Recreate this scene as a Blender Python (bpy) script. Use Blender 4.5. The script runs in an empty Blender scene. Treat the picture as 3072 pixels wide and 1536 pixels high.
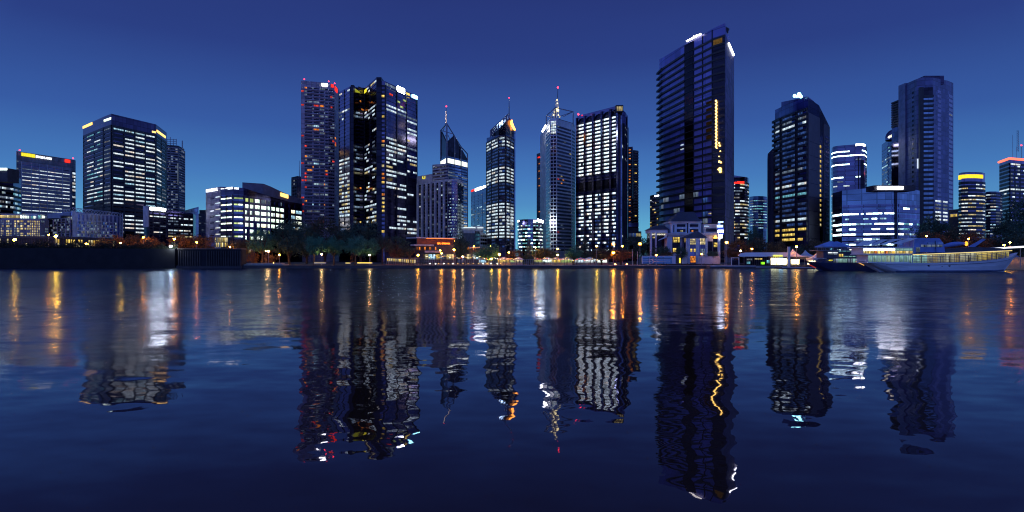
import bpy, math, random
from mathutils import Vector
R = math.radians
sc = bpy.context.scene
C = sc.collection
RNG = random.Random(7)

# ------------------------------------------------------------------ survey of the place
# The photographer stands 5 m above the water.  Bearings and heights were read off the photograph
# (F, CX, CY: its focal length and centre) and turned into metres at each thing's own distance.
F, CX, CY, H = 1800.0, 1536.0, 768.0, 5.0
GZ = 1.15                                     # quay level above the water


def px(X, D):
    return (X - CX) / F * D


def pz(Y, D):
    return H + (CY - Y) / F * D


def pt(X, Y, D):
    return Vector((px(X, D), D, pz(Y, D)))


# ------------------------------------------------------------------ materials
MATS = {}


def nn(nt, kind, **kw):
    n = nt.nodes.new(kind)
    for k, v in kw.items():
        setattr(n, k, v)
    return n


def mth(nt, op, a, b=None, clamp=False):
    n = nt.nodes.new('ShaderNodeMath')
    n.operation = op
    n.use_clamp = clamp
    for i, x in enumerate((a, b)):
        if x is None:
            continue
        if isinstance(x, (int, float)):
            n.inputs[i].default_value = x
        else:
            nt.links.new(x, n.inputs[i])
    return n.outputs[0]


def surf(name, col, rough=0.6, metal=0.0, var=0.25, scale=0.35, spec=0.5, stretch=(1, 1, 1), bump=0.0, panel=None):
    """A procedural surface: base colour broken up by noise in place on the object."""
    if name in MATS:
        return MATS[name]
    m = bpy.data.materials.new(name)
    m.use_nodes = True
    nt = m.node_tree
    b = nt.nodes['Principled BSDF']
    b.inputs['Metallic'].default_value = metal
    b.inputs['Roughness'].default_value = rough
    b.inputs['Specular IOR Level'].default_value = spec
    g = nn(nt, 'ShaderNodeNewGeometry')
    mp = nn(nt, 'ShaderNodeMapping')
    mp.inputs['Scale'].default_value = stretch
    nt.links.new(g.outputs['Position'], mp.inputs['Vector'])
    no = nn(nt, 'ShaderNodeTexNoise')
    no.inputs['Scale'].default_value = scale
    no.inputs['Detail'].default_value = 5
    nt.links.new(mp.outputs[0], no.inputs['Vector'])
    rp = nn(nt, 'ShaderNodeValToRGB')
    lo = [c * (1 - var) for c in col] + [1]
    hi = [min(1, c * (1 + var)) for c in col] + [1]
    rp.color_ramp.elements[0].position, rp.color_ramp.elements[0].color = 0.3, lo
    rp.color_ramp.elements[1].position, rp.color_ramp.elements[1].color = 0.7, hi
    nt.links.new(no.outputs[0], rp.inputs[0])
    out = rp.outputs[0]
    if panel:
        # cladding panels: thin dark joints, each panel a shade lighter or darker than the next
        sx = nn(nt, 'ShaderNodeSeparateXYZ')
        nt.links.new(g.outputs['Position'], sx.inputs[0])
        u = mth(nt, 'DIVIDE', mth(nt, 'ADD', sx.outputs[0], mth(nt, 'MULTIPLY', sx.outputs[1], 0.83)), panel[0])
        v = mth(nt, 'DIVIDE', sx.outputs[2], panel[1])
        cb = nn(nt, 'ShaderNodeCombineXYZ')
        nt.links.new(mth(nt, 'FLOOR', u), cb.inputs[0])
        nt.links.new(mth(nt, 'FLOOR', v), cb.inputs[1])
        wn = nn(nt, 'ShaderNodeTexWhiteNoise', noise_dimensions='2D')
        nt.links.new(cb.outputs[0], wn.inputs['Vector'])
        jo = mth(nt, 'MULTIPLY', mth(nt, 'GREATER_THAN', mth(nt, 'FRACT', u), 0.07), mth(nt, 'GREATER_THAN', mth(nt, 'FRACT', v), 0.10))
        k = mth(nt, 'MULTIPLY', mth(nt, 'ADD', mth(nt, 'MULTIPLY', wn.outputs[0], 0.5), 0.75), mth(nt, 'ADD', mth(nt, 'MULTIPLY', jo, 0.45), 0.55))
        vm = nn(nt, 'ShaderNodeVectorMath', operation='SCALE')
        nt.links.new(out, vm.inputs[0])
        nt.links.new(k, vm.inputs['Scale'])
        out = vm.outputs[0]
    nt.links.new(out, b.inputs['Base Color'])
    if bump:
        bm = nn(nt, 'ShaderNodeBump')
        bm.inputs['Strength'].default_value = bump
        bm.inputs['Distance'].default_value = 0.5
        nt.links.new(no.outputs[0], bm.inputs['Height'])
        nt.links.new(bm.outputs[0], b.inputs['Normal'])
    MATS[name] = m
    return m


def glass(name, col, rough=0.12):
    """Coated curtain-wall glass: mirrors part of the sky, panel by panel a little differently."""
    return surf(name, col, rough, 1.0, 0.22, 0.09, stretch=(1, 1, 2.2), panel=(3.1, 3.7))


def glow(name, col, strength, sample=False, var=0.0):
    """A lamp, sign or other thing that gives off light."""
    if name in MATS:
        return MATS[name]
    m = bpy.data.materials.new(name)
    m.use_nodes = True
    nt = m.node_tree
    nt.nodes.remove(nt.nodes['Principled BSDF'])
    e = nn(nt, 'ShaderNodeEmission')
    e.inputs['Color'].default_value = (*col, 1)
    e.inputs['Strength'].default_value = strength
    if var:
        g = nn(nt, 'ShaderNodeNewGeometry')
        no = nn(nt, 'ShaderNodeTexNoise')
        no.inputs['Scale'].default_value = 0.9
        no.inputs['Detail'].default_value = 4
        nt.links.new(g.outputs['Position'], no.inputs['Vector'])
        nt.links.new(mth(nt, 'MULTIPLY', mth(nt, 'ADD', mth(nt, 'MULTIPLY', mth(nt, 'SUBTRACT', no.outputs[0], 0.5), var * 3), 1.0), strength), e.inputs['Strength'])
    nt.links.new(e.outputs[0], nt.nodes['Material Output'].inputs['Surface'])
    m.cycles.emission_sampling = 'AUTO' if sample else 'NONE'
    MATS[name] = m
    return m


def lit(name, col, strength, panel=1.5, mull=0.16, con=0.6):
    """A lit room seen through its window: mullions, blinds pulled to different heights, furniture and people."""
    if name in MATS:
        return MATS[name]
    m = bpy.data.materials.new(name)
    m.use_nodes = True
    nt = m.node_tree
    nt.nodes.remove(nt.nodes['Principled BSDF'])
    uv = nn(nt, 'ShaderNodeUVMap')
    sp = nn(nt, 'ShaderNodeSeparateXYZ')
    nt.links.new(uv.outputs[0], sp.inputs[0])
    u = mth(nt, 'DIVIDE', sp.outputs[0], panel)
    fr = mth(nt, 'FRACT', u)
    notm = mth(nt, 'GREATER_THAN', fr, mull)
    wn = nn(nt, 'ShaderNodeTexWhiteNoise', noise_dimensions='1D')
    nt.links.new(mth(nt, 'FLOOR', u), wn.inputs['W'])
    no = nn(nt, 'ShaderNodeTexNoise')
    no.inputs['Scale'].default_value = 0.8
    no.inputs['Detail'].default_value = 4
    nt.links.new(uv.outputs[0], no.inputs['Vector'])
    n2 = mth(nt, 'ADD', mth(nt, 'MULTIPLY', mth(nt, 'SUBTRACT', no.outputs[0], 0.5), 2.4), 0.75, clamp=True)
    # ceiling lights near the head of the window, darker desks and people below
    vf = mth(nt, 'FRACT', sp.outputs[1])
    n2 = mth(nt, 'MULTIPLY', n2, mth(nt, 'ADD', mth(nt, 'MULTIPLY', vf, 0.75), 0.55))
    pan = mth(nt, 'ADD', mth(nt, 'MULTIPLY', wn.outputs[0], con), 1 - con)
    k = mth(nt, 'MULTIPLY', mth(nt, 'MULTIPLY', pan, n2), mth(nt, 'ADD', mth(nt, 'MULTIPLY', notm, 0.85), 0.15))
    e = nn(nt, 'ShaderNodeEmission')
    mc = nn(nt, 'ShaderNodeMix', data_type='RGBA')
    wn2 = nn(nt, 'ShaderNodeTexWhiteNoise', noise_dimensions='1D')
    nt.links.new(mth(nt, 'ADD', mth(nt, 'FLOOR', mth(nt, 'DIVIDE', u, 3.0)), 77.7), wn2.inputs['W'])
    nt.links.new(mth(nt, 'POWER', wn2.outputs[0], 5.0), mc.inputs[0])
    mc.inputs[6].default_value = (*col, 1)
    mc.inputs[7].default_value = (min(1, col[0] * 1.25), col[1] * .86, col[2] * .62, 1)
    nt.links.new(mc.outputs[2], e.inputs['Color'])
    nt.links.new(mth(nt, 'MULTIPLY', k, strength), e.inputs['Strength'])
    nt.links.new(e.outputs[0], nt.nodes['Material Output'].inputs['Surface'])
    m.cycles.emission_sampling = 'NONE'
    MATS[name] = m
    return m


WS = 1.0
LIT = {
    'W': lit('window_light_white', (0.68, 0.86, 1.0), 1.8 * WS, 1.25),
    'C': lit('window_light_cool', (0.45, 0.78, 1.0), 1.6 * WS),
    'S': lit('window_light_strip', (0.74, 0.89, 1.0), 1.7 * WS, 2.6, 0.05, 0.4),
    'H': lit('window_light_blown', (0.62, 0.90, 1.0), 10.0 * WS, 3.4, 0.04, 0.45),
    'V': lit('window_light_bright', (0.72, 0.89, 1.0), 3.4 * WS, 0.95, 0.22, 0.45),
    'X': lit('window_light_blown_yellow', (1.0, 0.84, 0.42), 10.0 * WS, 1.6, 0.1, 0.4),
    'P': lit('window_light_pale', (0.80, 1.0, 0.86), 2.9 * WS, 2.6, 0.06, 0.3),
    'G': lit('window_light_green', (0.62, 0.82, 0.30), 1.3 * WS, 1.9, 0.06, 0.6),
    'Y': lit('window_light_yellow', (1.0, 0.70, 0.16), 1.7 * WS),
    'K': lit('window_light_cream', (1.0, 0.83, 0.42), 1.15 * WS),
    'O': lit('window_light_orange', (1.0, 0.30, 0.05), 1.5 * WS),
    'R': lit('window_light_red', (1.0, 0.07, 0.05), 1.4 * WS),
    'D': lit('window_light_dim', (0.50, 0.68, 1.0), 0.42 * WS),
    'B': lit('window_glow_blue', (0.10, 0.24, 0.85), 0.42 * WS),  # dim blue glow, also put into panes of unlit floors
    'T': lit('window_light_teal', (0.25, 0.75, 0.95), 1.0 * WS),
}
M = {
    'navy': glass('navy_coated_glass', (0.18, 0.155, 0.27)),
    'blueglass': glass('blue_coated_glass', (0.19, 0.19, 0.31)),
    'violetglass': surf('blue_spandrel_glass', (0.21, 0.21, 0.56), 0.35, 0.25, 0.15, 0.09, panel=(4.2, 4.6)),
    'deepglass': glass('deep_blue_glass', (0.075, 0.062, 0.115)),
    'blackglass': glass('black_glass', (0.035, 0.03, 0.045), 0.2),
    'skyglass': glass('pale_blue_glass', (0.22, 0.29, 0.39)),
    'dark': surf('dark_cladding', (0.035, 0.033, 0.045), 0.5),
    'char': surf('charcoal_concrete', (0.075, 0.07, 0.085), 0.7),
    'grey': surf('grey_concrete', (0.25, 0.25, 0.26), 0.75, panel=(3, 3.4)),
    'mauve': surf('mauve_concrete', (0.35, 0.32, 0.36), 0.75),
    'pale': surf('pale_precast', (0.55, 0.54, 0.56), 0.7),
    'white': surf('white_render', (0.78, 0.77, 0.76), 0.7, var=0.1),
    'alu': surf('brushed_aluminium', (0.50, 0.50, 0.54), 0.4, 0.9),
    'steel': surf('painted_steel', (0.30, 0.30, 0.34), 0.45, 0.3),
    'roof': surf('slate_roof', (0.05, 0.05, 0.075), 0.6),
    'sign_white': glow('sign_white', (0.93, 0.97, 1.0), 11.0),
    'sign_text': glow('sign_lettering', (0.85, 0.92, 1.0), 2.6),
    'sign_blown': glow('sign_blown_white', (0.85, 0.95, 1.0), 45.0),
    'sign_warm': glow('sign_warm', (1.0, 0.60, 0.16), 2.2, var=.15),
    'sign_yellow': glow('sign_yellow', (0.95, 0.82, 0.04), 1.1, var=0.3),
    'sign_red': glow('sign_red', (1.0, 0.03, 0.02), 1.6, var=0.2),
    'sign_cyan': glow('sign_cyan', (0.35, 0.95, 1.0), 9.0),
    'sign_blue': glow('sign_blue', (0.35, 0.55, 1.0), 3.0),
    'sign_orange': glow('sign_orange', (1.0, 0.22, 0.02), 3.5),
    'sign_green': glow('sign_green', (0.25, 0.9, 0.02), 1.6, var=0.4),
    'beacon': glow('beacon_red', (1.0, 0.03, 0.06), 7.0),
    'lamp_orange': glow('lamp_sodium', (1.0, 0.33, 0.022), 260.0, True),
    'lamp_warm': glow('lamp_warm', (1.0, 0.52, 0.16), 260.0, True),
    'lamp_yellow': glow('lamp_yellow', (1.0, 0.52, 0.04), 320.0, True),
    'lamp_white': glow('lamp_white', (0.80, 0.93, 1.0), 130.0, True),
    'bark': surf('tree_bark', (0.07, 0.05, 0.035), 0.9, scale=2),
}


# ------------------------------------------------------------------ mesh building
class MB:
    def __init__(s):
        s.v, s.f, s.uv = [], [], []

    def hexa(s, p):
        i = len(s.v)
        s.v += [tuple(q) for q in p]
        s.f += [(i, i + 3, i + 2, i + 1), (i + 4, i + 5, i + 6, i + 7), (i, i + 1, i + 5, i + 4), (i + 1, i + 2, i + 6, i + 5), (i + 2, i + 3, i + 7, i + 6), (i + 3, i, i + 4, i + 7)]

    def box(s, x0, x1, y0, y1, z0, z1):
        s.hexa([(x0, y0, z0), (x1, y0, z0), (x1, y1, z0), (x0, y1, z0), (x0, y0, z1), (x1, y0, z1), (x1, y1, z1), (x0, y1, z1)])

    def pbox(s, X0, X1, Y0, Y1, D, dep):
        """A box whose front, D metres off, spans these bearings and heights."""
        s.box(px(X0, D), px(X1, D), D, D + dep, pz(Y1, D), pz(Y0, D))

    def prism(s, pts, z0, zt):
        n, i = len(pts), len(s.v)
        if not hasattr(zt, '__len__'):
            zt = [zt] * n
        if not hasattr(z0, '__len__'):
            z0 = [z0] * n
        s.v += [(p[0], p[1], z) for p, z in zip(pts, z0)] + [(p[0], p[1], z) for p, z in zip(pts, zt)]
        s.f += [tuple(i + k for k in reversed(range(n))), tuple(i + n + k for k in range(n))]
        s.f += [(i + k, i + (k + 1) % n, i + n + (k + 1) % n, i + n + k) for k in range(n)]

    def tube(s, p, q, r0, r1=None, n=6):
        p, q = Vector(p), Vector(q)
        r1 = r0 if r1 is None else r1
        d = (q - p)
        if d.length < 1e-6:
            return
        d.normalize()
        a = d.orthogonal().normalized()
        b = d.cross(a)
        i = len(s.v)
        for c, r in ((p, r0), (q, r1)):
            for k in range(n):
                t = 2 * math.pi * k / n
                s.v.append(tuple(c + (a * math.cos(t) + b * math.sin(t)) * r))
        s.f += [(i + k, i + (k + 1) % n, i + n + (k + 1) % n, i + n + k) for k in range(n)]
        s.f += [tuple(i + k for k in reversed(range(n))), tuple(i + n + k for k in range(n))]

    def ball(s, c, r, n=8, m=5, sz=1.0):
        c = Vector(c)
        i = len(s.v)
        for j in range(m + 1):
            th = math.pi * j / m
            for k in range(n):
                ph = 2 * math.pi * k / n
                s.v.append((c.x + r * math.sin(th) * math.cos(ph), c.y + r * math.sin(th) * math.sin(ph), c.z + r * sz * math.cos(th)))
        for j in range(m):
            for k in range(n):
                s.f.append((i + j * n + k, i + (j + 1) * n + k, i + (j + 1) * n + (k + 1) % n, i + j * n + (k + 1) % n))

    def lathe(s, c, prof, n=12):
        i = len(s.v)
        for r, z in prof:
            for k in range(n):
                t = 2 * math.pi * k / n
                s.v.append((c[0] + r * math.cos(t), c[1] + r * math.sin(t), c[2] + z))
        for j in range(len(prof) - 1):
            for k in range(n):
                s.f.append((i + j * n + k, i + j * n + (k + 1) % n, i + (j + 1) * n + (k + 1) % n, i + (j + 1) * n + k))

    def build(s, name, mat, parent=None, smooth=False):
        me = bpy.data.meshes.new(name)
        off = parent_loc(parent)
        me.from_pydata([(v[0] - off[0], v[1] - off[1], v[2] - off[2]) for v in s.v], [], s.f)
        if s.uv:
            l = me.uv_layers.new(name='UVMap')
            k = 0
            for fuv in s.uv:
                for c in fuv:
                    l.data[k].uv = c
                    k += 1
        me.materials.append(mat)
        if smooth:
            for p in me.polygons:
                p.use_smooth = True
        o = bpy.data.objects.new(name, me)
        C.objects.link(o)
        if parent:
            o.parent = parent
        return o


def parent_loc(p):
    v = Vector((0, 0, 0))
    while p:
        v += p.location
        p = p.parent
    return v


def tag(o, label, cat, group=None, kind=None):
    if label:
        o['label'] = label
    if cat:
        o['category'] = cat
    if group:
        o['group'] = group
    if kind:
        o['kind'] = kind
    return o


def empty(name, loc, label, cat, group=None):
    o = bpy.data.objects.new(name, None)
    C.objects.link(o)
    o.location = loc
    return tag(o, label, cat, group)


def dup(root, loc, label=None, scale=None, rz=0.0, group=None):
    r = root.copy()
    C.objects.link(r)
    r.location = loc
    r.rotation_euler = (0, 0, rz)
    if scale:
        r.scale = scale if hasattr(scale, '__len__') else (scale,) * 3
    if label:
        r['label'] = label
    if group:
        r['group'] = group
    for ch in list(root.children):
        c = ch.copy()
        C.objects.link(c)
        c.parent = r
        for g in ch.children:
            d = g.copy()
            C.objects.link(d)
            d.parent = c
    return r


_TXT = {}


def text_geo(t):
    """Lettering as (vertices, faces, width, height)."""
    if t in _TXT:
        return _TXT[t]
    cu = bpy.data.curves.new('lettering', 'FONT')
    cu.body = t
    cu.extrude = 0.06
    cu.resolution_u = 2
    cu.offset = 0.02
    o = bpy.data.objects.new('lettering', cu)
    C.objects.link(o)
    dg = bpy.context.evaluated_depsgraph_get()
    me = bpy.data.meshes.new_from_object(o.evaluated_get(dg))
    v = [tuple(x.co) for x in me.vertices]
    f = [tuple(p.vertices) for p in me.polygons]
    x0, x1 = min(p[0] for p in v), max(p[0] for p in v)
    y0, y1 = min(p[1] for p in v), max(p[1] for p in v)
    v = [((p[0] - x0) / (x1 - x0), (p[1] - y0) / (y1 - y0), p[2]) for p in v]
    bpy.data.objects.remove(o)
    _TXT[t] = (v, f)
    return _TXT[t]


class Face:
    """A vertical wall face seen from the water, from P on the left to Q on the right."""

    def __init__(s, P, Q):
        s.P, s.Q = Vector(P[:2]), Vector(Q[:2])
        d = s.Q - s.P
        s.L = d.length
        s.t = d / s.L
        n = Vector((s.t.y, -s.t.x))
        if n.dot(-(s.P + s.Q)) < 0:
            n = -n
        s.n = n

    def uX(s, X):
        k = (X - CX) / F
        den = s.t.x - k * s.t.y
        return (k * s.P.y - s.P.x) / den

    def at(s, u, d, z):
        p = s.P + s.t * u + s.n * d
        return (p.x, p.y, z)

    def zY(s, Y, u):
        return pz(Y, (s.P + s.t * u).y)

    def box(s, mb, u0, u1, z0, z1, d0, d1):
        if u1 - u0 < 1e-4 or (hasattr(z1, '__len__') is False and z1 - z0 < 1e-4):
            return
        mb.hexa([s.at(u0, d1, z0), s.at(u1, d1, z0), s.at(u1, d0, z0), s.at(u0, d0, z0), s.at(u0, d1, z1), s.at(u1, d1, z1), s.at(u1, d0, z1), s.at(u0, d0, z1)])

    def pane(s, mb, u0, u1, z0, z1, d0, d1, off=None):
        s.box(mb, u0, u1, z0, z1, d0, d1)
        a, b = off or (RNG.uniform(0, 500), float(RNG.randrange(500)))
        w, h = u1 - u0, 0.995
        q = [(a, b), (a + w, b), (a + w, b + h), (a, b + h)]
        # faces: bottom, top, front, right, back, left
        mb.uv += [q, q, q, q, q, q]

    def text(s, mb, t, u0, u1, z0, z1, d):
        v, f = text_geo(t)
        i = len(mb.v)
        for a, b, c in v:
            mb.v.append(s.at(u0 + a * (u1 - u0), d + c + 0.07, z0 + b * (z1 - z0)))
        mb.f += [tuple(i + k for k in q) for q in f]


class Bld:
    """A building: a solid body on its footprint, then panes, cladding, signs as parts."""

    def __init__(s, name, label, corners, D, mat, back=32, cat='tower', base=None, body='glazing', shrink=0.0):
        ref = min(range(len(corners)), key=lambda i: corners[i][1])
        s.d, s.p, s.zt = [], [], []
        for c in corners:
            d = c[2] if len(c) > 2 else D * (CY - corners[ref][1]) / (CY - c[1])
            s.d.append(d)
            s.p.append((px(c[0], d), d))
            s.zt.append(pz(c[1], d))
        s.base = GZ if base is None else base
        xm = sum(p[0] for p in s.p) / len(s.p)
        ym = sum(p[1] for p in s.p) / len(s.p)
        s.root = empty(name, (xm, ym, s.base), label, cat)
        a, b = s.p[0], s.p[-1]
        ka, kb = (a[1] + back) / a[1], (b[1] + back) / b[1]
        w = (b[0] * kb - a[0] * ka) * shrink
        rear = [(b[0] * kb - w, b[1] + back), (a[0] * ka + w, a[1] + back)]
        s.foot = s.p + rear
        m = MB()
        s.ztall = s.zt + [s.zt[-1], s.zt[0]]
        m.prism(s.foot, s.base - 0.3, s.ztall)
        m.build(body, mat, s.root)
        s.faces = [Face(s.p[i], s.p[i + 1]) for i in range(len(s.p) - 1)]
        s.wins, s.mb = [], {}

    def part(s, name, mat):
        k = (name, mat.name)
        if k not in s.mb:
            s.mb[k] = (MB(), mat)
        return s.mb[k][0]

    def win(s, fc, u0, u1, z0, z1, kind, d=0.12):
        if u1 - u0 < 0.08 or z1 - z0 < 0.08:
            return
        D = (fc.P + fc.t * (u0 + u1) * 0.5).y
        s.wins.append(((u1 - u0) * (z1 - z0) / D, fc, u0, u1, z0, z1, kind, d))

    def ztop(s, i, u):
        f = s.faces[i]
        return s.zt[i] + (s.zt[i + 1] - s.zt[i]) * u / f.L

    def rows(s, i, Y0, pitch, n, X=None):
        """Floor lines (top of each floor, floor height) from the height of the topmost and the step, both as seen at bearing X."""
        f = s.faces[i]
        u = 0 if X is None else f.uX(X)
        D = (f.P + f.t * u).y
        h = pitch / F * D
        z = pz(Y0, D)
        return [(z - h * k, h) for k in range(n)]

    def grid(s, i, rows, bays, litf, hf=(0.25, 0.8), spr=0.25, spmat='dark', pier=0.0, ppr=0.4, pmat=None, seg=1, full=None, dz=0.0, seed=0, px_bays=True, edge=True, jit=0.0):
        f = s.faces[i]
        rg = random.Random(seed * 131 + i * 7 + len(rows))
        us = [min(max(f.uX(X), 0), f.L) for X in bays] if px_bays else [b * f.L for b in bays]
        if us[0] > us[-1]:
            us.reverse()
        if full is None:
            full = (us[0], us[-1])
        cl = s.part('cladding', M[spmat]) if spmat else None
        for r, (zt, h) in enumerate(rows):
            zb = zt - h
            if cl is not None:
                # the band between this floor's glass and the one above
                f.box(cl, full[0], full[1], zt - h * (1 - hf[1]), zt + h * hf[0], 0.0, spr)
            for c in range(len(us) - 1):
                ua, ub = us[c] + pier * 0.5, us[c + 1] - pier * 0.5
                w = (ub - ua) / seg
                run = None
                for q in range(seg + 1):
                    k = litf(r, c, q, rg) if q < seg else None
                    if run and (k != run[0]):
                        s.win(f, ua + run[1] * w + 0.04, ua + q * w - 0.04, zb + h * hf[0] + 0.02, zb + h * hf[1] - 0.02, run[0])
                        run = None
                    if k and not run:
                        run = (k, q)
        if pier:
            pm = s.part('pier', M[pmat or spmat or 'dark'])
            z0, z1 = rows[-1][0] - rows[-1][1], rows[0][0] + rows[0][1] * hf[0]
            for c, u in enumerate(us):
                if not edge and c in (0, len(us) - 1):
                    continue
                f.box(pm, max(u - pier * 0.5, 0), min(u + pier * 0.5, f.L), z0, z1 + dz, 0.0, ppr)

    def sign(s, i, X0, X1, Y0, Y1, mat, text=None, d=0.35, name='sign'):
        f = s.faces[i]
        u0, u1 = f.uX(X0), f.uX(X1)
        um = (u0 + u1) / 2
        z0, z1 = f.zY(Y1, um), f.zY(Y0, um)
        m = MB()
        if text:
            f.text(m, text, u0, u1, z0, z1, d)
        else:
            f.box(m, u0, u1, z0, z1, 0.02, d)
        return m.build(name, M[mat], s.root)

    def beacon(s, X, Y, D, r=0.7):
        m = MB()
        m.ball(pt(X, Y, D), r * .72)
        m.build('beacon', M['beacon'], s.root)

    def finish(s):
        for (name, _k), (mb, mat) in s.mb.items():
            if mb.v:
                mb.build(name, mat, s.root)
        s.wins.sort(key=lambda w: -w[0])
        rest = {}
        for k, (a, f, u0, u1, z0, z1, kind, d) in enumerate(s.wins):
            if k < 100:
                m = MB()
                f.pane(m, u0, u1, z0, z1, 0.01, d)
                m.build('window', LIT[kind], s.root)
            else:
                f.pane(rest.setdefault(kind, MB()), u0, u1, z0, z1, 0.01, d)
        if rest:
            # past a hundred windows: the rest are one part
            ms, vs, fs, uv, mi = [], [], [], [], []
            for kind, m in rest.items():
                b = len(vs)
                vs += m.v
                fs += [tuple(b + q for q in fc) for fc in m.f]
                uv += m.uv
                mi += [len(ms)] * len(m.f)
                ms.append(LIT[kind])
            mm = MB()
            mm.v, mm.f, mm.uv = vs, fs, uv
            o = mm.build('window', ms[0], s.root)
            for q in ms[1:]:
                o.data.materials.append(q)
            for p, q in zip(o.data.polygons, mi):
                p.material_index = q
            o['kind'] = 'stuff'
        return s


def runlit(pf, kf, keep=0.9):
    """Whole bays lit or dark together (pf: chance, kf: kind), now and then a gap."""
    memo = {}

    def fn(r, c, q, rg):
        if (r, c) not in memo:
            memo[(r, c)] = kf(r, c, rg) if rg.random() < pf(r, c) else None
        k = memo[(r, c)]
        return k if k and rg.random() < keep else None
    return fn


def prob(p, kinds='W', runs=0.0):
    """Each window lit with chance p; p may be a list, one chance per floor."""
    state = {}

    def fn(r, c, q, rg):
        pp = p[r] if hasattr(p, '__len__') else p
        last = state.get((r, c))
        if q and runs and rg.random() < runs:
            return last
        k = rg.choice(kinds) if rg.random() < pp else None
        state[(r, c)] = k
        return k
    return fn



# ------------------------------------------------------------------ sky, water, ground
def make_world():
    w = bpy.data.worlds.new('World')
    sc.world = w
    w.use_nodes = True
    nt = w.node_tree
    bg = nt.nodes['Background']
    tc = nn(nt, 'ShaderNodeTexCoord')
    sp = nn(nt, 'ShaderNodeSeparateXYZ')
    nt.links.new(tc.outputs['Generated'], sp.inputs[0])

    def ramp(stops):
        r = nn(nt, 'ShaderNodeValToRGB')
        el = r.color_ramp.elements
        while len(el) < len(stops):
            el.new(0.5)
        for e, (p, c) in zip(el, stops):
            e.position, e.color = p, (*c, 1)
        nt.links.new(sp.outputs[2], r.inputs[0])
        return r.outputs[0]
    # dusk: the afterglow stands behind the city, the sky over the water behind the camera is plain blue
    front = ramp([(0.0, (0.135, 0.47, 0.66)), (0.045, (0.115, 0.41, 0.63)), (0.085, (0.080, 0.265, 0.55)), (0.125, (0.060, 0.195, 0.50)),
                  (0.2, (0.038, 0.105, 0.365)), (0.31, (0.0245, 0.052, 0.235)), (0.40, (0.0205, 0.038, 0.185)), (1.0, (0.010, 0.020, 0.10))])
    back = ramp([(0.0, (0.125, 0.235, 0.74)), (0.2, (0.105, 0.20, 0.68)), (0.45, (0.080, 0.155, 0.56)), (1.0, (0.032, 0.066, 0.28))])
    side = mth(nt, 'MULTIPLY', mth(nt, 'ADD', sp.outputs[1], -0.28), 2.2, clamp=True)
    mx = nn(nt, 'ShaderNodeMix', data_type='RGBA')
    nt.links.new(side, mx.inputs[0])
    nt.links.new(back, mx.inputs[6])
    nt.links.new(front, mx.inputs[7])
    # a faint unevenness of high thin haze
    no = nn(nt, 'ShaderNodeTexNoise')
    no.inputs['Scale'].default_value = 2.2
    no.inputs['Detail'].default_value = 3
    mp = nn(nt, 'ShaderNodeMapping')
    mp.inputs['Scale'].default_value = (1, 1, 5)
    nt.links.new(tc.outputs['Generated'], mp.inputs[0])
    nt.links.new(mp.outputs[0], no.inputs['Vector'])
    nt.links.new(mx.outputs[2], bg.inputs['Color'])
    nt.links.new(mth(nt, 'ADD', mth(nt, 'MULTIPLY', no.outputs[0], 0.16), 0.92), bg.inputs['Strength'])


make_world()


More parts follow.
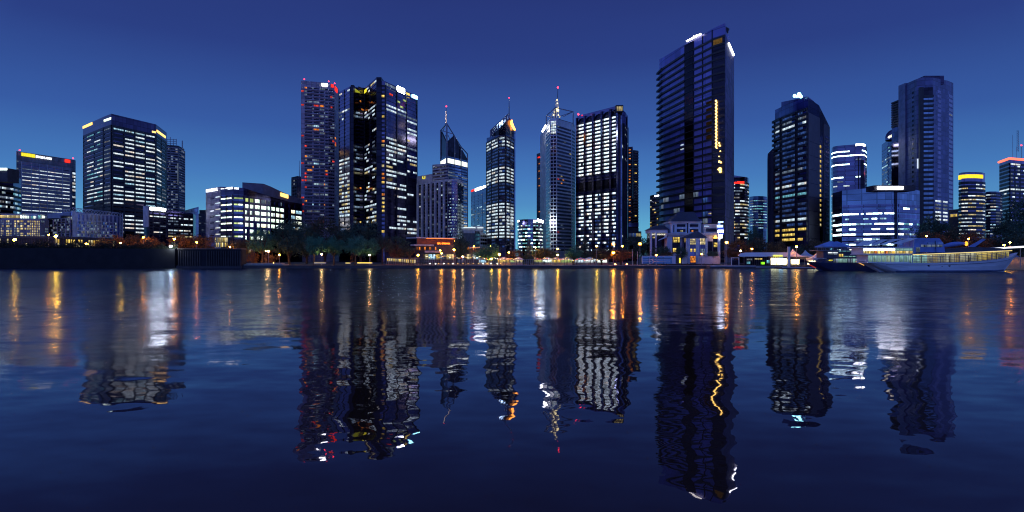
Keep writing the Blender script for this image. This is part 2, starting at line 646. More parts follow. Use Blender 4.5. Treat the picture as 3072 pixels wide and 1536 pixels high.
def make_water():
    m = bpy.data.materials.new('river_water')
    m.use_nodes = True
    nt = m.node_tree
    nt.nodes.remove(nt.nodes['Principled BSDF'])
    gl = nn(nt, 'ShaderNodeBsdfGlossy', distribution='GGX')
    df = nn(nt, 'ShaderNodeBsdfDiffuse')
    df.inputs['Color'].default_value = (0.05, 0.022, 0.012, 1)
    fr = nn(nt, 'ShaderNodeFresnel')
    fr.inputs['IOR'].default_value = 1.42
    ms = nn(nt, 'ShaderNodeMixShader')
    nt.links.new(fr.outputs[0], ms.inputs[0])
    nt.links.new(df.outputs[0], ms.inputs[1])
    nt.links.new(gl.outputs[0], ms.inputs[2])
    nt.links.new(ms.outputs[0], nt.nodes['Material Output'].inputs['Surface'])
    g = nn(nt, 'ShaderNodeNewGeometry')
    sp = nn(nt, 'ShaderNodeSeparateXYZ')
    nt.links.new(g.outputs['Position'], sp.inputs[0])
    # wave slope straight from noise: a light chop out in the open, calmer in the lee of the near bank
    tot = None
    y = sp.outputs[1]

    def ss(a, bb):
        n = nn(nt, 'ShaderNodeMapRange', interpolation_type='SMOOTHSTEP')
        n.inputs[1].default_value, n.inputs[2].default_value = a, bb
        nt.links.new(y, n.inputs[0])
        return n.outputs[0]
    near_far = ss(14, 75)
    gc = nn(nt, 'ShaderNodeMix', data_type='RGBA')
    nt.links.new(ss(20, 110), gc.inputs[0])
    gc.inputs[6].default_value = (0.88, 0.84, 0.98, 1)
    gc.inputs[7].default_value = (0.29, 0.36, 0.47, 1)      # far reflections dimmed in the colour, for troughs hiding the mirror
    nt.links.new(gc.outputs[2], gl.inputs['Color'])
    # capillary ripples too small to see singly, more of them where the breeze reaches
    # a calm lane in the middle, breeze ruffling the water to the left of it and a little to the right
    def sx(a, bb):
        n = nn(nt, 'ShaderNodeMapRange', interpolation_type='SMOOTHSTEP')
        n.inputs[1].default_value, n.inputs[2].default_value = a, bb
        nt.links.new(sp.outputs[0], n.inputs[0])
        return n.outputs[0]
    breeze = mth(nt, 'ADD', mth(nt, 'ADD', mth(nt, 'MULTIPLY', sx(-9, -38), 0.7), mth(nt, 'MULTIPLY', sx(16, 48), 0.6)), 0.95)
    ruff = mth(nt, 'MULTIPLY', mth(nt, 'SUBTRACT', ss(9, 30), ss(34, 70)), mth(nt, 'ADD', mth(nt, 'MULTIPLY', sx(-7, -32), 0.15), mth(nt, 'MULTIPLY', sx(12, 34), 0.11)))
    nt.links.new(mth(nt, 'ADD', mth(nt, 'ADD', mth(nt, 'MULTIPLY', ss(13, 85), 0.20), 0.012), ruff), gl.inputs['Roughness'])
    for scale, stretch, a_near, a_far, det in WAVES:
        mp = nn(nt, 'ShaderNodeMapping')
        mp.inputs['Scale'].default_value = stretch
        mp.inputs['Rotation'].default_value = (0, 0, R(12))
        nt.links.new(g.outputs['Position'], mp.inputs['Vector'])
        no = nn(nt, 'ShaderNodeTexNoise')
        no.inputs['Scale'].default_value = scale
        no.inputs['Detail'].default_value = det
        no.inputs['Roughness'].default_value = 0.45
        nt.links.new(mp.outputs[0], no.inputs['Vector'])
        v = nn(nt, 'ShaderNodeVectorMath', operation='SUBTRACT')
        nt.links.new(no.outputs['Color'], v.inputs[0])
        v.inputs[1].default_value = (0.5, 0.5, 0.5)
        amp = mth(nt, 'MULTIPLY', mth(nt, 'ADD', mth(nt, 'MULTIPLY', near_far, a_far - a_near), a_near), breeze)
        s = nn(nt, 'ShaderNodeVectorMath', operation='SCALE')
        nt.links.new(v.outputs[0], s.inputs[0])
        nt.links.new(amp, s.inputs['Scale'])
        if tot is None:
            tot = s.outputs[0]
        else:
            ad = nn(nt, 'ShaderNodeVectorMath', operation='ADD')
            nt.links.new(tot, ad.inputs[0])
            nt.links.new(s.outputs[0], ad.inputs[1])
            tot = ad.outputs[0]
    fl = nn(nt, 'ShaderNodeVectorMath', operation='MULTIPLY')
    nt.links.new(tot, fl.inputs[0])
    fl.inputs[1].default_value = (1, 1, 0)
    up = nn(nt, 'ShaderNodeVectorMath', operation='ADD')
    nt.links.new(fl.outputs[0], up.inputs[0])
    up.inputs[1].default_value = (0, 0, 1)
    nz = nn(nt, 'ShaderNodeVectorMath', operation='NORMALIZE')
    nt.links.new(up.outputs[0], nz.inputs[0])
    for q in (gl, fr):
        nt.links.new(nz.outputs[0], q.inputs['Normal'])
    mb = MB()
    mb.box(-2600, 2600, -900, 252, -3, 0)
    o = mb.build('water', m)
    tag(o, 'dark blue river water mirroring the city lights', 'water', kind='structure')


# (scale, stretch, slope near, slope far, octaves)
WAVES = [(1.0, (0.55, 1.0, 1), 0.060, 0.085, 2), (0.22, (0.6, 1.0, 1), 0.056, 0.08, 2), (4.5, (1, 1, 1), 0.004, 0.03, 1)]
make_water()

# land
mb = MB()
mb.box(-2600, 2600, 246, 6000, -3, GZ)
tag(mb.build('ground', surf('city_ground', (0.06, 0.06, 0.065), 0.9, scale=0.05)), 'dark paved city ground behind the river bank', 'ground', kind='structure')
mb = MB()
mb.box(-2600, px(2520, 243), 243, 246, -3, GZ + 0.03)
mb.box(px(2520, 243), 2600, 243, 246, -3, 0.5)
tag(mb.build('embankment', surf('embankment_stone', (0.085, 0.075, 0.075), 0.85, scale=0.4)), 'low dark stone river wall along the far bank', 'embankment', kind='structure')
mb = MB()
mb.box(px(1400, 243), px(2200, 243), 243.2, 250, GZ + 0.03, GZ + 0.07)
tag(mb.build('promenade', surf('promenade_paving', (0.42, 0.42, 0.46), 0.6, scale=0.8)), 'pale paved promenade on top of the river wall', 'promenade', kind='structure')
mb = MB()
mb.box(px(735, 246), px(1120, 246), 256, 290, GZ, GZ + 0.06)
tag(mb.build('lawn', surf('park_lawn', (0.10, 0.115, 0.075), 0.95, scale=1.2)), 'dark park lawn under the trees on the far bank', 'lawn', kind='structure')
mb = MB()
mb.prism([(px(2960, 215), 210), (px(3600, 215), 210), (px(3600, 243), 244), (px(2960, 243), 244)], -3, [.3, .3, 4.6, 4.6])
tag(mb.build('shore', surf('shore_sand', (0.36, 0.26, 0.15), 0.9, scale=0.6)), 'sandy shore lit orange behind the bow of the ferry', 'shore', kind='structure')

# the long dark wharf wall on the left
mb = MB()
XW = px(-260, 243), px(720, 243)
mb.prism([(px(-400, 243), 243), (px(530, 243), 241.6), (px(530, 243), 245.5), (px(-400, 243), 247)], -2, [pz(741, 243), pz(747, 243), pz(747, 243), pz(741, 243)])
w1 = empty('river_wall', (px(200, 243), 243, 0), 'long tall black river wall running out of the picture on the left', 'wall')
mb.build('wall', surf('black_stone', (0.018, 0.018, 0.022), 0.9, scale=0.3), w1)
# a ragged hedge along its top
hd = MB()
rgh = random.Random(3)
for k in range(15000):
    t = rgh.random()
    X = -80 + 610 * t
    hh = 2.1 + .9 * math.sin(X * .061) + .6 * math.sin(X * .17 + 1) + .5 * math.sin(X * .43)
    p = Vector((px(X, 243.5) + rgh.gauss(0, .2), 243.6 + rgh.uniform(-1.2, 1.6), pz(741.5 + 6 * max(0, (X + 80) / 610), 243) + max(.2, hh) * rgh.random() ** 1.6))
    n = Vector((rgh.gauss(0, 1), rgh.gauss(0, 1), rgh.gauss(0, .6))).normalized()
    aa = n.orthogonal().normalized() * rgh.uniform(.12, .3)
    bb = n.cross(aa).normalized() * rgh.uniform(.08, .2)
    i = len(hd.v)
    hd.v += [tuple(p - aa), tuple(p - bb), tuple(p + aa), tuple(p + bb)]
    hd.f.append((i, i + 1, i + 2, i + 3))
tag(hd.build('hedge', surf('hedge_leaves', (.030, .036, .022), .8, var=.5, scale=1.0)), 'ragged dark hedge growing along the top of the long black river wall', 'hedge')
w2 = empty('timber_wharf', (px(625, 242), 242, 0), 'slatted timber wharf wall between the black river wall and the lit terrace', 'wharf')
mb = MB()
mb.box(px(531, 241.5), px(722, 241.5), 242.2, 246.5, -2, pz(748, 243))
mb.build('core', surf('wharf_backing', (0.02, 0.02, 0.028), 0.9), w2)
mb = MB()
for k in range(27):
    X = 534 + k * 7.1
    if 600 < X < 618:
        continue
    mb.box(px(X, 241.8), px(X + 2.6, 241.8), 241.75, 242.2, 0.3, pz(752, 243))
mb.build('cladding', surf('wharf_slat', (0.055, 0.05, 0.055), 0.8), w2)
mb = MB()
mb.box(px(531, 241.5), px(722, 241.5), 241.6, 246.7, pz(748, 243), pz(748, 243) + 0.35)
mb.build('coping', surf('wharf_coping', (0.20, 0.16, 0.13), 0.8), w2)
mb = MB()
mb.box(px(529, 241.2), px(724, 241.2), 241.0, 241.7, -1, 0.9)
mb.build('fender', M['dark'], w2)

# ------------------------------------------------------------------ the buildings, from left to right
def b_far_left():
    b = Bld('office_block', 'dark glass office block cut off by the left edge of the picture', [(-90, 514), (0, 523), (40, 530), (63, 537)], 415, M['navy'], 30)
    rw = b.rows(0, 548, 14.5, 11)
    for i, bays in ((0, [-90, -60, -30, 0]), (1, [0, 12, 22, 40])):
        b.grid(i, rw, bays, prob([.9, .25, .8, .3, .9, .2, .35, .5, .2, .7, .3], 'CWDD'), (0.3, 0.75), 0.2, 'dark', seg=2, seed=1)
    b.grid(2, rw, [40, 52, 63], prob(.5, 'DDTC'), (0.25, 0.75), 0.2, 'dark', seg=2, seed=2)
    m = MB()
    m.pbox(-60, 22, 504, 545, 425, 10)
    m.build('plant_room', M['char'], b.root)
    m = MB()
    m.pbox(-58, 20, 504, 510, 424.6, 0.5)
    m.build('sign', glow('sign_pale_green', (0.8, 1.0, 0.9), 5.0), b.root)
    b.finish()


def b_white_slab():
    b = Bld('hotel_slab', 'grey slab tower with a yellow and white rooftop sign and two red beacons', [(49, 453), (62, 455), (215, 478), (227, 481)], 500, M['grey'], 26, body='wall')
    f = b.faces[1]
    cl = b.part('glazing', M['navy'])
    f.box(cl, f.uX(64), f.uX(209), GZ, f.zY(489, f.uX(64)), 0, 0.08)
    b.grid(1, b.rows(1, 489, 11.3, 16), [64, 93, 117, 141, 164, 186, 209], lambda r, c, q, rg: ('S' if rg.random() < (.9 if r in (1, 4, 5, 8, 12, 15) else .45) else 'D') if r else None, (0.42, 0.66), 0.5, 'mauve', 0.5, 0.55, 'pale')
    b.grid(3 - 1, b.rows(2, 514, 10.2, 15), [217, 226], prob([.9] * 5 + [.6] * 5 + [.35] * 5, 'WW'), (0.2, 0.8), 0.2, 'char', seg=2)
    b.grid(0, b.rows(0, 478, 11, 4), [49, 55], prob(.7, 'DW'), (0.3, 0.7), 0.1, None)
    b.sign(1, 64, 105, 460.5, 470.5, 'sign_yellow', name='sign')
    b.sign(1, 107, 128, 467.5, 474.5, 'sign_text', 'BKS')
    b.sign(1, 130, 154, 471.5, 478, 'sign_text', 'PLAZON')
    b.sign(1, 194, 210, 478.5, 488, 'sign_red')
    b.beacon(59, 450.5, 500, .75)
    b.beacon(219, 475, 530, .75)
    b.finish()


def b_dark_left():
    b = Bld('office_tower', 'broad black office tower with white ribbon windows and two warm rooftop signs', [(249, 378), (311, 350), (334, 341), (468, 373), (500, 398, 484)], 420, M['deepglass'], 34)
    rw = b.rows(3 - 1, 378, 12.4, 26, 334)
    lit_r = [.85, .1, .75, .8, .5, .8, .75, .85, .8, .75, .6, .85, .85, .5, .75, .9, .9, .85, .5, 0, 0, 0, .0, .0, 0, 0]

    def right(r, c, q, rg):
        if r == 0:
            return 'C' if c < 3 else ('S' if c == 3 else None)
        if r > 18 and r < 21:
            return None
        if r >= 21:
            return 'S' if c < 3 and rg.random() < .75 else None
        p = lit_r[r] * (0.5 if c == 0 and r < 8 else 1)
        return rg.choice('SSSSSC') if rg.random() < p else None
    b.grid(2, rw, [337, 372, 404, 435, 466], right, (0.34, 0.70), 0.3, 'dark', 1.0, 0.45, 'dark', seg=1)
    b.grid(3, b.rows(2, 378, 12.4, 19, 334), [468, 484, 498], lambda r, c, q, rg: 'S' if c == 0 and rg.random() < .7 and r > 2 else ('D' if r > 4 and rg.random() < .4 else None), (0.34, 0.70), 0.3, 'dark', 1.0, 0.4, 'dark')
    b.grid(1, rw[:24], [313, 333], lambda r, c, q, rg: rg.choice('DDWW') if rg.random() < .75 and r not in (1, 2, 4) else None, (0.35, 0.68), 0.3, 'dark', 0.6, 0.4, 'dark')

    def left(r, c, q, rg):
        if r in (0, 3):
            return 'T' if rg.random() < .5 else None
        return rg.choice('SSCT') if rg.random() < [.2, .2, .5, .0, .8, .0, .0, .8, .8, .85, .9, .85, .35, .1, .9, .9, .85, .9, .0, 0, 0, 0, 0, 0, 0, 0][r] and not (c == 0 and q == 0 and rg.random() < .8) else None
    b.grid(0, rw, [251, 283, 310], left, (0.36, 0.68), 0.3, 'dark', 0.6, 0.4, 'dark', seg=3)
    f = b.faces[0]
    b.sign(0, 249.5, 277, 373, 380, 'sign_warm')
    b.sign(0, 309.5, 330, 357, 364, 'sign_white') if False else None
    b.win(b.faces[1], 0.5, b.faces[1].L - 0.5, b.faces[1].zY(364, 5), b.faces[1].zY(357, 5), 'P')
    b.sign(3, 452 if False else 470, 496, 399, 405.5, 'sign_warm')
    b.sign(2, 456, 466.5, 393.5, 398.5, 'sign_warm')
    b.finish()


def b_scaffold():
    b = Bld('unfinished_tower', 'slim brown tower wrapped in scaffolding behind the broad black tower', [(500, 434), (535, 437), (553, 447)], 560, M['char'], 26, body='wall')
    rw = b.rows(0, 442, 7.6, 30)
    b.grid(0, rw, [501, 512, 534], prob(.3, 'D'), (0.2, 0.75), 0.9, 'mauve', 0.45, 1.0, 'grey', seg=3)
    b.grid(1, rw, [535, 553], prob(.12, 'D'), (0.2, 0.75), 0.6, 'mauve', 0.45, 0.8, 'grey', seg=2)
    b.win(b.faces[0], b.faces[0].uX(532), b.faces[0].uX(534.5), pz(552, 560), pz(488, 560), 'D', 1.2)
    m = MB()
    for X in (501, 511, 520, 529):
        m.tube(pt(X, 436, 562), pt(X, 417 if X != 511 else 411, 562), 0.3)
    for Y in (419, 424, 430):
        m.tube(pt(500, Y, 562), pt(529, Y, 562), 0.22)
    m.tube(pt(547, 446, 562), pt(547, 422, 562), 0.5)
    m.build('scaffold', M['steel'], b.root)
    b.finish()


def b_lattice():
    # grey lattice hall with a truss on its roof
    b = Bld('lattice_hall', 'low grey lattice-fronted hall with a white roof truss and corner pylon', [(145, 642, 352), (211, 635, 336), (216, 636, 335), (358, 651, 356), (368, 652, 362)], 336, M['blueglass'], 24, 'hall')
    # left wing
    rw = b.rows(0, 659, 7.2, 9)
    b.grid(0, rw, [146, 160, 172, 184, 197, 210], prob(.12, 'D'), (0.0, 0.82), 0.18, 'mauve', 0.22, 0.3, 'alu', seg=3)
    f = b.faces[0]
    f.box(b.part('parapet', M['deepglass']), 0, f.L, f.zY(658, 0), f.zY(643, 0), 0, 0.25)
    f4 = b.faces[3]
    f4.box(b.part('end_wall', M['grey']), 0, f4.L, GZ, b.zt[4] - .2, 0, .3)
    f = b.faces[2]
    rw = b.rows(2, 662, 9.6, 7, 216)
    bays = [218 + k * 12.1 for k in range(12)]
    b.grid(2, rw, bays, prob(.42, 'DDDB'), (0.12, 0.9), 0.35, 'alu', 0.32, 0.45, 'alu', seg=2)
    b.grid(2, [(b.faces[2].zY(640, 0), 21 / F * 335)], bays, prob(.0), (0.05, 0.9), 0.4, 'alu', 0.9, 0.45, 'alu')
    py = MB()
    f.box(py, 0.1, 1.8, GZ, f.zY(632, 0), -1, 0.9)
    py.build('corner_pylon', M['alu'], b.root)
    # roof truss
    m = MB()
    P0, P1 = pt(216, 636, 336), pt(356, 651, 356)
    a0, a1 = P0 + Vector((0, 0, 0.2)), P1 + Vector((0, 0, 0.2))
    up = Vector((0, 0, 2.2))
    n = 16
    m.tube(a0, a1, 0.16)
    m.tube(a0 + up, a1 + up, 0.16)
    for k in range(n):
        p, q = a0.lerp(a1, k / n), a0.lerp(a1, (k + 1) / n)
        m.tube(p, q + up, 0.13)
        m.tube(p + up, q, 0.13)
    L0, L1 = pt(165, 641, 347), pt(212, 635.5, 337)
    for k in range(6):
        p, q = L0.lerp(L1, k / 6), L0.lerp(L1, (k + 1) / 6)
        m.tube(p, q + up * 0.8, 0.13)
        m.tube(p + up * 0.8, q, 0.13)
    m.tube(L0 + up * 0.8, L1 + up * 0.8, 0.15)
    m.build('roof_truss', M['alu'], b.root)
    m = MB()
    for dx in (0, 1.6):
        p = pt(360, 640, 354) + Vector((dx, 0, 0))
        m.tube(p, (p.x, p.y, GZ), 0.17)
    p = pt(360, 640, 354)
    for k in range(12):
        z = p.z - k * 1.7
        m.tube((p.x, p.y, z), (p.x + 1.6, p.y, z - 1.7), 0.1)
        m.tube((p.x + 1.6, p.y, z), (p.x, p.y, z - 1.7), 0.1)
    m.build('lattice_mast', M['alu'], b.root)
    b.finish()


def b_courtyard():
    b = Bld('apartment_block', 'low curved block with columns of yellow windows in the bottom left city edge', [(-80, 655, 330), (0, 656, 328), (60, 657, 330), (120, 656, 335), (145, 653, 345)], 330, M['mauve'], 24, body='wall')
    for i, (bays, k, p) in enumerate((([-80, -60, -40, -20, 0], 'DK', .4), ([2, 7, 12, 18, 30, 37, 42, 50, 60], 'KDDK', .6), ([60, 71, 80, 90, 95, 100, 105, 110, 115, 120], 'KKKKD', .62), ([120, 133, 144], 'D', .2))):
        def lf(r, c, q, rg, i=i, k=k, p=p):
            if i == 2 and c >= 3:
                return 'K' if rg.random() < .9 else 'Y'
            if i == 1 and c in (2, 5):
                return None
            return rg.choice(k) if rg.random() < p else None
        b.grid(i, b.rows(i, 660, 7.4, 7), bays, lf, (0.12, 0.85), 0.15, 'mauve', 0.35, 0.3, 'mauve')
    # penthouse terrace
    for i, (X0, X1) in ((1, (12, 58)), (2, (62, 118)), (3, (121, 143))):
        f = b.faces[i]
        zz = b.zt[i]
        m = b.part('penthouse', M['blueglass'])
        f.box(m, 0, f.L, zz + 0.01, zz + 2.4, -6, -1.2)
        n = 9
        for k in range(n):
            if RNG.random() < (.95 if i == 1 else .6):
                b.wins.append((0.05, f, f.L * k / n + 0.1, f.L * (k + 1) / n - 0.15, zz + .5, zz + 1.9, 'K' if i == 1 else RNG.choice('PDT'), -1.1))
        f.box(b.part('roof', M['pale']), 0, f.L, zz + 2.4, zz + 2.8, -7, -0.4)
    b.finish()
    # long arcade of yellow lit shop windows above the black wall
    b = Bld('riverside_arcade', 'long low arcade of yellow shop windows just above the black river wall', [(-60, 707), (180, 709), (345, 715), (360, 716)], 292, M['char'], 14, 'arcade', body='wall')
    for i, bays in ((0, [-60 + k * 8 for k in range(31)]), (1, [180 + k * 7.5 for k in range(23)])):
        b.grid(i, [(b.zt[0] - 1.2, 2.2), (b.zt[0] - 3.4, 2.0)], bays, lambda r, c, q, rg: rg.choice('KKY') if rg.random() < ((.35 if c % 7 < 4 else .1) if i == 0 else (.85 if c % 9 not in (0, 1) else .1)) else None, (0.05, 0.9), 0.3, 'dark', 0.3, 0.35, 'dark')
    b.finish()


def b_low_left():
    b = Bld('office_block', 'low dark office block with a long white rooftop light beside the black tower', [(432, 619, 352), (446, 621, 345), (500, 628, 357), (580, 641, 374), (587, 646, 380)], 345, M['blueglass'], 26)
    f0 = b.faces[0]
    m = MB()
    f0.box(m, 0.0, f0.L, f0.zY(682, 0), f0.zY(619, 0), 0.02, 0.5)
    m.build('end_wall', M['pale'], b.root)
    rw = b.rows(1, 634, 9.5, 8)
    b.grid(1, rw, [447, 459, 479, 498], lambda r, c, q, rg: 'S' if r == 1 else ('D' if r > 2 and rg.random() < .1 else None), (0.35, 0.7), 0.25, 'dark', 0.5, 0.3, 'char')
    rw2 = b.rows(2, 640, 9.2, 8)
    b.grid(2, rw2, [503, 520, 535, 550, 565, 578], lambda r, c, q, rg: [None, 'S', 'D' if c < 2 else None, 'D' if c < 2 else 'W', None, 'W', 'D', 'K'][r] if rg.random() < .85 else None, (0.3, 0.75), 0.3, 'dark', 0.3, 0.3, 'dark', seg=2)
    b.sign(1, 451, 495.5, 623.5, 631.5, 'sign_blown', d=0.5)
    b.win(b.faces[2], b.faces[2].uX(571), b.faces[2].uX(579), b.zt[3] - 4.4, b.zt[3] - 3.3, 'S')
    b.win(b.faces[1], b.faces[1].uX(459), b.faces[1].uX(487), pz(699, 348), pz(694.5, 348), 'S')
    b.finish()
    b = Bld('office_block', 'small dark block just left of the newspaper building', [(588, 644), (596, 643), (620, 644)], 520, M['navy'], 20)
    b.grid(1, b.rows(1, 646, 10, 6), [596, 604, 612, 620], prob([.6, 0, .5, 0, .2, 0], 'D'), (0.5, 0.75), 0.2, 'char', 0.4, 0.3)
    m = MB()
    m.pbox(598, 620, 630, 645, 525, 8)
    m.build('plant_room', M['char'], b.root)
    b.finish()
    b = Bld('canopy_hall', 'pale wedge-shaped roof far behind the low dark office block', [(552, 632, 640), (596, 620, 640)], 640, M['skyglass'], 20, 'hall')
    b.finish()


def b_newspaper():
    b = Bld('office_block', 'curved six-storey office building with glowing white and green office floors', [(618, 567, 350), (663, 560, 337), (700, 561.5, 330), (731, 564, 333), (811, 590, 352), (870, 606, 374), (906, 616, 388)], 330, M['deepglass'], 36)
    f0 = b.faces[0]
    sw = b.part('side_wall', surf('blue_grey_panel', (0.20, 0.18, 0.30), 0.6, panel=(4, 3.5)))
    f0.box(sw, 0.05, f0.L - 0.05, GZ, b.zt[0] - 0.15, 0, 0.15)
    z7 = [pz(Y, 330) for Y in (584.5, 603.5, 622.5, 641.5, 660, 680, 699.5)]
    rows = [(z, 3.5) for z in z7]
    for k, z in enumerate(z7):
        f0.box(b.part('slit_window', M['blackglass']), f0.uX(632), f0.uX(643), z - 1.1, z - 0.6, 0, 0.25)
        u0 = f0.uX(648)
        b.win(f0, u0, f0.L, z - 0.55, z, 'S', 0.35)  # glowing strip stands in for the balcony soffit lit from inside
        # projecting balcony slabs on the corner
        f1 = b.faces[1]
        f1.box(b.part('balcony', M['deepglass']), -1.0, f1.L, z - 3.5, z - 2.15, 0, 0.5)
    hf = (0.02, 0.62)
    b.grid(1, rows, [663, 680, 698.5], lambda r, c, q, rg: ('P' if r else 'P') if not (r == 6 and c == 1) else 'D', hf, 0.35, 'deepglass' if False else None, 0.3, 0.4, 'dark')
    b.grid(2, rows, [701.5, 715, 729, 731], lambda r, c, q, rg: None if c == 2 else (('G' if rg.random() < .7 else 'P') if c == 0 else ('P' if rg.random() < .65 else 'G')), hf, 0.35, None, 0.05, 0.3, 'dark')
    for i in (1, 2):
        f = b.faces[i]
        for z in z7:
            f.box(b.part('floor_band', M['blueglass']), 0, f.L, z - 3.5, z - 2.2, 0, 0.45)
            f.box(b.part('floor_band', M['blueglass']), 0, f.L, z - 0.02, z + 0.25, 0, 0.45)
    f = b.faces[1]
    f.box(b.part('pier', M['dark']), f.L - 0.5, f.L, GZ, z7[0] + .3, 0, 0.55)
    f = b.faces[2]
    f.box(b.part('pier', M['dark']), f.uX(729.2), f.L, GZ, z7[0] + .2, 0, 0.4)

    def main(r, c, q, rg):
        if r == 0:
            return 'G' if c < 2 and rg.random() < .8 else ('P' if c == 2 else 'D')
        if r == 3 and c == 3 and False:
            return None
        if r == 4 and c == 2:
            return 'P' if q else None
        if r >= 5:
            return rg.choice('PPPG') if rg.random() < .6 else None
        return 'P' if rg.random() < .95 else 'D'
    # bands on the long curved front
    for i, bays, pier in ((3, [732, 746.5, 761.5, 780, 800, 811], 1.0), (4, [811, 825, 838.5, 852, 868], 1.1), (5, [871, 885, 905], 0.9)):
        def lf(r, c, q, rg, i=i):
            if i == 3:
                return main(r, c, q, rg)
            if i == 4:
                if r == 0:
                    return 'D' if rg.random() < .4 else None
                if r > 4 or c == 3:
                    return None
                return rg.choice('PPPS')
            if r == 0:
                return None
            return (None if r > 4 else rg.choice('PCCD'))
        b.grid(i, rows, bays, lf, hf, 0.3, 'deepglass' if False else 'navy', pier, 0.34, 'navy', seg=2)
    b.sign(0, 620, 655, 565.5, 575, 'sign_text', 'MANNERHAAL', 0.3)
    b.sign(1, 665, 684, 563.5, 568.5, 'sign_text', 'De nij')
    f = b.faces[1]
    m = MB()
    zb, zc = f.zY(571.5, 0), f.zY(564.8, 0)
    f.text(m, 'WOSTOCKEL', f.uX(685), f.L, zb, zc, 0.35)
    g2 = b.faces[2]
    g2.text(m, 'OBE', 0.3, g2.uX(716), zb - 0.1, zc - 0.25, 0.35)
    m.build('sign', M['sign_text'], b.root)
    # the taller rear part with its sloping roof
    m = MB()
    Q = [(727, 547, 347), (790, 551, 352), (811, 559, 357), (840, 573, 365), (874, 588, 378), (907, 598, 391)]
    P = [(px(x, d), d) for x, y, d in Q]
    zt = [pz(y, d) for x, y, d in Q]
    k0, k1 = 370 / 347, 415 / 391
    m.prism(P + [(P[-1][0] * k1, P[-1][1] * k1), (P[0][0] * k0, P[0][1] * k0)], GZ, zt + [zt[-1], zt[0]])
    m.build('rear_wing', surf('slate_blue_cladding', (0.16, 0.14, 0.19), 0.5), b.root)
    f = Face(P[3], P[4])
    m = MB()
    ua, ub = f.uX(841), f.uX(863)
    za, zb = pz(578, 366), pz(588, 374)
    m.hexa([f.at(ua, 0.5, za - 2.2), f.at(ub, 0.5, zb - 1.6), f.at(ub, 0.03, zb - 1.6), f.at(ua, 0.03, za - 2.2), f.at(ua, 0.5, za), f.at(ub, 0.5, zb + 0.7), f.at(ub, 0.03, zb + 0.7), f.at(ua, 0.03, za)])
    m.build('sign', M['sign_warm'], b.root)
    # glazed ground-floor lobby
    m = MB()
    m.pbox(644, 683, 711, 742, 322, 6)
    m.build('lobby', M['char'], b.root)
    fl = Face((px(644, 322), 322), (px(683, 322), 322))
    for k in range(9):
        for r in range(2):
            b.wins.append((0.3, fl, fl.L * k / 9 + .1, fl.L * (k + 1) / 9 - .1, pz(741 - r * 15, 322), pz(728 - r * 15, 322), RNG.choice('KYKD'), 0.1))
    b.finish()
    b = Bld('garden_kiosk', 'long single-storey kiosk with cream lit windows behind the timber wharf', [(590, 744), (764, 748)], 280, M['char'], 8, 'kiosk', body='wall')
    b.grid(0, b.rows(0, 746, 13, 1), [592 + k * 10.7 for k in range(17)], prob(.75, 'KKY'), (0.1, 0.85), 0.3, 'pale', 0.25, 0.35, 'char')
    b.finish()
    b = Bld('office_tower', 'narrow black tower with a roof mast behind the red-lit apartment tower', [(874, 532), (892, 528), (908, 530)], 540, M['blackglass'], 22)
    b.grid(0, b.rows(0, 540, 10, 15), [875, 880, 886, 891], prob(.06, 'D'), (0.3, 0.8), 0.15, 'char', 0.5, 0.3, 'char')
    m = MB()
    m.tube(pt(898, 529, 545), pt(898, 482, 545), 0.35, 0.15)
    m.build('mast', M['steel'], b.root)
    b.finish()


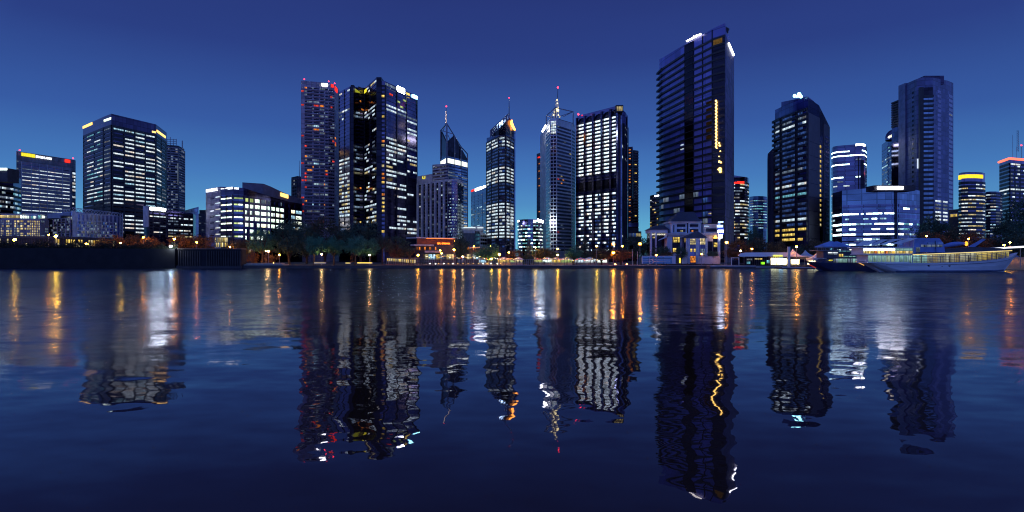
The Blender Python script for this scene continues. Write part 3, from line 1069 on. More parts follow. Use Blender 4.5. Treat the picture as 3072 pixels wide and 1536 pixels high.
def b_apartment():
    b = Bld('apartment_tower', 'tall mauve apartment tower dotted with red and orange windows', [(903, 242), (913, 242), (984, 249), (1004, 254), (1012, 262, 428), (1018, 272, 436)], 410, surf('mauve_tower_concrete', (0.38, 0.33, 0.40), 0.7, panel=(4, 3.4)), 30, body='wall')
    rw = b.rows(1, 258, 10.3, 42, 913)

    def lf(r, c, q, rg):
        x = rg.random()
        base = 0.9 if r in (28, 29, 31, 33, 35, 37) else .5
        if c == 0:
            return 'R' if x < .06 else ('O' if x < .10 else ('D' if x < .25 else None))
        if r in (4, 8, 10, 11, 13, 22, 24, 28, 29, 31, 34, 36, 37):
            return rg.choice('DDCDO' if r > 20 else 'DDCD') if x < .45 else None
        return ('O' if x < .015 else 'Y' if x < .02 else 'R' if x < .025 else 'D' if x < .12 else None)
    bg = b.part('glazing', M['blackglass'])
    for i, bays in ((1, [914, 921, 937, 941, 957, 960, 972, 975, 984]), (2, [985, 991, 997, 1003])):
        f = b.faces[i]
        for j in range(0, len(bays) - 1):
            if i == 1 and j in (2, 4, 6):
                continue
            for z, h in rw:
                f.box(bg, f.uX(bays[j]) + .1, f.uX(bays[j + 1]) - .1, z - h * .66, z - h * .28, 0, 0.06)
        b.grid(i, rw, bays, lf if i == 1 else (lambda r, c, q, rg: ('R' if rg.random() < .4 else 'D') if rg.random() < (.25 if r < 3 or r in (21, 22) else .06) else None), (0.3, 0.78), 0.5 if i == 1 else 0.35, None, 0.0, 0.3)
        slab = b.part('balcony', surf('mauve_balcony', (0.44, 0.39, 0.46), 0.7))
        for z, h in rw:
            f.box(slab, f.uX(bays[0]), f.uX(bays[-1]) if i == 2 else f.uX(973), z - h * 1.0, z - h * .78, 0, 0.9)
    b.grid(0, rw, [904, 912], lambda r, c, q, rg: 'R' if r in (1, 5, 14, 22, 27, 32, 34, 36) else None, (0.3, 0.75), 0.3, None)
    f = b.faces[2]
    b.sign(1, 965, 983, 251.5, 258.5, 'sign_blue' if False else 'sign_white')
    b.sign(2, 993, 1000, 253, 262, 'sign_red')
    b.sign(3, 1004, 1011, 262, 275, 'sign_red')
    f3 = b.faces[4]
    for Y, k in ((415, 'O'), (430, 'R'), (436, 'O')):
        b.win(b.faces[3], 0.5, 4, pz(Y + 5, 425), pz(Y, 425), k)
    for X, Y, D in ((913, 237.5, 410), (986, 244, 417), (1004, 250, 425)):
        b.beacon(X, Y, D, 0.6)
    b.finish()


def b_twin():
    b = Bld('office_tower', 'massive twin dark glass tower with bright blue-white lights along its top', [(1017, 276), (1052, 258), (1074, 262, 372), (1093, 263, 378), (1132, 247), (1145, 243), (1154, 243), (1251, 288)], 350, M['navy'], 36)
    nfl = 36
    rw = b.rows(0, 281, 11.0, nfl, 1017)
    rr = b.rows(6, 258, 12.3, 36, 1154)
    hot_l = [.9, 0, 0, 0, 0, .85, .3, .5, 0, 0, 0, 0, 0, 0, 0, .1, .2, .1, .5, .9, .9, .3, .5, .6, .9, .8, .4, .8, .85, .7, .9, .6, .8, .8, .5, .2]
    b.grid(0, rw, [1018, 1034, 1051], lambda r, c, q, rg: rg.choice('WWWK' if r > 22 else 'WWD') if rg.random() < hot_l[r] else None, (0.28, 0.78), 0.22, 'navy', 0.5, 0.4, 'dark', seg=2)
    # pale pillar, dark recess, face, dark pillar
    f = b.faces[1]
    f.box(b.part('pale_pillar', M['skyglass']), f.L * 0.18, f.L * 0.95, GZ, b.zt[1] - 0.5, 0.0, 1.4)
    f.box(b.part('dark_pillar', M['blackglass']), 0, f.L * 0.18, GZ, b.zt[1] + 0.6, 0.0, 1.8)
    rw3 = b.rows(3, 270, 11.2, 36, 1093)
    hot_m = [.95, .5, .1, .05, 0, .05, .7, .7, .1, 0, 0, 0, .2, .1, .2, .6, .2, .5, .1, .2, .2, .6, .7, .1, .2, .2, .5, .6, .2, .3, .4, .8, .3, .5, .6, .4]
    b.grid(3, rw3, [1094, 1111, 1131], lambda r, c, q, rg: rg.choice('WWWK' if r < 2 or r > 20 else 'WWD') if rg.random() < hot_m[r] else None, (0.28, 0.78), 0.22, 'navy', 0.5, 0.35, 'dark', seg=3)
    b.grid(2, rw3, [1075, 1092], lambda r, c, q, rg: ('Y' if r < 1 else rg.choice('YOK')) if rg.random() < .10 else None, (0.3, 0.75), 0.2, 'dark', seg=2)
    m = MB()
    p = pt(1138, 233, 352)
    q0 = px(1132.5, 351), px(1144.5, 349.5)
    m.box(q0[0], q0[1], 349.0, 356, GZ, pz(233, 350))
    m.build('dark_pillar', M['blackglass'], b.root)
    f = b.faces[5]
    b.grid(5, rr, [1145.5, 1153.5], lambda r, c, q, rg: rg.choice('YKO') if rg.random() < (.38 if r > 12 else .1) else None, (0.25, 0.8), 0.15, 'dark')
    hot_r = [.2, .12, .1, .1, .6, .75, .2, .1, .3, .1, .1, .2, .35, .95, .9, .9, .6, .85, .4, .7, .9, .4, .5, .9, .9, .4, .7, .4, .3, .2, .2, .35, .3, .3, .3, .2]

    def right(r, c, q, rg):
        if r == 0:
            return None
        if r < 4:
            return rg.choice('GYR') if rg.random() < .14 else None
        p = hot_r[r] * (0.75 if c == 2 else 1)
        k = 'WWWWD' if r < 15 else 'WWWWWWK'
        if r == 11 and c == 2:
            return 'K' if rg.random() < .5 else None
        return None
    main = runlit(lambda r, c: hot_r[r] * (0.75 if c == 2 else 1), lambda r, c, rg: rg.choice('WWWWD' if r < 15 else 'WWWWWWK'), .88)
    b.grid(6, rr, [1156, 1189.5, 1219, 1250], lambda r, c, q, rg: right(r, c, q, rg) or (main(r, c, q, rg) if r > 3 else None), (0.28, 0.78), 0.22, 'navy', 0.7, 0.5, 'dark', seg=3)
    f = b.faces[6]
    # lit parapet
    z = pz(243, 350)
    for X0, X1, k in ((1156, 1189, 'D'), (1219, 1228, 'Y')):
        ua, ub = f.uX(X0), f.uX(X1)
        zz = b.ztop(6, ua)
        b.wins.append((1, f, ua, ub, zz - 3.6, zz - 0.8, k, 0.2))
    b.sign(6, 1191.5, 1212, 262.5, 278, 'sign_blown', d=0.6)
    b.sign(6, 1236, 1249.5, 286.5, 295, 'sign_cyan', d=0.9)
    f0 = b.faces[0]
    b.sign(3, 1094, 1101, 268, 278, 'sign_yellow')
    b.finish()


def b_hotel():
    b = Bld('hotel', 'pale ribbed hotel with a rounded glass end and a small yellow sign', [(1250, 548, 372), (1344, 537, 352), (1356, 536, 349), (1372, 537, 352), (1384, 541, 358), (1390, 545, 364)], 352, surf('hotel_concrete', (0.54, 0.54, 0.56), 0.6), 26, body='wall')
    rw = b.rows(0, 560, 9.2, 17, 1250)
    bays = [1252 + k * 13.1 for k in range(8)]
    gl = b.part('glazing', M['blackglass'])
    f = b.faces[0]
    for k in range(7):
        f.box(gl, f.uX(bays[k] + 5.5), f.uX(bays[k] + 12), GZ + 6, f.zY(556, 0), 0, 0.1)
        ua, ub = f.uX(bays[k] + 5.8), f.uX(bays[k] + 11.7)
        for r, (z, h) in enumerate(rw):
            f.box(b.part('cladding', M['char']), ua, ub, z - h * .32, z, 0.05, 0.2)
            if RNG.random() < .16:
                b.win(f, ua + .3, ub - .5, z - h * .85, z - h * .45, RNG.choice('DDW'), 0.2)
        f.box(b.part('rib', M['pale']), f.uX(bays[k] + 1), f.uX(bays[k] + 4.5), GZ + 5, f.zY(554, 0), 0, 0.9)
    # the round glass end
    for i in (1, 2, 3, 4):
        f = b.faces[i]
        f.box(b.part('end_glazing', M['blueglass'] if i < 3 else M['skyglass']), 0, f.L, GZ + 5, b.zt[1] - 1.0 if i < 3 else b.zt[1] - 2, 0, 0.12)
        rw2 = [(pz(548 + 9.0 * k, 352), 1.78) for k in range(19)]
        hot = [.1, .05, .1, .15, .2, .3, .5] + [.62] * 12
        b.grid(i, rw2, [0.04, 0.5, 0.96] if i < 3 else [0.1, 0.5], prob(hot, 'DDWC') if i < 4 else prob(.1, 'D'), (0.3, 0.72), 0.25, 'navy' if i < 3 else None, seg=3, px_bays=False)
    # set-back upper storeys
    m = MB()
    P = [(px(1297, 362), 362), (px(1345, 354), 354), (px(1345, 354) * 1.06, 376), (px(1297, 362) * 1.06, 384)]
    m.prism(P, b.zt[1] - 4, [pz(494, 362), pz(490, 354), pz(490, 354), pz(494, 362)])
    m.build('upper_block', surf('hotel_upper_concrete', (0.45, 0.45, 0.48), 0.6, panel=(4, 3.6)), b.root)
    f = Face(P[0], P[1])
    for k in range(5):
        z = pz(500 + 9.5 * k, 360)
        f.box(b.part('upper_band', M['deepglass']), 0.4, f.L - 0.3, z - 0.9, z, 0, 0.12)
        for c in range(6):
            if RNG.random() < .25:
                b.win(f, f.L * (.05 + c * .15), f.L * (.13 + c * .15), z - .8, z - .1, 'D', .2)
    m = MB()
    P = [(px(1250, 371), 371.5), (px(1297, 361), 361.5), (px(1297, 361) * 1.04, 376), (px(1250, 371) * 1.04, 386)]
    m.prism(P, b.zt[0] - 1, [pz(529, 371), pz(521, 361), pz(521, 361), pz(529, 371)])
    m.build('sign_block', surf('hotel_sign_wall', (0.45, 0.44, 0.50), 0.6), b.root)
    f = Face(P[0], P[1])
    m = MB()
    f.text(m, 'U', f.uX(1268), f.uX(1276.5), pz(537.5, 367), pz(529, 367), 0.2)
    m.build('sign', M['sign_yellow'], b.root)
    b.finish()


def b_spire():
    b = Bld('office_tower', 'blue tower with a slanting open steel crown and a lattice spire', [(1322, 470, 498), (1340.5, 463, 480), (1364, 470, 489), (1384, 477, 497), (1402.5, 485, 506)], 480, M['deepglass'], 26)
    rwl = [(b.zt[1] - 0.5 - 2.35 * k, 2.35) for k in range(32)]

    def lf(r, c, q, rg):
        if r < 2:
            return None
        return ('D' if rg.random() < (.75 if r % 2 else .4) else None) if r < 18 else (rg.choice('KWKD') if rg.random() < .8 else None)
    for i, bays in ((0, [1323, 1339]), (1, [1342, 1363]), (2, [1364, 1383]), (3, [1384, 1401])):
        f = b.faces[i]
        f.box(b.part('crown_band', M['skyglass']), 0, f.L, b.zt[1] - 3.2, b.zt[1] - 1.2, 0, 0.15)
        b.grid(i, [(z - 7.8, h) for z, h in rwl], bays, lf if i > 0 else prob(.25, 'D'), (0.36, 0.78), 0.4, 'skyglass', 0.0, seg=2)
        m = MB()
        f.box(m, 0.5, f.L - 0.3, b.zt[1] - 6.6, b.zt[1] - 2.9, 0.05, 0.35)
        m.build('sign', glow('crown_light', (0.9, 1.0, 0.92), 1.6, var=0.05), b.root)
    # dark blades of the crown
    z0 = b.zt[1] - 1.2
    bl = MB()
    for (Xa, Ya, Da, Xb, Yb, Db) in ((1323.5, 394, 497, 1338, 426, 482), (1343, 425, 481, 1362, 408, 488), (1365, 412, 489, 1382, 443, 496), (1385, 446, 497, 1401, 475, 505)):
        P = [(px(Xa, Da), Da), (px(Xb, Db), Db)]
        f = Face(P[0], P[1])
        bl.hexa([f.at(0, 0, z0), f.at(f.L, 0, z0), f.at(f.L, -1, z0), f.at(0, -1, z0), f.at(0, 0, pz(Ya, Da)), f.at(f.L, 0, pz(Yb, Db)), f.at(f.L, -1, pz(Yb, Db)), f.at(0, -1, pz(Ya, Da))])
    bl.build('crown_blade', M['blackglass'], b.root)
    m = MB()
    top = pt(1338, 371, 484)
    nodes = {1322: (391, 498), 1340.5: (371, 480), 1364: (409, 489), 1383: (440, 496), 1402.5: (462, 506)}
    prev = None
    for X, (Y, D) in nodes.items():
        p = pt(X, Y, D)
        m.tube((p.x, p.y - .5, z0 - 140 if X in (1340.5, 1402.5) else z0 - 8), (p.x, p.y - .5, p.z), 0.75 if X == 1340.5 else 0.5)
        if prev:
            m.tube(prev, p, 0.45)
        prev = p
    m.tube(pt(1322, 391, 498), pt(1356, 401, 488), 0.3)
    m.tube(pt(1330, 392, 498), pt(1336, 372, 486), 0.25)
    m.tube(pt(1326, 427, 498), pt(1337, 405, 484), 0.28)
    m.tube(pt(1344, 405, 482), pt(1352, 424, 486), 0.28)
    m.tube(pt(1352, 424, 486), pt(1361, 404, 489), 0.28)
    m.build('crown_frame', M['steel'], b.root)
    m = MB()
    m.tube(pt(1338.5, 372, 484), pt(1338.8, 345, 484), .75, 0.45)
    m.tube(pt(1338.8, 345, 484), pt(1339, 320, 484), 0.4, 0.12)
    m.build('mast', M['steel'], b.root)
    m = MB()
    for k in range(9):
        m.ball(pt(1338 + RNG.uniform(-1, 1), 367 - k * 4.0, 483), 0.28, 6, 4)
    m.build('mast_light', glow('mast_lights', (1.0, 0.75, 0.6), 2.5), b.root)
    b.beacon(1339, 319, 484, 0.8)
    b.finish()


def b_mid():
    b = Bld('office_block', 'blue glass office block with a red and white sign below its slanting roofline', [(1413, 572), (1448, 560), (1463, 555)], 520, M['blueglass'], 26)
    b.grid(0, b.rows(0, 590, 8.6, 16), [1414, 1424, 1435, 1447], prob([.02, .02, .05, .05, .1, .1, .7, .2, .2, .1, .3, .5, .6, .7, .6, .5], 'DDDC'), (0.35, 0.7), 0.15, 'navy', 0.2, 0.2, 'navy', seg=3)
    b.grid(1, b.rows(0, 590, 8.6, 16), [1449, 1462], prob([.02, .05, .05, .3, .1, .1, .1, .2, .2, .1, .3, .5, .6, .7, .6, .5], 'DDC'), (0.35, 0.7), 0.15, 'navy', seg=3)
    b.sign(0, 1414, 1425, 568.5, 574, 'sign_red')
    b.sign(0, 1426, 1446, 562.5, 570.5, 'sign_white')
    b.sign(1, 1449, 1457, 557.5, 563.5, 'sign_white')
    b.finish()
    b = Bld('stone_house', 'old pale stone block with flat roofs below the slanted-crown tower', [(1390, 700), (1421, 698), (1440, 693), (1462, 704, 402)], 385, M['pale'], 18, 'building', body='wall')
    for i, bays in ((1, [1422, 1428, 1433, 1439]), (2, [1441, 1447, 1453, 1460])):
        f = b.faces[i]
        for z, h in b.rows(i, 702, 11, 3):
            for j in range(len(bays) - 1):
                f.box(b.part('dark_window', M['blackglass']), f.uX(bays[j]) + .4, f.uX(bays[j + 1]) - .3, z - h * .8, z - h * .2, 0, .08)
    m = MB()
    m.pbox(1388, 1424, 684, 700, 384, 12)
    m.pbox(1424, 1448, 679, 694, 388, 10)
    m.build('upper_storey', surf('stone_upper', (0.5, 0.49, 0.52), 0.7), b.root)
    m = MB()
    m.pbox(1386, 1425, 681, 684, 383.2, 12)
    m.pbox(1432, 1450, 682, 684.5, 386.9, 1)
    m.build('roof_light', glow('roof_light', (0.75, 0.9, 1.0), 1.1), b.root)
    b.finish()


def b_flame():
    b = Bld('office_tower', 'stepped dark tower with an orange flame-shaped sign and tall roof mast', [(1460, 414, 404), (1475, 410, 394), (1496, 406, 383), (1517, 404, 380), (1529, 407, 386), (1541, 411, 394)], 380, M['navy'], 26)
    pit = 9.8 / F * 383
    z0 = pz(412, 383)
    rw = [(z0 - pit * k, pit) for k in range(34)]

    def lf(cmax):
        def fn(r, c, q, rg):
            if r < 3:
                p = .92
            elif r < 9:
                return 'B' if rg.random() < .8 else None
            elif r < 14:
                p = .85
            elif r < 20:
                return 'B' if rg.random() < .75 else ('W' if r > 17 and cmax == 0 and rg.random() < .5 else None)
            elif r < 31:
                p = .9
            else:
                return 'B' if rg.random() < .3 else None
            return ('W' if rg.random() < .9 else 'D') if rg.random() < p else 'B'
        return fn
    for i, bays in ((0, [1460, 1475]), (1, [1475, 1496]), (2, [1496, 1517]), (3, [1517, 1529]), (4, [1529, 1541])):
        b.grid(i, rw, bays, lf(i), (0.28, 0.82), 0.25, 'dark', 1.1, 0.45, 'dark', seg=2 if i < 3 else 1, jit=0)
    # sloping dark crown
    Q = [(1475, 407, 394), (1496, 387, 385), (1517, 365, 380.6), (1530, 353, 387), (1541, 386, 394.5)]
    P = [(px(x, d), d) for x, y, d in Q]
    zt = [pz(y, d) for x, y, d in Q]
    m = MB()
    m.prism(P + [(P[-1][0] * 1.05, P[-1][1] * 1.05), (P[0][0] * 1.05, P[0][1] * 1.05)], b.zt[1] - 2, zt + [zt[-2], zt[0]])
    m.build('crown', M['blackglass'], b.root)
    f = Face(P[3], P[4])
    m = MB()
    pts = [(0.03, 363), (0.2, 371), (0.45, 377), (0.95, 384), (0.9, 389), (0.35, 383), (0.0, 377)]
    g = Face(P[2], P[4])
    seq = [(1530, 361), (1531.5, 369), (1535, 376), (1540, 384), (1539, 387), (1532, 381), (1527.5, 374), (1527.5, 368)]
    vs = []
    for X, Y in seq:
        vs.append(g.at(g.uX(X), 1.6, pz(Y, 389)))
    n = len(vs)
    vb = [g.at(g.uX(X), 0.8, pz(Y, 389)) for X, Y in seq]
    m.v = vs + vb
    m.f = [tuple(range(n)), tuple(reversed(range(n, 2 * n)))] + [(k, (k + 1) % n, n + (k + 1) % n, n + k) for k in range(n)]
    m.build('sign', glow('flame_sign', (1.0, 0.33, 0.05), 7.0), b.root)
    m = MB()
    A, B2 = pt(1471.5, 391, 392), pt(1527, 340, 384)
    A0, B0 = pt(1471.5, 411, 392), pt(1527, 354, 384)
    m.tube(A, B2, 0.28)
    for k in range(8):
        t = k / 7
        m.tube(A.lerp(B2, t), A0.lerp(B0, t), 0.4)
    m.build('roof_rail', M['steel'], b.root)
    pan = MB()
    for k in range(7):
        a, c = A.lerp(B2, (k + .12) / 7), A.lerp(B2, (k + .88) / 7)
        d, e = A0.lerp(B0, (k + .88) / 7), A0.lerp(B0, (k + .12) / 7)
        i = len(pan.v)
        pan.hexa([tuple(e), tuple(d), tuple(d + Vector((0, .2, 0))), tuple(e + Vector((0, .2, 0))), tuple(a), tuple(c), tuple(c + Vector((0, .2, 0))), tuple(a + Vector((0, .2, 0)))])
    pan.build('roof_screen', M['skyglass'], b.root)
    m = MB()
    m.tube(pt(1527.3, 355, 385), pt(1527.3, 294, 385), 0.4, 0.2)
    m.build('mast', M['steel'], b.root)
    b.beacon(1527.3, 293.5, 385, 0.5)
    m = MB()
    m.box(px(1541.2, 394), px(1546.5, 394), 394, 412, GZ, pz(388, 394))
    m.build('fin', M['skyglass'], b.root)
    b.finish()


def ring(X0, X1, D, ry, n):
    """Bearings and distances of a bowed front between two bearings."""
    out = []
    for k in range(n + 1):
        a = math.pi * (1 - k / n)
        X = (X0 + X1) / 2 + (X1 - X0) / 2 * math.cos(a)
        out.append((X, D - ry * math.sin(a)))
    return out


def b_round():
    R0 = ring(1554, 1628, 428, 12, 7)
    b = Bld('office_block', 'low rounded office block ringed with cyan and white window bands', [(x, CY - (pz(658, 418) - H) / d * F, d) for x, d in R0], 420, M['blueglass'], 12)
    z0 = pz(662, 418)
    h = 10.6 / F * 418
    rw = [(z0 - h * k, h) for k in range(9)]
    p = [.25, .7, .95, .95, .95, .95, .8, .95, .8]
    for i in range(7):
        b.grid(i, rw, [0, 0.5, 1.0], lambda r, c, q, rg, i=i: (rg.choice('TTCH' if 1 < i < 5 else 'HWPD') if rg.random() < p[r] else None), (0.38, 0.75), 0.3, 'navy' if not 1 < i < 5 else 'blueglass', 0.2, 0.3, 'dark', px_bays=False)
    b.sign(6, 1613, 1627.5, 659.5, 666.5, 'sign_blown', d=0.6)
    b.sign(0, 1554.5, 1558, 661, 666, 'sign_white', d=0.4)
    b.finish()
    b = Bld('hotel_tower', 'thin dark tower with orange windows showing left of the mast-topped tower', [(1610, 462), (1622, 459), (1634, 461)], 570, M['blackglass'], 22)
    b.grid(0, b.rows(0, 466, 11, 24), [1611, 1616, 1621], lambda r, c, q, rg: 'O' if c == 1 and rg.random() < .4 else None, (0.4, 0.7), 0.2, 'dark')
    b.sign(0, 1614, 1621, 470, 474, 'sign_red')
    b.finish()


def b_mast():
    mat = surf('pale_blue_panels', (0.62, 0.62, 0.64), 0.42, 0.6, var=0.12)
    b = Bld('office_tower', 'pale striped tower topped with a steel box frame and lit mast', [(1621, 406), (1637, 376), (1650, 356), (1670, 354), (1715, 369), (1726, 376)], 425, mat, 30, body='wall')
    pit = 10.6 / F * 425
    zt = pz(372, 425)
    rw = [(zt - pit * k, pit) for k in range(36)]
    # left: fine ribs, then a slanted striped strip
    f = b.faces[0]
    for k in range(7):
        f.box(b.part('rib', M['alu']), f.L * (k + .2) / 7, f.L * (k + .5) / 7, GZ, b.zt[0] - .5, 0, 0.35)
    b.grid(1, rw[3:], [1638, 1649.5], prob(.04, 'D'), (0.0, 0.55), 0.1, None, seg=2)
    dk = b.part('glazing', M['blackglass'])
    for i, ua, ub in ((1, 0.15, .95), (2, .1, .45), (2, .55, .92), (3, .03, .97), (4, .1, .9)):
        g = b.faces[i]
        for r, (z, h) in enumerate(rw):
            g.box(dk, g.L * ua, g.L * ub, z - h * (.98 if i == 2 else .9), z - h * (.35 if i != 2 else .28), 0, 0.08)
    b.grid(2, [(pz(361 + k * 8, 425), 8 / F * 425) for k in range(5)], [1653, 1660, 1668], lambda r, c, q, rg: 'W', (0.1, 0.85), 0.2, None)
    b.grid(3, rw, [1672, 1682, 1692, 1702, 1713], lambda r, c, q, rg: rg.choice('ORKDDT') if rg.random() < .045 else None, (0.3, 0.6), 0.1, None, seg=2)
    b.grid(2, rw[4:], [1651.5, 1660, 1668.5], prob(.1, 'D'), (0.2, 0.6), 0.1, None, seg=2)
    # sloping white light at the left shoulder
    m = MB()
    m.tube(pt(1628, 394, 445), pt(1637.5, 376.5, 432), 0.75)
    m.build('sign', M['sign_white'], b.root)
    # box frame
    m = MB()
    D1, D2 = 428, 452
    T = {1639: (348, 362 + 6), 1666: (321, 355), 1719.5: (335, 371)}
    for D in (D1, D2):
        pts = [pt(1639, 347, D), pt(1666, 323, D), pt(1719, 335, D)]
        for a, c in zip(pts, pts[1:]):
            m.tube(a, c, 0.35)
        for X, (Ya, Yb) in T.items():
            m.tube(pt(X, Ya, D), pt(X, Yb + 8, D), 0.4)
        m.tube(pts[0], pt(1719, 370, D), 0.22)
        m.tube(pts[2], pt(1672, 352, D), 0.22)
        m.tube(pts[2], pt(1690, 350, D), 0.22)
    for X, (Ya, Yb) in T.items():
        m.tube(pt(X, Ya, D1), pt(X, Ya, D2), 0.3)
    m.build('crown_frame', M['steel'], b.root)
    m = MB()
    Dm = 436
    for X in (1653, 1662, 1668, 1678):
        m.tube(pt(X, 354, Dm), pt(1669.5 + (X - 1668) * .25, 322, Dm), 0.42)
    for X in (1667.5, 1671.5, 1675):
        m.tube(pt(X, 325, Dm), pt(X - .2, 291 + abs(X - 1671) * 3, Dm), 0.32)
    for k in range(6):
        Y = 348 - k * 6
        m.tube(pt(1660 + k * 1.4, Y, Dm), pt(1676 - k * .5, Y - 3, Dm), 0.2)
    m.build('mast', surf('white_mast_steel', (0.75, 0.74, 0.7), 0.5), b.root)
    m = MB()
    m.pbox(1671, 1677, 323, 333, Dm - 1, 1.2)
    for X, Y in ((1661, 345), (1665, 336), (1668, 326), (1675, 345), (1679, 350), (1672, 310), (1671, 300)):
        m.ball(pt(X, Y, Dm - 1), 0.45, 6, 4)
    m.build('mast_light', glow('mast_floodlight', (1.0, 0.85, 0.42), 3.0), b.root)
    m = MB()
    m.tube(pt(1673, 296, Dm), pt(1673.5, 264, Dm), 0.24, 0.14)
    m.build('mast_tip', M['dark'], b.root)
    b.beacon(1673.5, 262.5, Dm, 0.9)
    b.finish()


def b_arches():
    b = Bld('office_tower', 'dark tower packed with white windows between five arched bays', [(1732, 348), (1848, 318), (1860, 321), (1869, 330, 390), (1877, 338, 396), (1884, 348, 404)], 365, M['navy'], 30)
    f = b.faces[0]
    zt = f.zY(372, f.uX(1740))
    pit = f.zY(372, f.uX(1740)) - f.zY(382.7, f.uX(1740))
    rw = [(zt - pit * k, pit) for k in range(36)]
    cen = [1746, 1770, 1796, 1822, 1848]
    hw = [9.5, 9.5, 9.8, 10.2, 10.5]
    L2 = [.95] * 14 + [.7, .4]

    def lf(r, c, q, rg):
        if r < 16:
            p = L2[r]
        elif r < 20:
            return None
        else:
            p = [.95, .7, .9, .8, .95, .7, .8, .6, .7, .55, .6, .5, .5, .35, .5, .5][r - 20]
        if rg.random() < p:
            return 'V' if rg.random() < .95 else 'D'
        return 'B' if rg.random() < .6 else None
    lf_low = lf
    lf_top = runlit(lambda r, c: L2[r] if r < 16 else 0, lambda r, c, rg: 'V', .985)
    for c in range(5):
        g = b.faces[0]
        A, B3 = cen[c] - hw[c], cen[c] + hw[c]
        if c == 4:
            B3 = min(B3, 1857)
        b.grid(0, rw, [A, min(B3, 1847.5)] if c == 4 else [A, B3], lambda r, c2, q, rg: lf_top(r, c2, q, rg) if r < 16 else lf_low(r, c2, q, rg), (0.30, 0.78), 0.2, 'dark', 0.0, seg=3, seed=c)
    # plant level and tops of the bays
    pl = b.part('plant_level', M['blackglass'])
    for c in range(5):
        A, B3 = f.uX(cen[c] - hw[c]), min(f.uX(cen[c] + hw[c]), f.L - .2)
        f.box(pl, A, B3, rw[18][0] - pit, rw[16][0] - pit * .5, 0, 0.3)
        # arched head: stepped quarter curve of the pier into the bay
        wdt = B3 - A
        zb = zt + 0.8
        zc = b.ztop(0, A) - 2.2
        f.box(pl, A, B3, zb, zc, 0, 0.1)
        for k in range(6):
            t = (k + 1) / 6
            f.box(b.part('arch', M['blueglass']), A, A + wdt * 0.55 * (1 - math.sqrt(max(0, 1 - t * t))) + .1, zb + (zc - zb) * (k / 6), zb + (zc - zb) * (k + 1) / 6, 0.1, 0.9)
    edges = [1732.5] + [(cen[k] + hw[k] + cen[k + 1] - hw[k + 1]) / 2 for k in range(4)]
    for X in edges:
        u = f.uX(X)
        f.box(b.part('pier', M['deepglass']), max(0, u - .75), u + .75, GZ, b.ztop(0, u) - 1.5, 0, 1.5)
    for i, X in ((1, [1849, 1859]), (2, [1860, 1868.5]), (3, [1869.5, 1876.5]), (4, [1877.5, 1883.5])):
        g = b.faces[i]
        b.grid(i, rw, X, lambda r, c, q, rg, i=i: (rg.choice('WWO') if rg.random() < .9 else None) if i == 1 and r in range(1, 34) and r not in range(14, 20) else ('W' if rg.random() < .12 and i > 1 else None), (0.3, 0.7), 0.15, None, 3.2 if i == 1 else 1.2)
        g.box(b.part('pier', M['blueglass']), 0, 0.9, GZ, b.zt[i] - 2, 0, 1.2)
    # lit roof box
    m = MB()
    m.pbox(1847.5, 1870, 315, 335, 362.5, 12)
    m.build('roof_box', M['dark'], b.root)
    for k, (a, c) in enumerate(((1850.5, 1854.5), (1856, 1861.5), (1863, 1867.5))):
        g = Face((px(1847.5, 362.5), 362.5), (px(1870, 362.5), 362.5))
        b.win(g, g.uX(a), g.uX(c), pz(332.5, 362.5), pz(319.5, 362.5), 'K')
    b.beacon(1735, 343, 388, 0.8)
    b.finish()
    b = Bld('hotel_tower', 'dark tower with scattered orange windows to the right of the white-windowed tower', [(1884, 441), (1899, 440), (1899.2, 450), (1915, 452)], 470, M['blackglass'], 24)
    rw = b.rows(0, 446, 8.8, 28)
    b.grid(0, rw, [1886, 1893, 1897], lambda r, c, q, rg: ('O' if rg.random() < .35 else 'D' if rg.random() < .2 else None) if c == 0 else None, (0.35, 0.7), 0.3, 'char', 0.3, 0.4, 'char')
    b.grid(2, rw, [1900, 1904, 1910, 1915], lambda r, c, q, rg: ('Y' if rg.random() < .35 else None) if c == 1 and r % 3 == 1 else None, (0.35, 0.7), 0.3, 'char')
    m = MB()
    f = b.faces[0]
    f.box(m, f.uX(1897.2), f.L, pz(673, 470), b.zt[0], 0, 0.8)
    m.build('pier', M['blueglass'], b.root)
    m = MB()
    m.pbox(1882, 1916, 669, 680, 466, 8)
    m.build('podium_band', M['blueglass'], b.root)
    m = MB()
    m.pbox(1880, 1916, 684, 735, 464, 10)
    m.pbox(1916, 1924, 694, 735, 464, 10)
    m.build('podium', M['char'], b.root)
    g = Face((px(1880, 464), 464), (px(1924, 464), 464))
    for k in range(12):
        b.win(g, g.uX(1882 + k * 3.4), g.uX(1884 + k * 3.4), pz(710, 464), pz(700, 464), RNG.choice('BBDK'), .15)
    b.finish()


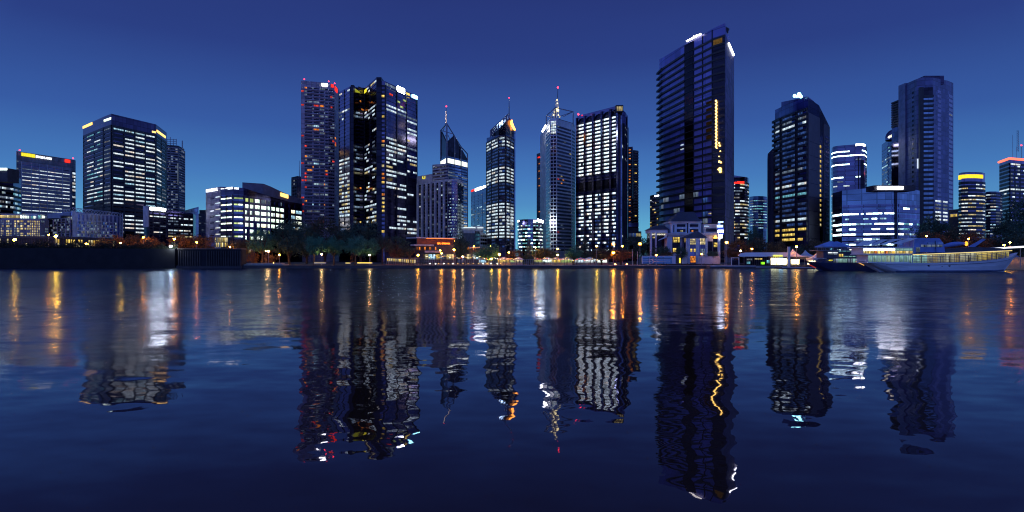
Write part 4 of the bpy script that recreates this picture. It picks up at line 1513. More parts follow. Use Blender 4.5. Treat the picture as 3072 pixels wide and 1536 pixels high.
def b_giant():
    b = Bld('skyscraper', 'tallest black skyscraper with a zigzag of golden lights down its corner', [(1978, 178, 418), (1990, 172, 409), (2056, 132, 379.5), (2081, 119, 371), (2109, 103, 363), (2138, 86, 354.5), (2175, 69, 348), (2201, 161, 382)], 354, M['violetglass'], 30)
    b.zt[6] = pz(66, 348)
    pit = 20.2 / F * 372
    zt = pz(205, 409)
    n = 36
    rw = [(zt - pit * k, pit) for k in range(n)]
    top = [(zt + pit, pit)]
    bl = surf('black_slab', (0.022, 0.020, 0.026), 0.5)
    M['slab'] = bl
    rg0 = random.Random(5)

    def lf(r, c, q, rg):
        if r > 20:
            return rg.choice('BBD') if rg.random() < .16 else ('W' if rg.random() < .008 else None)
        return None
    for i in (0, 1, 3, 4):
        b.grid(i, rw, [0, 0.5, 1.0] if i == 1 else [0, 1.0], lf, (0.05, 0.76), 0.9 if i < 2 else 0.5, 'slab', 0.0, seg=2, px_bays=False)
    f = b.faces[2]
    f.box(b.part('dark_strip', M['blackglass']), 0, f.L, GZ, b.zt[2] - 1, 0, 0.5)
    b.grid(2, rw, [0, 1.0], lambda r, c, q, rg: None, (0.0, 0.9), 0.8, 'slab', px_bays=False)
    for i in (1, 3, 4):
        f = b.faces[i]
        f.box(b.part('mullion', bl), f.L - .35, f.L, GZ, b.zt[i + 1] - .8, 0, 0.55)
    f = b.faces[1]
    # projecting slab ends on the left edge
    f = b.faces[0]
    m = MB()
    for z, h in rw:
        f.box(m, -2.7, f.L, z - h * .22, z + h * .08, -4, 1.4)
    m.build('balcony', bl, b.root)
    # dark corner with golden light
    f = b.faces[5]
    f.box(b.part('dark_corner', M['blackglass']), 0.2, f.L, GZ, b.zt[5] - 6, 0, 0.4)
    cn = b.part('corner_slab', bl)
    for z, h in [(zt + pit * 3 - pit * k, pit) for k in range(n + 3) if zt + pit * 3 - pit * k < pz(98, 352)]:
        f.box(cn, 0.2, f.L, z - h * .2, z + h * .06, 0.3, 0.75)
    gl = MB()
    for k in range(30):
        Y = 303 + k * 4.9
        X = 2151.5 + (1.6 if k % 2 else -0.6)
        gl.ball(f.at(f.uX(X), 1.0, pz(Y, 352)), 0.40 if k % 2 else .62, 6, 4)
        if k:
            gl.tube(f.at(f.uX(X), 1.0, pz(Y, 352)), f.at(f.uX(2151.5 + (-0.6 if k % 2 else 1.6)), 1.0, pz(Y - 4.9, 352)), 0.26)
    for X, Y, r in ((2160, 430, .6), (2162, 438, .6), (2164, 455, .4), (2160, 470, .35), (2161, 486, .7), (2166, 489, .5), (2163, 508, 1.0), (2164, 516, .8), (2158, 509, .5)):
        gl.ball(f.at(f.uX(X), 1.0, pz(Y, 351)), r, 6, 4)
    gl.build('light_chain', glow('golden_light', (1.0, 0.60, 0.13), 5.5), b.root)
    am = glow('amber_room', (1.0, 0.55, 0.16), 0.10, var=0.8)
    M['amber'] = am
    mm = MB()
    f.box(mm, f.uX(2141), f.uX(2168), pz(132, 351), pz(114, 351), 0.41, 0.5)
    mm.build('amber_window', am, b.root)
    g4 = b.faces[4]
    for k in range(6):
        Y = 306 + k * 20
        mm = MB()
        g4.box(mm, g4.L * .35, g4.L * .95, pz(Y + 12, 359), pz(Y, 359), 0.02, 0.2)
        mm.build('amber_window', glow('amber_room_faint', (1.0, 0.5, 0.16), 0.013, var=0.9), b.root)
    f6 = b.faces[6]
    f6.box(b.part('side_wall', surf('dusk_blue_panel', (0.14, 0.12, 0.24), 0.6, 0.3, panel=(5, 4.6))), 0.05, f6.L, GZ, b.zt[7] - .3, 0, .25)
    # rooftop sign and the slit of light on the right side
    f = b.faces[2]
    m = MB()
    Xa, Xb = 2062, 2108
    g = Face(b.p[2], b.p[4])
    ua, ub = g.uX(Xa), g.uX(Xb)
    za, zb = pz(122, 378), pz(99, 364.5)
    v, fc = text_geo('woltim')
    for a, c, e in v:
        u = ua + a * (ub - ua)
        z0 = pz(129.5, 378.0) + (pz(108, 364.5) - pz(129.5, 378.0)) * a
        m.v.append(g.at(u, 1.1 + e, z0 + c * 1.9))
    m.f = fc
    m.build('sign', glow('sign_tower_white', (1.0, 0.93, 0.82), 5.5), b.root)
    m = MB()
    g.box(m, ua - .6, ub + .6, pz(129.5, 378) - .3, pz(129.5, 378) + .1, 0.1, 0.9) if False else None
    f = b.faces[6]
    p, q = f.uX(2183), f.uX(2198)
    m = MB()
    m.tube(f.at(p, 0.7, pz(133, 359)), f.at(q, 0.7, pz(165, 377)), 0.5)
    m.build('sign', M['sign_white'], b.root)
    m = MB()
    a = pt(2170, 80, 352)
    m.tube(a, a + Vector((3.4, 2, -1.2)), 0.7, 1.2)
    m.tube(a + Vector((2.6, 1, -.8)), a + Vector((3.0, 1, -3.6)), 0.9, 0.3)
    m.build('window_cleaning_crane', M['dark'], b.root)
    g = b.faces[1]
    for X, Y in ((2043, 434), (2043, 447)):
        g_ = b.faces[1]
        b.win(g_, g_.uX(X), g_.uX(X + 8), pz(Y + 3, 384), pz(Y, 384), 'W', .3)
    for X, Y in ((2129, 608), (2130, 640)):
        g_ = b.faces[4]
        b.win(g_, g_.uX(X - 4), g_.uX(X + 6), pz(Y + 3, 359), pz(Y, 359), 'K', .3)
    b.finish()
    b = Bld('office_block', 'brown banded office block tucked behind the left foot of the tallest skyscraper', [(1950, 587), (1962, 584), (1990, 580)], 470, M['char'], 22, body='wall')
    for i, X in ((0, [1951, 1961]), (1, [1963, 1971, 1980, 1989])):
        b.grid(i, b.rows(0, 598, 9.4, 14), X, prob(.12, 'YKW'), (0.3, 0.7), 0.4, 'mauve', seg=3)
    b.sign(1, 1965, 1978, 585, 589, 'sign_white', 'eseatr', .2)
    b.finish()


def bowed(name, label, X0, X1, Ytop, D, ry, n, mat, rows, kinds, hf, p, sp='dark', back=12, top_sign=None, seg=2, cat='tower'):
    R0 = ring(X0, X1, D + ry, ry, n)
    b = Bld(name, label, [(x, CY - (pz(Ytop, D) - H) / d * F, d) for x, d in R0], D, mat, back, cat)
    Y0, step, k = rows
    h = step / F * D
    z0 = pz(Y0, D)
    rw = [(z0 - h * j, h) for j in range(k)]
    for i in range(n):
        b.grid(i, rw, [0, 1.0], prob(p, kinds, .75), hf, 0.35, sp, 0.0, seg=seg, px_bays=False)
    return b


def b_right_mid():
    b = bowed('office_tower', 'rounded tower with white ribbon floors and red roof sign right of the tallest skyscraper', 2179, 2246, 529, 425, 11, 7, M['navy'], (548, 10.0, 17), 'SWDK', (0.3, 0.72), [.3, .5, .8, .7, .8, .6, .85, .7, .5, .6, .4, .45, .5, .35, .3, .3, .2])
    b.sign(2, 2196, 2210, 546, 552, 'sign_red', d=.6)
    b.sign(3, 2211, 2232, 544, 551, 'sign_red', d=.6)
    m = MB()
    m.prism([(px(x, 419), y) for x, y in ((2203, 419), (2240, 419), (2240, 432), (2203, 432))], pz(532, 419), [pz(526, 419), pz(533, 419), pz(533, 432), pz(526, 432)])
    m.build('roof_screen', M['blueglass'], b.root)
    for k in range(3):
        f = b.faces[2]
        b.win(f, .3, f.L, pz(664 + k * 9.5, 414), pz(660.5 + k * 9.5, 414), 'K' if k < 2 else 'O', .5)
    b.finish()
    b = bowed('office_tower', 'shorter rounded tower with pale cyan bands left of the cyan-lamped tower', 2246, 2304, 588, 515, 12, 6, M['skyglass'], (598, 8.2, 11), 'TDCD', (0.35, 0.7), [.4, .5, .6, .6, .7, .6, .7, .8, .7, .6, .5], sp='blueglass')
    b.finish()


def b_cyan():
    b = Bld('office_tower', 'dark tower with curved balconies and a blazing cyan light on its roof', [(2325, 330, 402), (2344, 321, 393), (2390, 303, 376), (2424, 292, 366), (2457, 316, 380), (2488, 378, 398)], 366, M['blueglass'], 30)
    dk = surf('blue_black_panel', (0.055, 0.05, 0.075), 0.45)
    pit = 15.25 / F * 368
    zt = pz(328, 368)
    rw = [(zt - pit * k, pit) for k in range(26)]
    hot = [.15, .3, .5, .4, .5, .6, .55, .3, .6, .1, .35, .75, .4, .35, .6, .2, .5, .7, .7, .65, .7, .75, .3, .95, .85, .7]

    run = runlit(lambda r, c: hot[r] * .85, lambda r, c, rg: rg.choice('WWWWD' if r < 13 else 'WWCT'), .85)

    def lf(r, c, q, rg):
        if r >= 23:
            return 'Y' if rg.random() < hot[r] else None
        return run(r, c, q, rg) or ('B' if rg.random() < .75 else None)
    for i, bays, sg in ((0, [2326, 2343.5], 1), (1, [2347, 2389.5], 3), (2, [2393, 2424], 2)):
        b.grid(i, rw, bays, lf, (0.22, 0.74), 1.3 if i == 0 else 0.9, 'dark', 0.6, 1.0, 'dark', seg=sg)
    f = b.faces[0]
    m = MB()
    for z, h in rw[:9]:
        f.box(m, -2.0, 0, z - h * .28, z + h * .2, -3, 1.3)
    m.build('balcony', M['dark'], b.root)
    # upper storeys set back
    f = b.faces[3]
    pn = MB()
    f.box(pn, 0.02, f.L, GZ, b.zt[4] - 8, 0.0, 0.5)
    pn.build('panel_wall', dk, b.root)
    for k in range(9):
        f.box(b.part('panel_joint', M['blueglass']), 0.05, f.L, GZ + 6 + k * 8.5, GZ + 6.15 + k * 8.5, 0.5, 0.56)
    f = b.faces[4]
    f.box(b.part('end_wall', dk), f.L * .4, f.L, GZ, b.zt[5] - 0.6, 0, 0.3)
    b.grid(4, rw[6:23], [2459, 2463], lambda r, c, q, rg: 'Y' if rg.random() < .75 else 'K', (0.25, 0.75), 0.2, None)
    b.grid(4, [(z, h) for z, h in rw[4:25]], [2473, 2486], lambda r, c, q, rg: ('D' if rg.random() < .7 else None) if r > 11 else None, (0.25, 0.75), 0.5, 'navy', seg=2)
    # low shoulder on the left
    m = MB()
    P = [(px(2303, 405), 405), (px(2312, 403), 403), (px(2326, 401), 401)]
    m.prism(P + [(P[-1][0] * 1.06, 425), (P[0][0] * 1.06, 430)], GZ, [pz(462, 405), pz(452, 403), pz(440, 401), pz(440, 401), pz(462, 405)])
    m.build('shoulder', dk, b.root)
    # roof block and lamps
    m = MB()
    Q = [(2344, 306, 397), (2395, 296, 380), (2424, 289, 369.5), (2440, 302, 374), (2456, 322, 382)]
    P = [(px(x, d), d) for x, y, d in Q]
    zq = [pz(y, d) for x, y, d in Q]
    m.prism(P + [(P[-1][0] * 1.05, P[-1][1] * 1.05), (P[0][0] * 1.05, P[0][1] * 1.05)], b.zt[1] - 6, zq + [zq[-1], zq[0]])
    m.build('roof_block', M['navy'], b.root)
    m = MB()
    for X, Y, r in ((2384, 287.5, 1.0), (2397, 283, 1.15), (2399, 287, 1.1), (2403, 290, 0.9), (2391, 290, 0.5)):
        m.ball(pt(X, Y, 372), r, 10, 6)
    m.build('roof_lamp', M['sign_cyan'], b.root)
    f = Face(P[2], P[3])
    m = MB()
    v, fc = text_geo('winwind')
    f2 = Face(P[1], P[2])
    ua, ub = f2.uX(2413), f2.uX(2424)
    f2.text(m, 'win', ua, ub, pz(302, 370), pz(297, 370), .4)
    f.text(m, 'wind', 0.2, f.L * .8, pz(305.5, 370), pz(300, 370), .4)
    m.build('sign', M['sign_white'], b.root)
    b.finish()


def b_right():
    R0 = [(2495, 455, 476), (2500, 445, 470), (2512, 440, 466), (2586, 431, 458), (2595, 432, 462), (2600, 436, 470)]
    b = Bld('office_tower', 'rounded white-banded tower just right of the cyan-lamped tower', [(x, CY - (pz(433, 460) - H) / d * F, d) for x, y, d in R0], 460, M['blueglass'], 26)
    zt, h = pz(447, 460), 13.0 / F * 460
    rw = [(zt - h * k, h) for k in range(20)]
    hot = [.95, .95, .1, .95, .1, .1, .55, .1, .1, .1, .9, .2, .2, .5, .7, .3, .8, .6, .8, .5]
    for i in range(5):
        b.grid(i, rw, [0, .25, .5, .75, 1.0] if i == 2 else [0, 1.0], lambda r, c, q, rg, i=i: ('H' if r in (0, 1, 3, 6) else 'S') if rg.random() < hot[r] * (1 if c < 2 else .7) else ('D' if rg.random() < .1 else None), (0.42, 0.72), 0.2, 'navy', seg=1, px_bays=False)
    b.sign(2, 2566, 2584, 431.5, 437, 'sign_white', d=.3)
    b.sign(3, 2587, 2594.5, 432, 438, 'sign_white', d=.3)
    f = b.faces[2]
    f.box(b.part('dark_strip', M['blackglass']), f.uX(2574), f.uX(2578), GZ, pz(470, 460), 0, .3)
    f.box(b.part('dark_strip', M['blackglass']), f.uX(2581), f.uX(2592), GZ, pz(482, 460), 0, .3)
    b.finish()

    b = Bld('office_block', 'wide low blue glass block with broken white bands and a white roof light', [(2497, 580, 366), (2526, 572, 352), (2640, 561, 342), (2690, 560, 341), (2759, 572, 352)], 341, M['skyglass'], 30)
    zt, h = pz(618, 345), 15.4 / F * 345
    rw = [(zt - h * k, h) for k in range(9)]
    hot = [.35, .85, .3, .8, .5, .85, .75, .75, .5]

    lf = runlit(lambda r, c: hot[r], lambda r, c, rg: rg.choice('HHHC'), .93)
    b.grid(0, rw, [2499, 2510, 2525], lf, (0.25, 0.68), 0.4, 'dark', seg=2)
    b.grid(1, rw, [2528, 2547, 2568, 2590, 2615, 2640], lf, (0.32, 0.64), 0.3, 'blueglass', 0.0, seg=3)
    b.grid(2, rw, [2640, 2660, 2682], lf, (0.32, 0.64), 0.3, 'blueglass', 0.0, seg=3)
    b.grid(3, rw, [2695, 2710, 2728, 2744, 2757], runlit(lambda r, c: [.4, .3, .2, .75, .4, .6, .7, .7, .6][r], lambda r, c, rg: rg.choice('HCTD'), .85), (0.3, 0.66), 0.3, 'blueglass', 0.0, seg=2)
    for i in (1, 2):
        f = b.faces[i]
        for z, hh in rw[5:]:
            f.box(b.part('dark_band', M['blackglass']), 0, f.L, z - hh * 1.0, z - hh * .78, 0, .5)
    f = b.faces[2]
    f.box(b.part('dark_strip', M['blackglass']), f.uX(2683), f.L, GZ, b.zt[2] - 2, 0, .6)
    m = MB()
    m.pbox(2622, 2746, 556, 572, 338, 8)
    m.build('roof_slab', M['dark'], b.root)
    m = MB()
    m.pbox(2634, 2710, 559, 567.5, 337.4, .5)
    m.build('sign', M['sign_white'], b.root)
    b.finish()

    b = Bld('office_tower', 'glass tower with a softly lit domed crown left of the leaning blue tower', [(2645, 434), (2664, 420), (2706, 400), (2712, 402)], 480, M['blueglass'], 26)
    f = b.faces[1]
    rw = b.rows(1, 440, 10, 14)
    b.grid(1, rw, [2665, 2675, 2685, 2696, 2706], lambda r, c, q, rg: rg.choice('DDCT') if rg.random() < (.5 if r in (4, 7, 8, 10, 11) else .22) else None, (0.3, 0.7), 0.2, 'navy', 0.3, 0.3, 'navy', seg=2)
    b.grid(0, rw, [2646, 2655, 2663], prob([.1, .1, .1, .6, .1, .5, .1, .5, .1, .2, .2, .1, .1, .1], 'DC'), (0.3, 0.7), 0.2, 'navy', seg=2)
    m = MB()
    c0 = pt(2689, 409, 496)
    m.lathe((c0.x, c0.y, c0.z - 3), [(8.0, 0), (8.0, 3), (7.2, 5.5), (5.6, 7.5), (3.4, 8.8), (0.1, 9.4)], 16)
    m.build('dome', M['blueglass'], b.root, True)
    m = MB()
    for k in range(7):
        m.tube(pt(2666 + k * 6, 413 - k * 3.0, 481.5), pt(2670 + k * 6, 409 - k * 3.0, 481.5), 0.9)
    m.build('crown_light', glow('dome_light', (0.95, 0.86, 0.66), 1.6, var=.5), b.root)
    b.finish()


def b_lean():
    pan = surf('violet_panel', (0.155, 0.16, 0.30), 0.5, 0.45, var=.12, panel=(5, 3.3))
    b = Bld('skyscraper', 'blue-violet skyscraper with a tall dark balcony recess and chamfered top', [(2698, 256, 434), (2716, 252, 428), (2750, 237, 414), (2767, 232, 412), (2798, 233, 411), (2843, 242, 424), (2860, 249, 432)], 412, pan, 30, body='wall')
    z0 = pz(262, 411)
    h = 14.2 / F * 411
    rw = [(z0 - h * k, h) for k in range(31)]
    f = b.faces[3]
    f.box(b.part('recess', M['blackglass']), -2.2, f.L, GZ, pz(262, 411), 0, 0.4)
    b.grid(3, rw[2:], [0.05, 1.0], lambda r, c, q, rg: 'D' if rg.random() < .06 else None, (0.3, 0.85), 1.6, 'dark', px_bays=False)
    gl = b.part('recess_glazing', M['skyglass'])
    for z, hh in rw[2:]:
        f.box(gl, f.L * .05, f.L * .97, z - hh * .7, z - hh * .15, .4, .55)
    f.box(b.part('recess_frame', M['dark']), -2.4, 0, GZ, pz(262, 411), 0, 1.8)
    # left face: column of small windows
    f = b.faces[1]
    for r, (z, hh) in enumerate(rw):
        if r < 24:
            f.box(b.part('small_window', M['blackglass']), f.L * .62, f.L * .74, z - hh * .8, z - hh * .3, 0, .1)
    b.grid(1, rw[12:15], [2748, 2751.5], prob(.0), (0.2, 0.8), .1, None)
    m = MB()
    f2 = b.faces[2]
    f2.box(m, .2, 1.0, pz(505, 413), pz(476, 413), 0, .4)
    m.build('sign', glow('side_light', (.7, .82, 1), 1.0), b.root)
    # right face: window columns
    for i, cols in ((4, [(0.30, 0.55)]), (5, [(0.15, 0.85)])):
        f = b.faces[i]
        for a, c in cols:
            for r, (z, hh) in enumerate(rw):
                f.box(b.part('dark_window', M['navy']), f.L * a, f.L * c, z - hh * .85, z - hh * .2, 0, .1)
    b.grid(4, [(pz(598 + 11 * k, 415), 11 / F * 415) for k in range(6)], [2806, 2823, 2829, 2842], lambda r, c, q, rg: (None if c == 1 else ('S' if r in (0, 3, 4, 5) else 'D')), (0.25, 0.75), .15, None)
    f = b.faces[5]
    b.win(f, f.L * .3, f.L * .8, pz(347, 428), pz(343, 428), 'D')
    # fin at the far left edge and its little balconies
    m = MB()
    m.box(px(2698, 433), px(2716, 433) - .4, 426.5, 434, GZ, pz(253, 430))
    m.build('fin', surf('violet_fin', (0.22, 0.21, 0.34), .5, .5), b.root)
    m = MB()
    for k in range(11):
        Y = 302 + k * 7.2
        m.box(px(2688.5, 440), px(2699, 440), 436, 446, pz(Y + 4, 440), pz(Y, 440))
    m.build('balcony', M['char'], b.root)
    m = MB()
    m.box(px(2690.5, 441), px(2699, 440), 438, 447, pz(560, 440), pz(302, 440))
    m.build('side_wall', M['navy'], b.root)
    m = MB()
    Q = [(2762, 231, 420), (2826, 231, 420)]
    m.box(px(2768, 420), px(2826, 420), 418, 432, b.zt[3] - 3, pz(229.5, 420))
    m.build('roof_block', M['deepglass'], b.root)
    b.finish()


def b_far_right():
    b = bowed('office_tower', 'tower with a glowing yellow crown band right of the leaning blue tower', 2877, 2955, 516, 470, 7, 5, M['navy'], (548, 11.3, 15), 'SWDK', (0.35, 0.68), [.4, .8, .3, .8, .8, .7, .6, .6, .8, .8, .7, .8, .7, .8, .7], back=20)
    for i in range(0, 4):
        f = b.faces[i]
        m = MB()
        f.box(m, 0, f.L, pz(532 - (0 if i else -2), 466), pz(521, 466), 0.02, .5)
        m.build('crown_light', glow('crown_yellow', (1.0, 0.66, 0.03), 1.5, var=.25), b.root)
    b.finish()
    b = bowed('office_block', 'grey-blue banded block between the yellow-crowned tower and the red-topped tower', 2953, 3006, 574, 500, 9, 5, M['blueglass'], (580, 9.0, 14), 'DDCS', (0.35, 0.68), .5, back=18)
    b.finish()
    b = Bld('office_tower', 'dark tower with a red-lit roofline cut off by the right edge of the picture', [(2998, 484), (3028, 473), (3110, 480), (3180, 486)], 520, M['navy'], 30)
    rw = b.rows(1, 492, 11.6, 18, 3028)
    b.grid(1, rw, [3030, 3045, 3060, 3080, 3108], lambda r, c, q, rg: 'S' if (r == 6) or rg.random() < .1 else ('D' if rg.random() < .15 else None), (0.3, 0.7), 0.3, 'dark', .5, .4, 'dark', seg=2)
    b.grid(0, rw, [2999, 3012, 3027], lambda r, c, q, rg: 'S' if r == 6 or rg.random() < .12 else None, (0.3, 0.7), 0.3, 'dark', seg=2)
    for i in (0, 1):
        f = b.faces[i]
        m = MB()
        za, zb = b.zt[i], b.zt[i + 1]
        m.tube(f.at(0, .4, za - .8), f.at(f.L, .4, zb - .8), 1.0)
        m.build('roof_light', glow('roof_red', (1.0, 0.16, 0.10), 2.2), b.root)
    b.sign(1, 3029, 3060, 485, 490, 'sign_white', d=.4) if False else b.win(b.faces[1], b.faces[1].uX(3031), b.faces[1].uX(3060), pz(490, 512), pz(485.5, 512), 'S', .4)
    m = MB()
    for X, Y in ((3038, 405), (3050, 440)):
        m.tube(pt(X, 474, 530), pt(X, Y, 530), .14)
    for dx in (0, 5):
        m.tube(pt(3051 + dx, 455, 530), pt(3051 + dx, 391, 530), .14)
    for k in range(9):
        m.tube(pt(3051, 391 + k * 7, 530), pt(3056, 398 + k * 7, 530), .11)
    m.build('roof_crane', M['steel'], b.root)
    b.beacon(3064, 436, 530, .9)
    m = MB()
    m.tube(pt(3064, 474, 530), pt(3064, 437, 530), .2)
    m.build('mast', M['steel'], b.root)
    b.finish()
    b = Bld('riverside_house', 'small house with two lit orange windows between trees by the leaning blue tower', [(2846, 630), (2876, 627)], 400, M['char'], 10, 'house', body='wall')
    b.grid(0, b.rows(0, 642, 11, 1), [2852, 2863, 2874], lambda r, c, q, rg: 'Y', (0.1, 0.85), .2, 'mauve', .4)
    b.finish()


for fn in (b_far_left, b_white_slab, b_dark_left, b_scaffold, b_lattice, b_courtyard, b_low_left, b_newspaper, b_apartment, b_twin, b_hotel, b_spire, b_mid, b_flame,
           b_round, b_mast, b_arches, b_giant, b_right_mid, b_cyan, b_right, b_lean, b_far_right):
    fn()

# ------------------------------------------------------------------ the white waterside house
def white_house():
    D = 270
    wm = surf('house_white_render', (.60, .66, .76), .75, var=.08)
    r = empty('pavilion_house', pt(2055, 790, D), 'white waterside house with dark hipped roofs and a gabled glass porch', 'house')

    def part(name, mat, boxes):
        m = MB()
        for bx in boxes:
            m.pbox(*bx)
        return m.build(name, mat, r)

    def hip(name, X0, X1, Yb, Xa, Xb, Yt, D0, dep, parent=r):
        """hipped roof: eaves X0..X1 at height Yb, ridge Xa..Xb at Yt"""
        x0, x1, z0 = px(X0, D0), px(X1, D0), pz(Yb, D0)
        xa, xb, z1 = px(Xa, D0 + dep / 2), px(Xb, D0 + dep / 2), pz(Yt, D0 + dep / 2)
        m = MB()
        ym = D0 + dep / 2
        m.v = [(x0, D0, z0), (x1, D0, z0), (x1, D0 + dep, z0), (x0, D0 + dep, z0), (xa, ym - .4, z1), (xb, ym - .4, z1), (xb, ym + .4, z1), (xa, ym + .4, z1)]
        m.f = [(0, 1, 5, 4), (1, 2, 6, 5), (2, 3, 7, 6), (3, 0, 4, 7), (4, 5, 6, 7), (3, 2, 1, 0)]
        return m.build(name, M['roof'], parent)
    # main walls
    part('wall', wm, [(2001, 2155, 704, 792, D, 14), (2015, 2104, 668, 704, D + 2, 12)])
    part('wall', wm, [(1951, 2003, 688, 698, D + 4, 10), (1951, 1956, 698, 792, D + 4, 1), (1966, 1970, 698, 770, D + 4, 1), (1998, 2003, 698, 792, D + 4, 1)])
    part('dark_core', M['blackglass'], [(1952, 2002, 697, 792, D + 5.2, 8)])
    part('eave', M['pale'], [(2003, 2157, 699, 706, D - .8, 15), (2011, 2107, 663.5, 668.5, D + 1.2, 13.6)])
    hip('roof', 2015, 2102, 664, 2034, 2082, 636, D + 1, 14)
    hip('roof', 1948, 2008, 689, 1966, 1992, 676, D + 3.4, 11)
    # open loggia of the upper block
    f = Face((px(2015, D + 2), D + 2), (px(2104, D + 2), D + 2))

    def op(X0, X1, Y0, Y1, DD=D + 2, mat=M['blackglass'], name='opening', d=.12):
        m = MB()
        m.pbox(X0, X1, Y0, Y1, DD - d, d)
        return m.build(name, mat, r)
    for X0, X1, Y0, Y1 in ((2031, 2056.5, 672.5, 680.5), (2070, 2095, 672.5, 680.5), (2031, 2056.5, 687, 696), (2070, 2095, 687, 696), (2061, 2064.5, 668, 699), (2020, 2023, 675, 697)):
        op(X0, X1, Y0, Y1)
    wl = []

    def lw(X0, X1, Y0, Y1, kind, DD, nx=1, ny=1, gap=1.0):
        g = Face((px(X0, DD), DD), (px(X1, DD), DD))
        for a in range(nx):
            for c in range(ny):
                m = MB()
                w = g.L / nx
                h = (pz(Y0, DD) - pz(Y1, DD)) / ny
                q = gap * .06
                g.pane(m, a * w + q, (a + 1) * w - q, pz(Y1, DD) + c * h + q, pz(Y1, DD) + (c + 1) * h - q, .02, .1)
                m.build('window', LIT[kind], r)
    lw(2040, 2049, 690.5, 695.5, 'K', D + 1.9, 2)
    lw(2074, 2080, 691, 695.5, 'O', D + 1.9)
    # ground and first floor windows of the wing
    op(2017, 2040, 710, 760, D)
    lw(2018.5, 2039, 711.5, 727.5, 'Y', D - .15, 3, 2)
    lw(2018.5, 2029, 744, 757, 'Y', D - .15, 2, 2)
    op(2139, 2154, 708, 790, D)
    lw(2141, 2153, 727.5, 741.5, 'Y', D - .15, 2, 2)
    op(2124, 2138, 724, 790, D)
    lw(1956.5, 1965, 710, 715, 'K', D + 4.9, 2)
    # porch with a pointed roof
    D2 = 262
    hip('porch_roof', 2055, 2124, 713.5, 2088, 2093, 694, D2 - .5, 9)
    part('porch_column', wm, [(2059, 2063, 714, 790, D2, .8)])
    for X0, X1 in ((2064.5, 2069.5), (2088, 2098), (2116.5, 2121)):
        part('porch_column', wm, [(X0, X1, 714, 792, D2, .8)])
    part('porch_glass', M['navy'], [(2060, 2121, 714, 792, D2 + .5, 7)])
    lw(2070, 2087, 716, 734, 'K', D2 + .3, 4, 3)
    lw(2100, 2116, 715, 734, 'K', D2 + .3, 4, 2)
    lw(2071, 2077, 746, 756, 'Y', D2 + .3, 1, 2)
    lw(2081, 2087, 746, 756, 'Y', D2 + .3, 1, 2)
    lw(2071, 2087, 768, 788, 'O', D2 + .3, 2, 3)
    lw(2071, 2087, 768, 788, 'K', D2 + .22, 2, 3) if False else None
    lw(2101, 2114, 746, 770, 'D', D2 + .3, 3, 3)
    # slanting canopy on the left
    m = MB()
    m.hexa([pt(1974, 722, D), pt(2004, 712, D), pt(2004, 712, D + 8), pt(1974, 722, D + 8), pt(1976, 719, D), pt(2004, 706, D), pt(2004, 706, D + 8), pt(1976, 719, D + 8)])
    m.build('canopy', wm, r)
    for t, X0, X1 in (('SEAST', 1955.5, 1966), ('EVENTSCAPE', 1972, 1998)):
        m = MB()
        g = Face((px(1950, D + 3.8), D + 3.8), (px(2004, D + 3.8), D + 3.8))
        g.text(m, t, g.uX(X0), g.uX(X1), pz(705.5, D + 3.8), pz(701, D + 3.8), .05)
        m.build('sign', glow('sign_soft_white', (.95, .9, .75), 1.2), r)
    m = MB()
    g = Face((px(2112, D - 1), D - 1), (px(2135, D - 1), D - 1))
    g.text(m, 'EWK', .1, g.L * .7, pz(681, D - 1), pz(677, D - 1), .05)
    m.build('sign', glow('sign_soft_blue', (.45, .7, 1), 1.0), r)
    m = MB()
    m.pbox(2112, 2155, 672, 699, D, 12)
    m.build('upper_wing', M['pale'], r)
    op(2118, 2150, 685, 695, D)
    # dome lantern at the right corner
    m = MB()
    c = pt(2146.5, 715, D - 1.2)
    m.lathe((c.x, c.y, c.z), [(.85, 0), (.85, .3), (.6, .9), (.25, 1.2), (.02, 1.3)], 12)
    m.build('dome_lamp', glow('dome_orange', (1, .42, .06), 5), r)

    # the white framed screen wall in front, and the low walls beside it
    s = empty('garden_screen', pt(1975, 792, 250), 'white framed glass screen wall on the promenade left of the white house', 'screen')
    m = MB()
    m.pbox(1926, 2027, 767.5, 770.5, 249, .6)
    m.pbox(1926, 1929, 770.5, 791, 249, .6)
    m.pbox(2017, 2027, 770.5, 791, 249, .6)
    for X in (1947, 1958):
        m.pbox(X, X + 1.2, 770.5, 791, 249, .4)
    m.build('frame', wm, s)
    m = MB()
    m.pbox(1929, 2017, 771, 791, 249.2, .1)
    m.build('pane', M['skyglass'], s)
    m = MB()
    m.pbox(1929, 2010, 779, 780, 249.05, .1)
    m.pbox(1929, 2010, 784, 785, 249.05, .1)
    m.build('rail', M['pale'], s)
    w = empty('garden_wall', pt(2100, 792, 255), 'low white garden wall at the foot of the white house', 'wall')
    m = MB()
    m.pbox(2042, 2062, 764, 791, 256, .7)
    m.pbox(2098, 2160, 769, 791, 256, .7)
    m.build('wall', surf('lime_render', (.6, .6, .62), .8), w)
    m = MB()
    m.pbox(2027, 2041, 765, 791, 255, .5)
    m.build('gate_panel', M['char'], w)
    m = MB()
    m.pbox(2038, 2041.5, 774, 789, 254.8, .15)
    m.build('lit_slot', glow('slot_yellow', (1, .72, .05), 2.2), w)
    s = empty('sign_pylon', pt(2160, 790, 258), 'tall white pylon stacked with blue-white screens at the right corner of the white house', 'sign')
    m = MB()
    m.pbox(2154.5, 2161, 666, 791, 258, .9)
    m.build('post', wm, s)
    for Y0, Y1, X0, X1, k in ((664, 668, 2156, 2170, 'sign_blue'), (675, 682, 2152, 2169, 'sign_blue'), (690, 698, 2155, 2171, 'sign_white'), (704, 714, 2158, 2168, 'sign_white')):
        m = MB()
        m.pbox(X0, X1, Y0, Y1, 257.3, .6)
        m.build('screen', M[k], s)
    m = MB()
    m.pbox(2153, 2172, 683, 690, 257.6, .5)
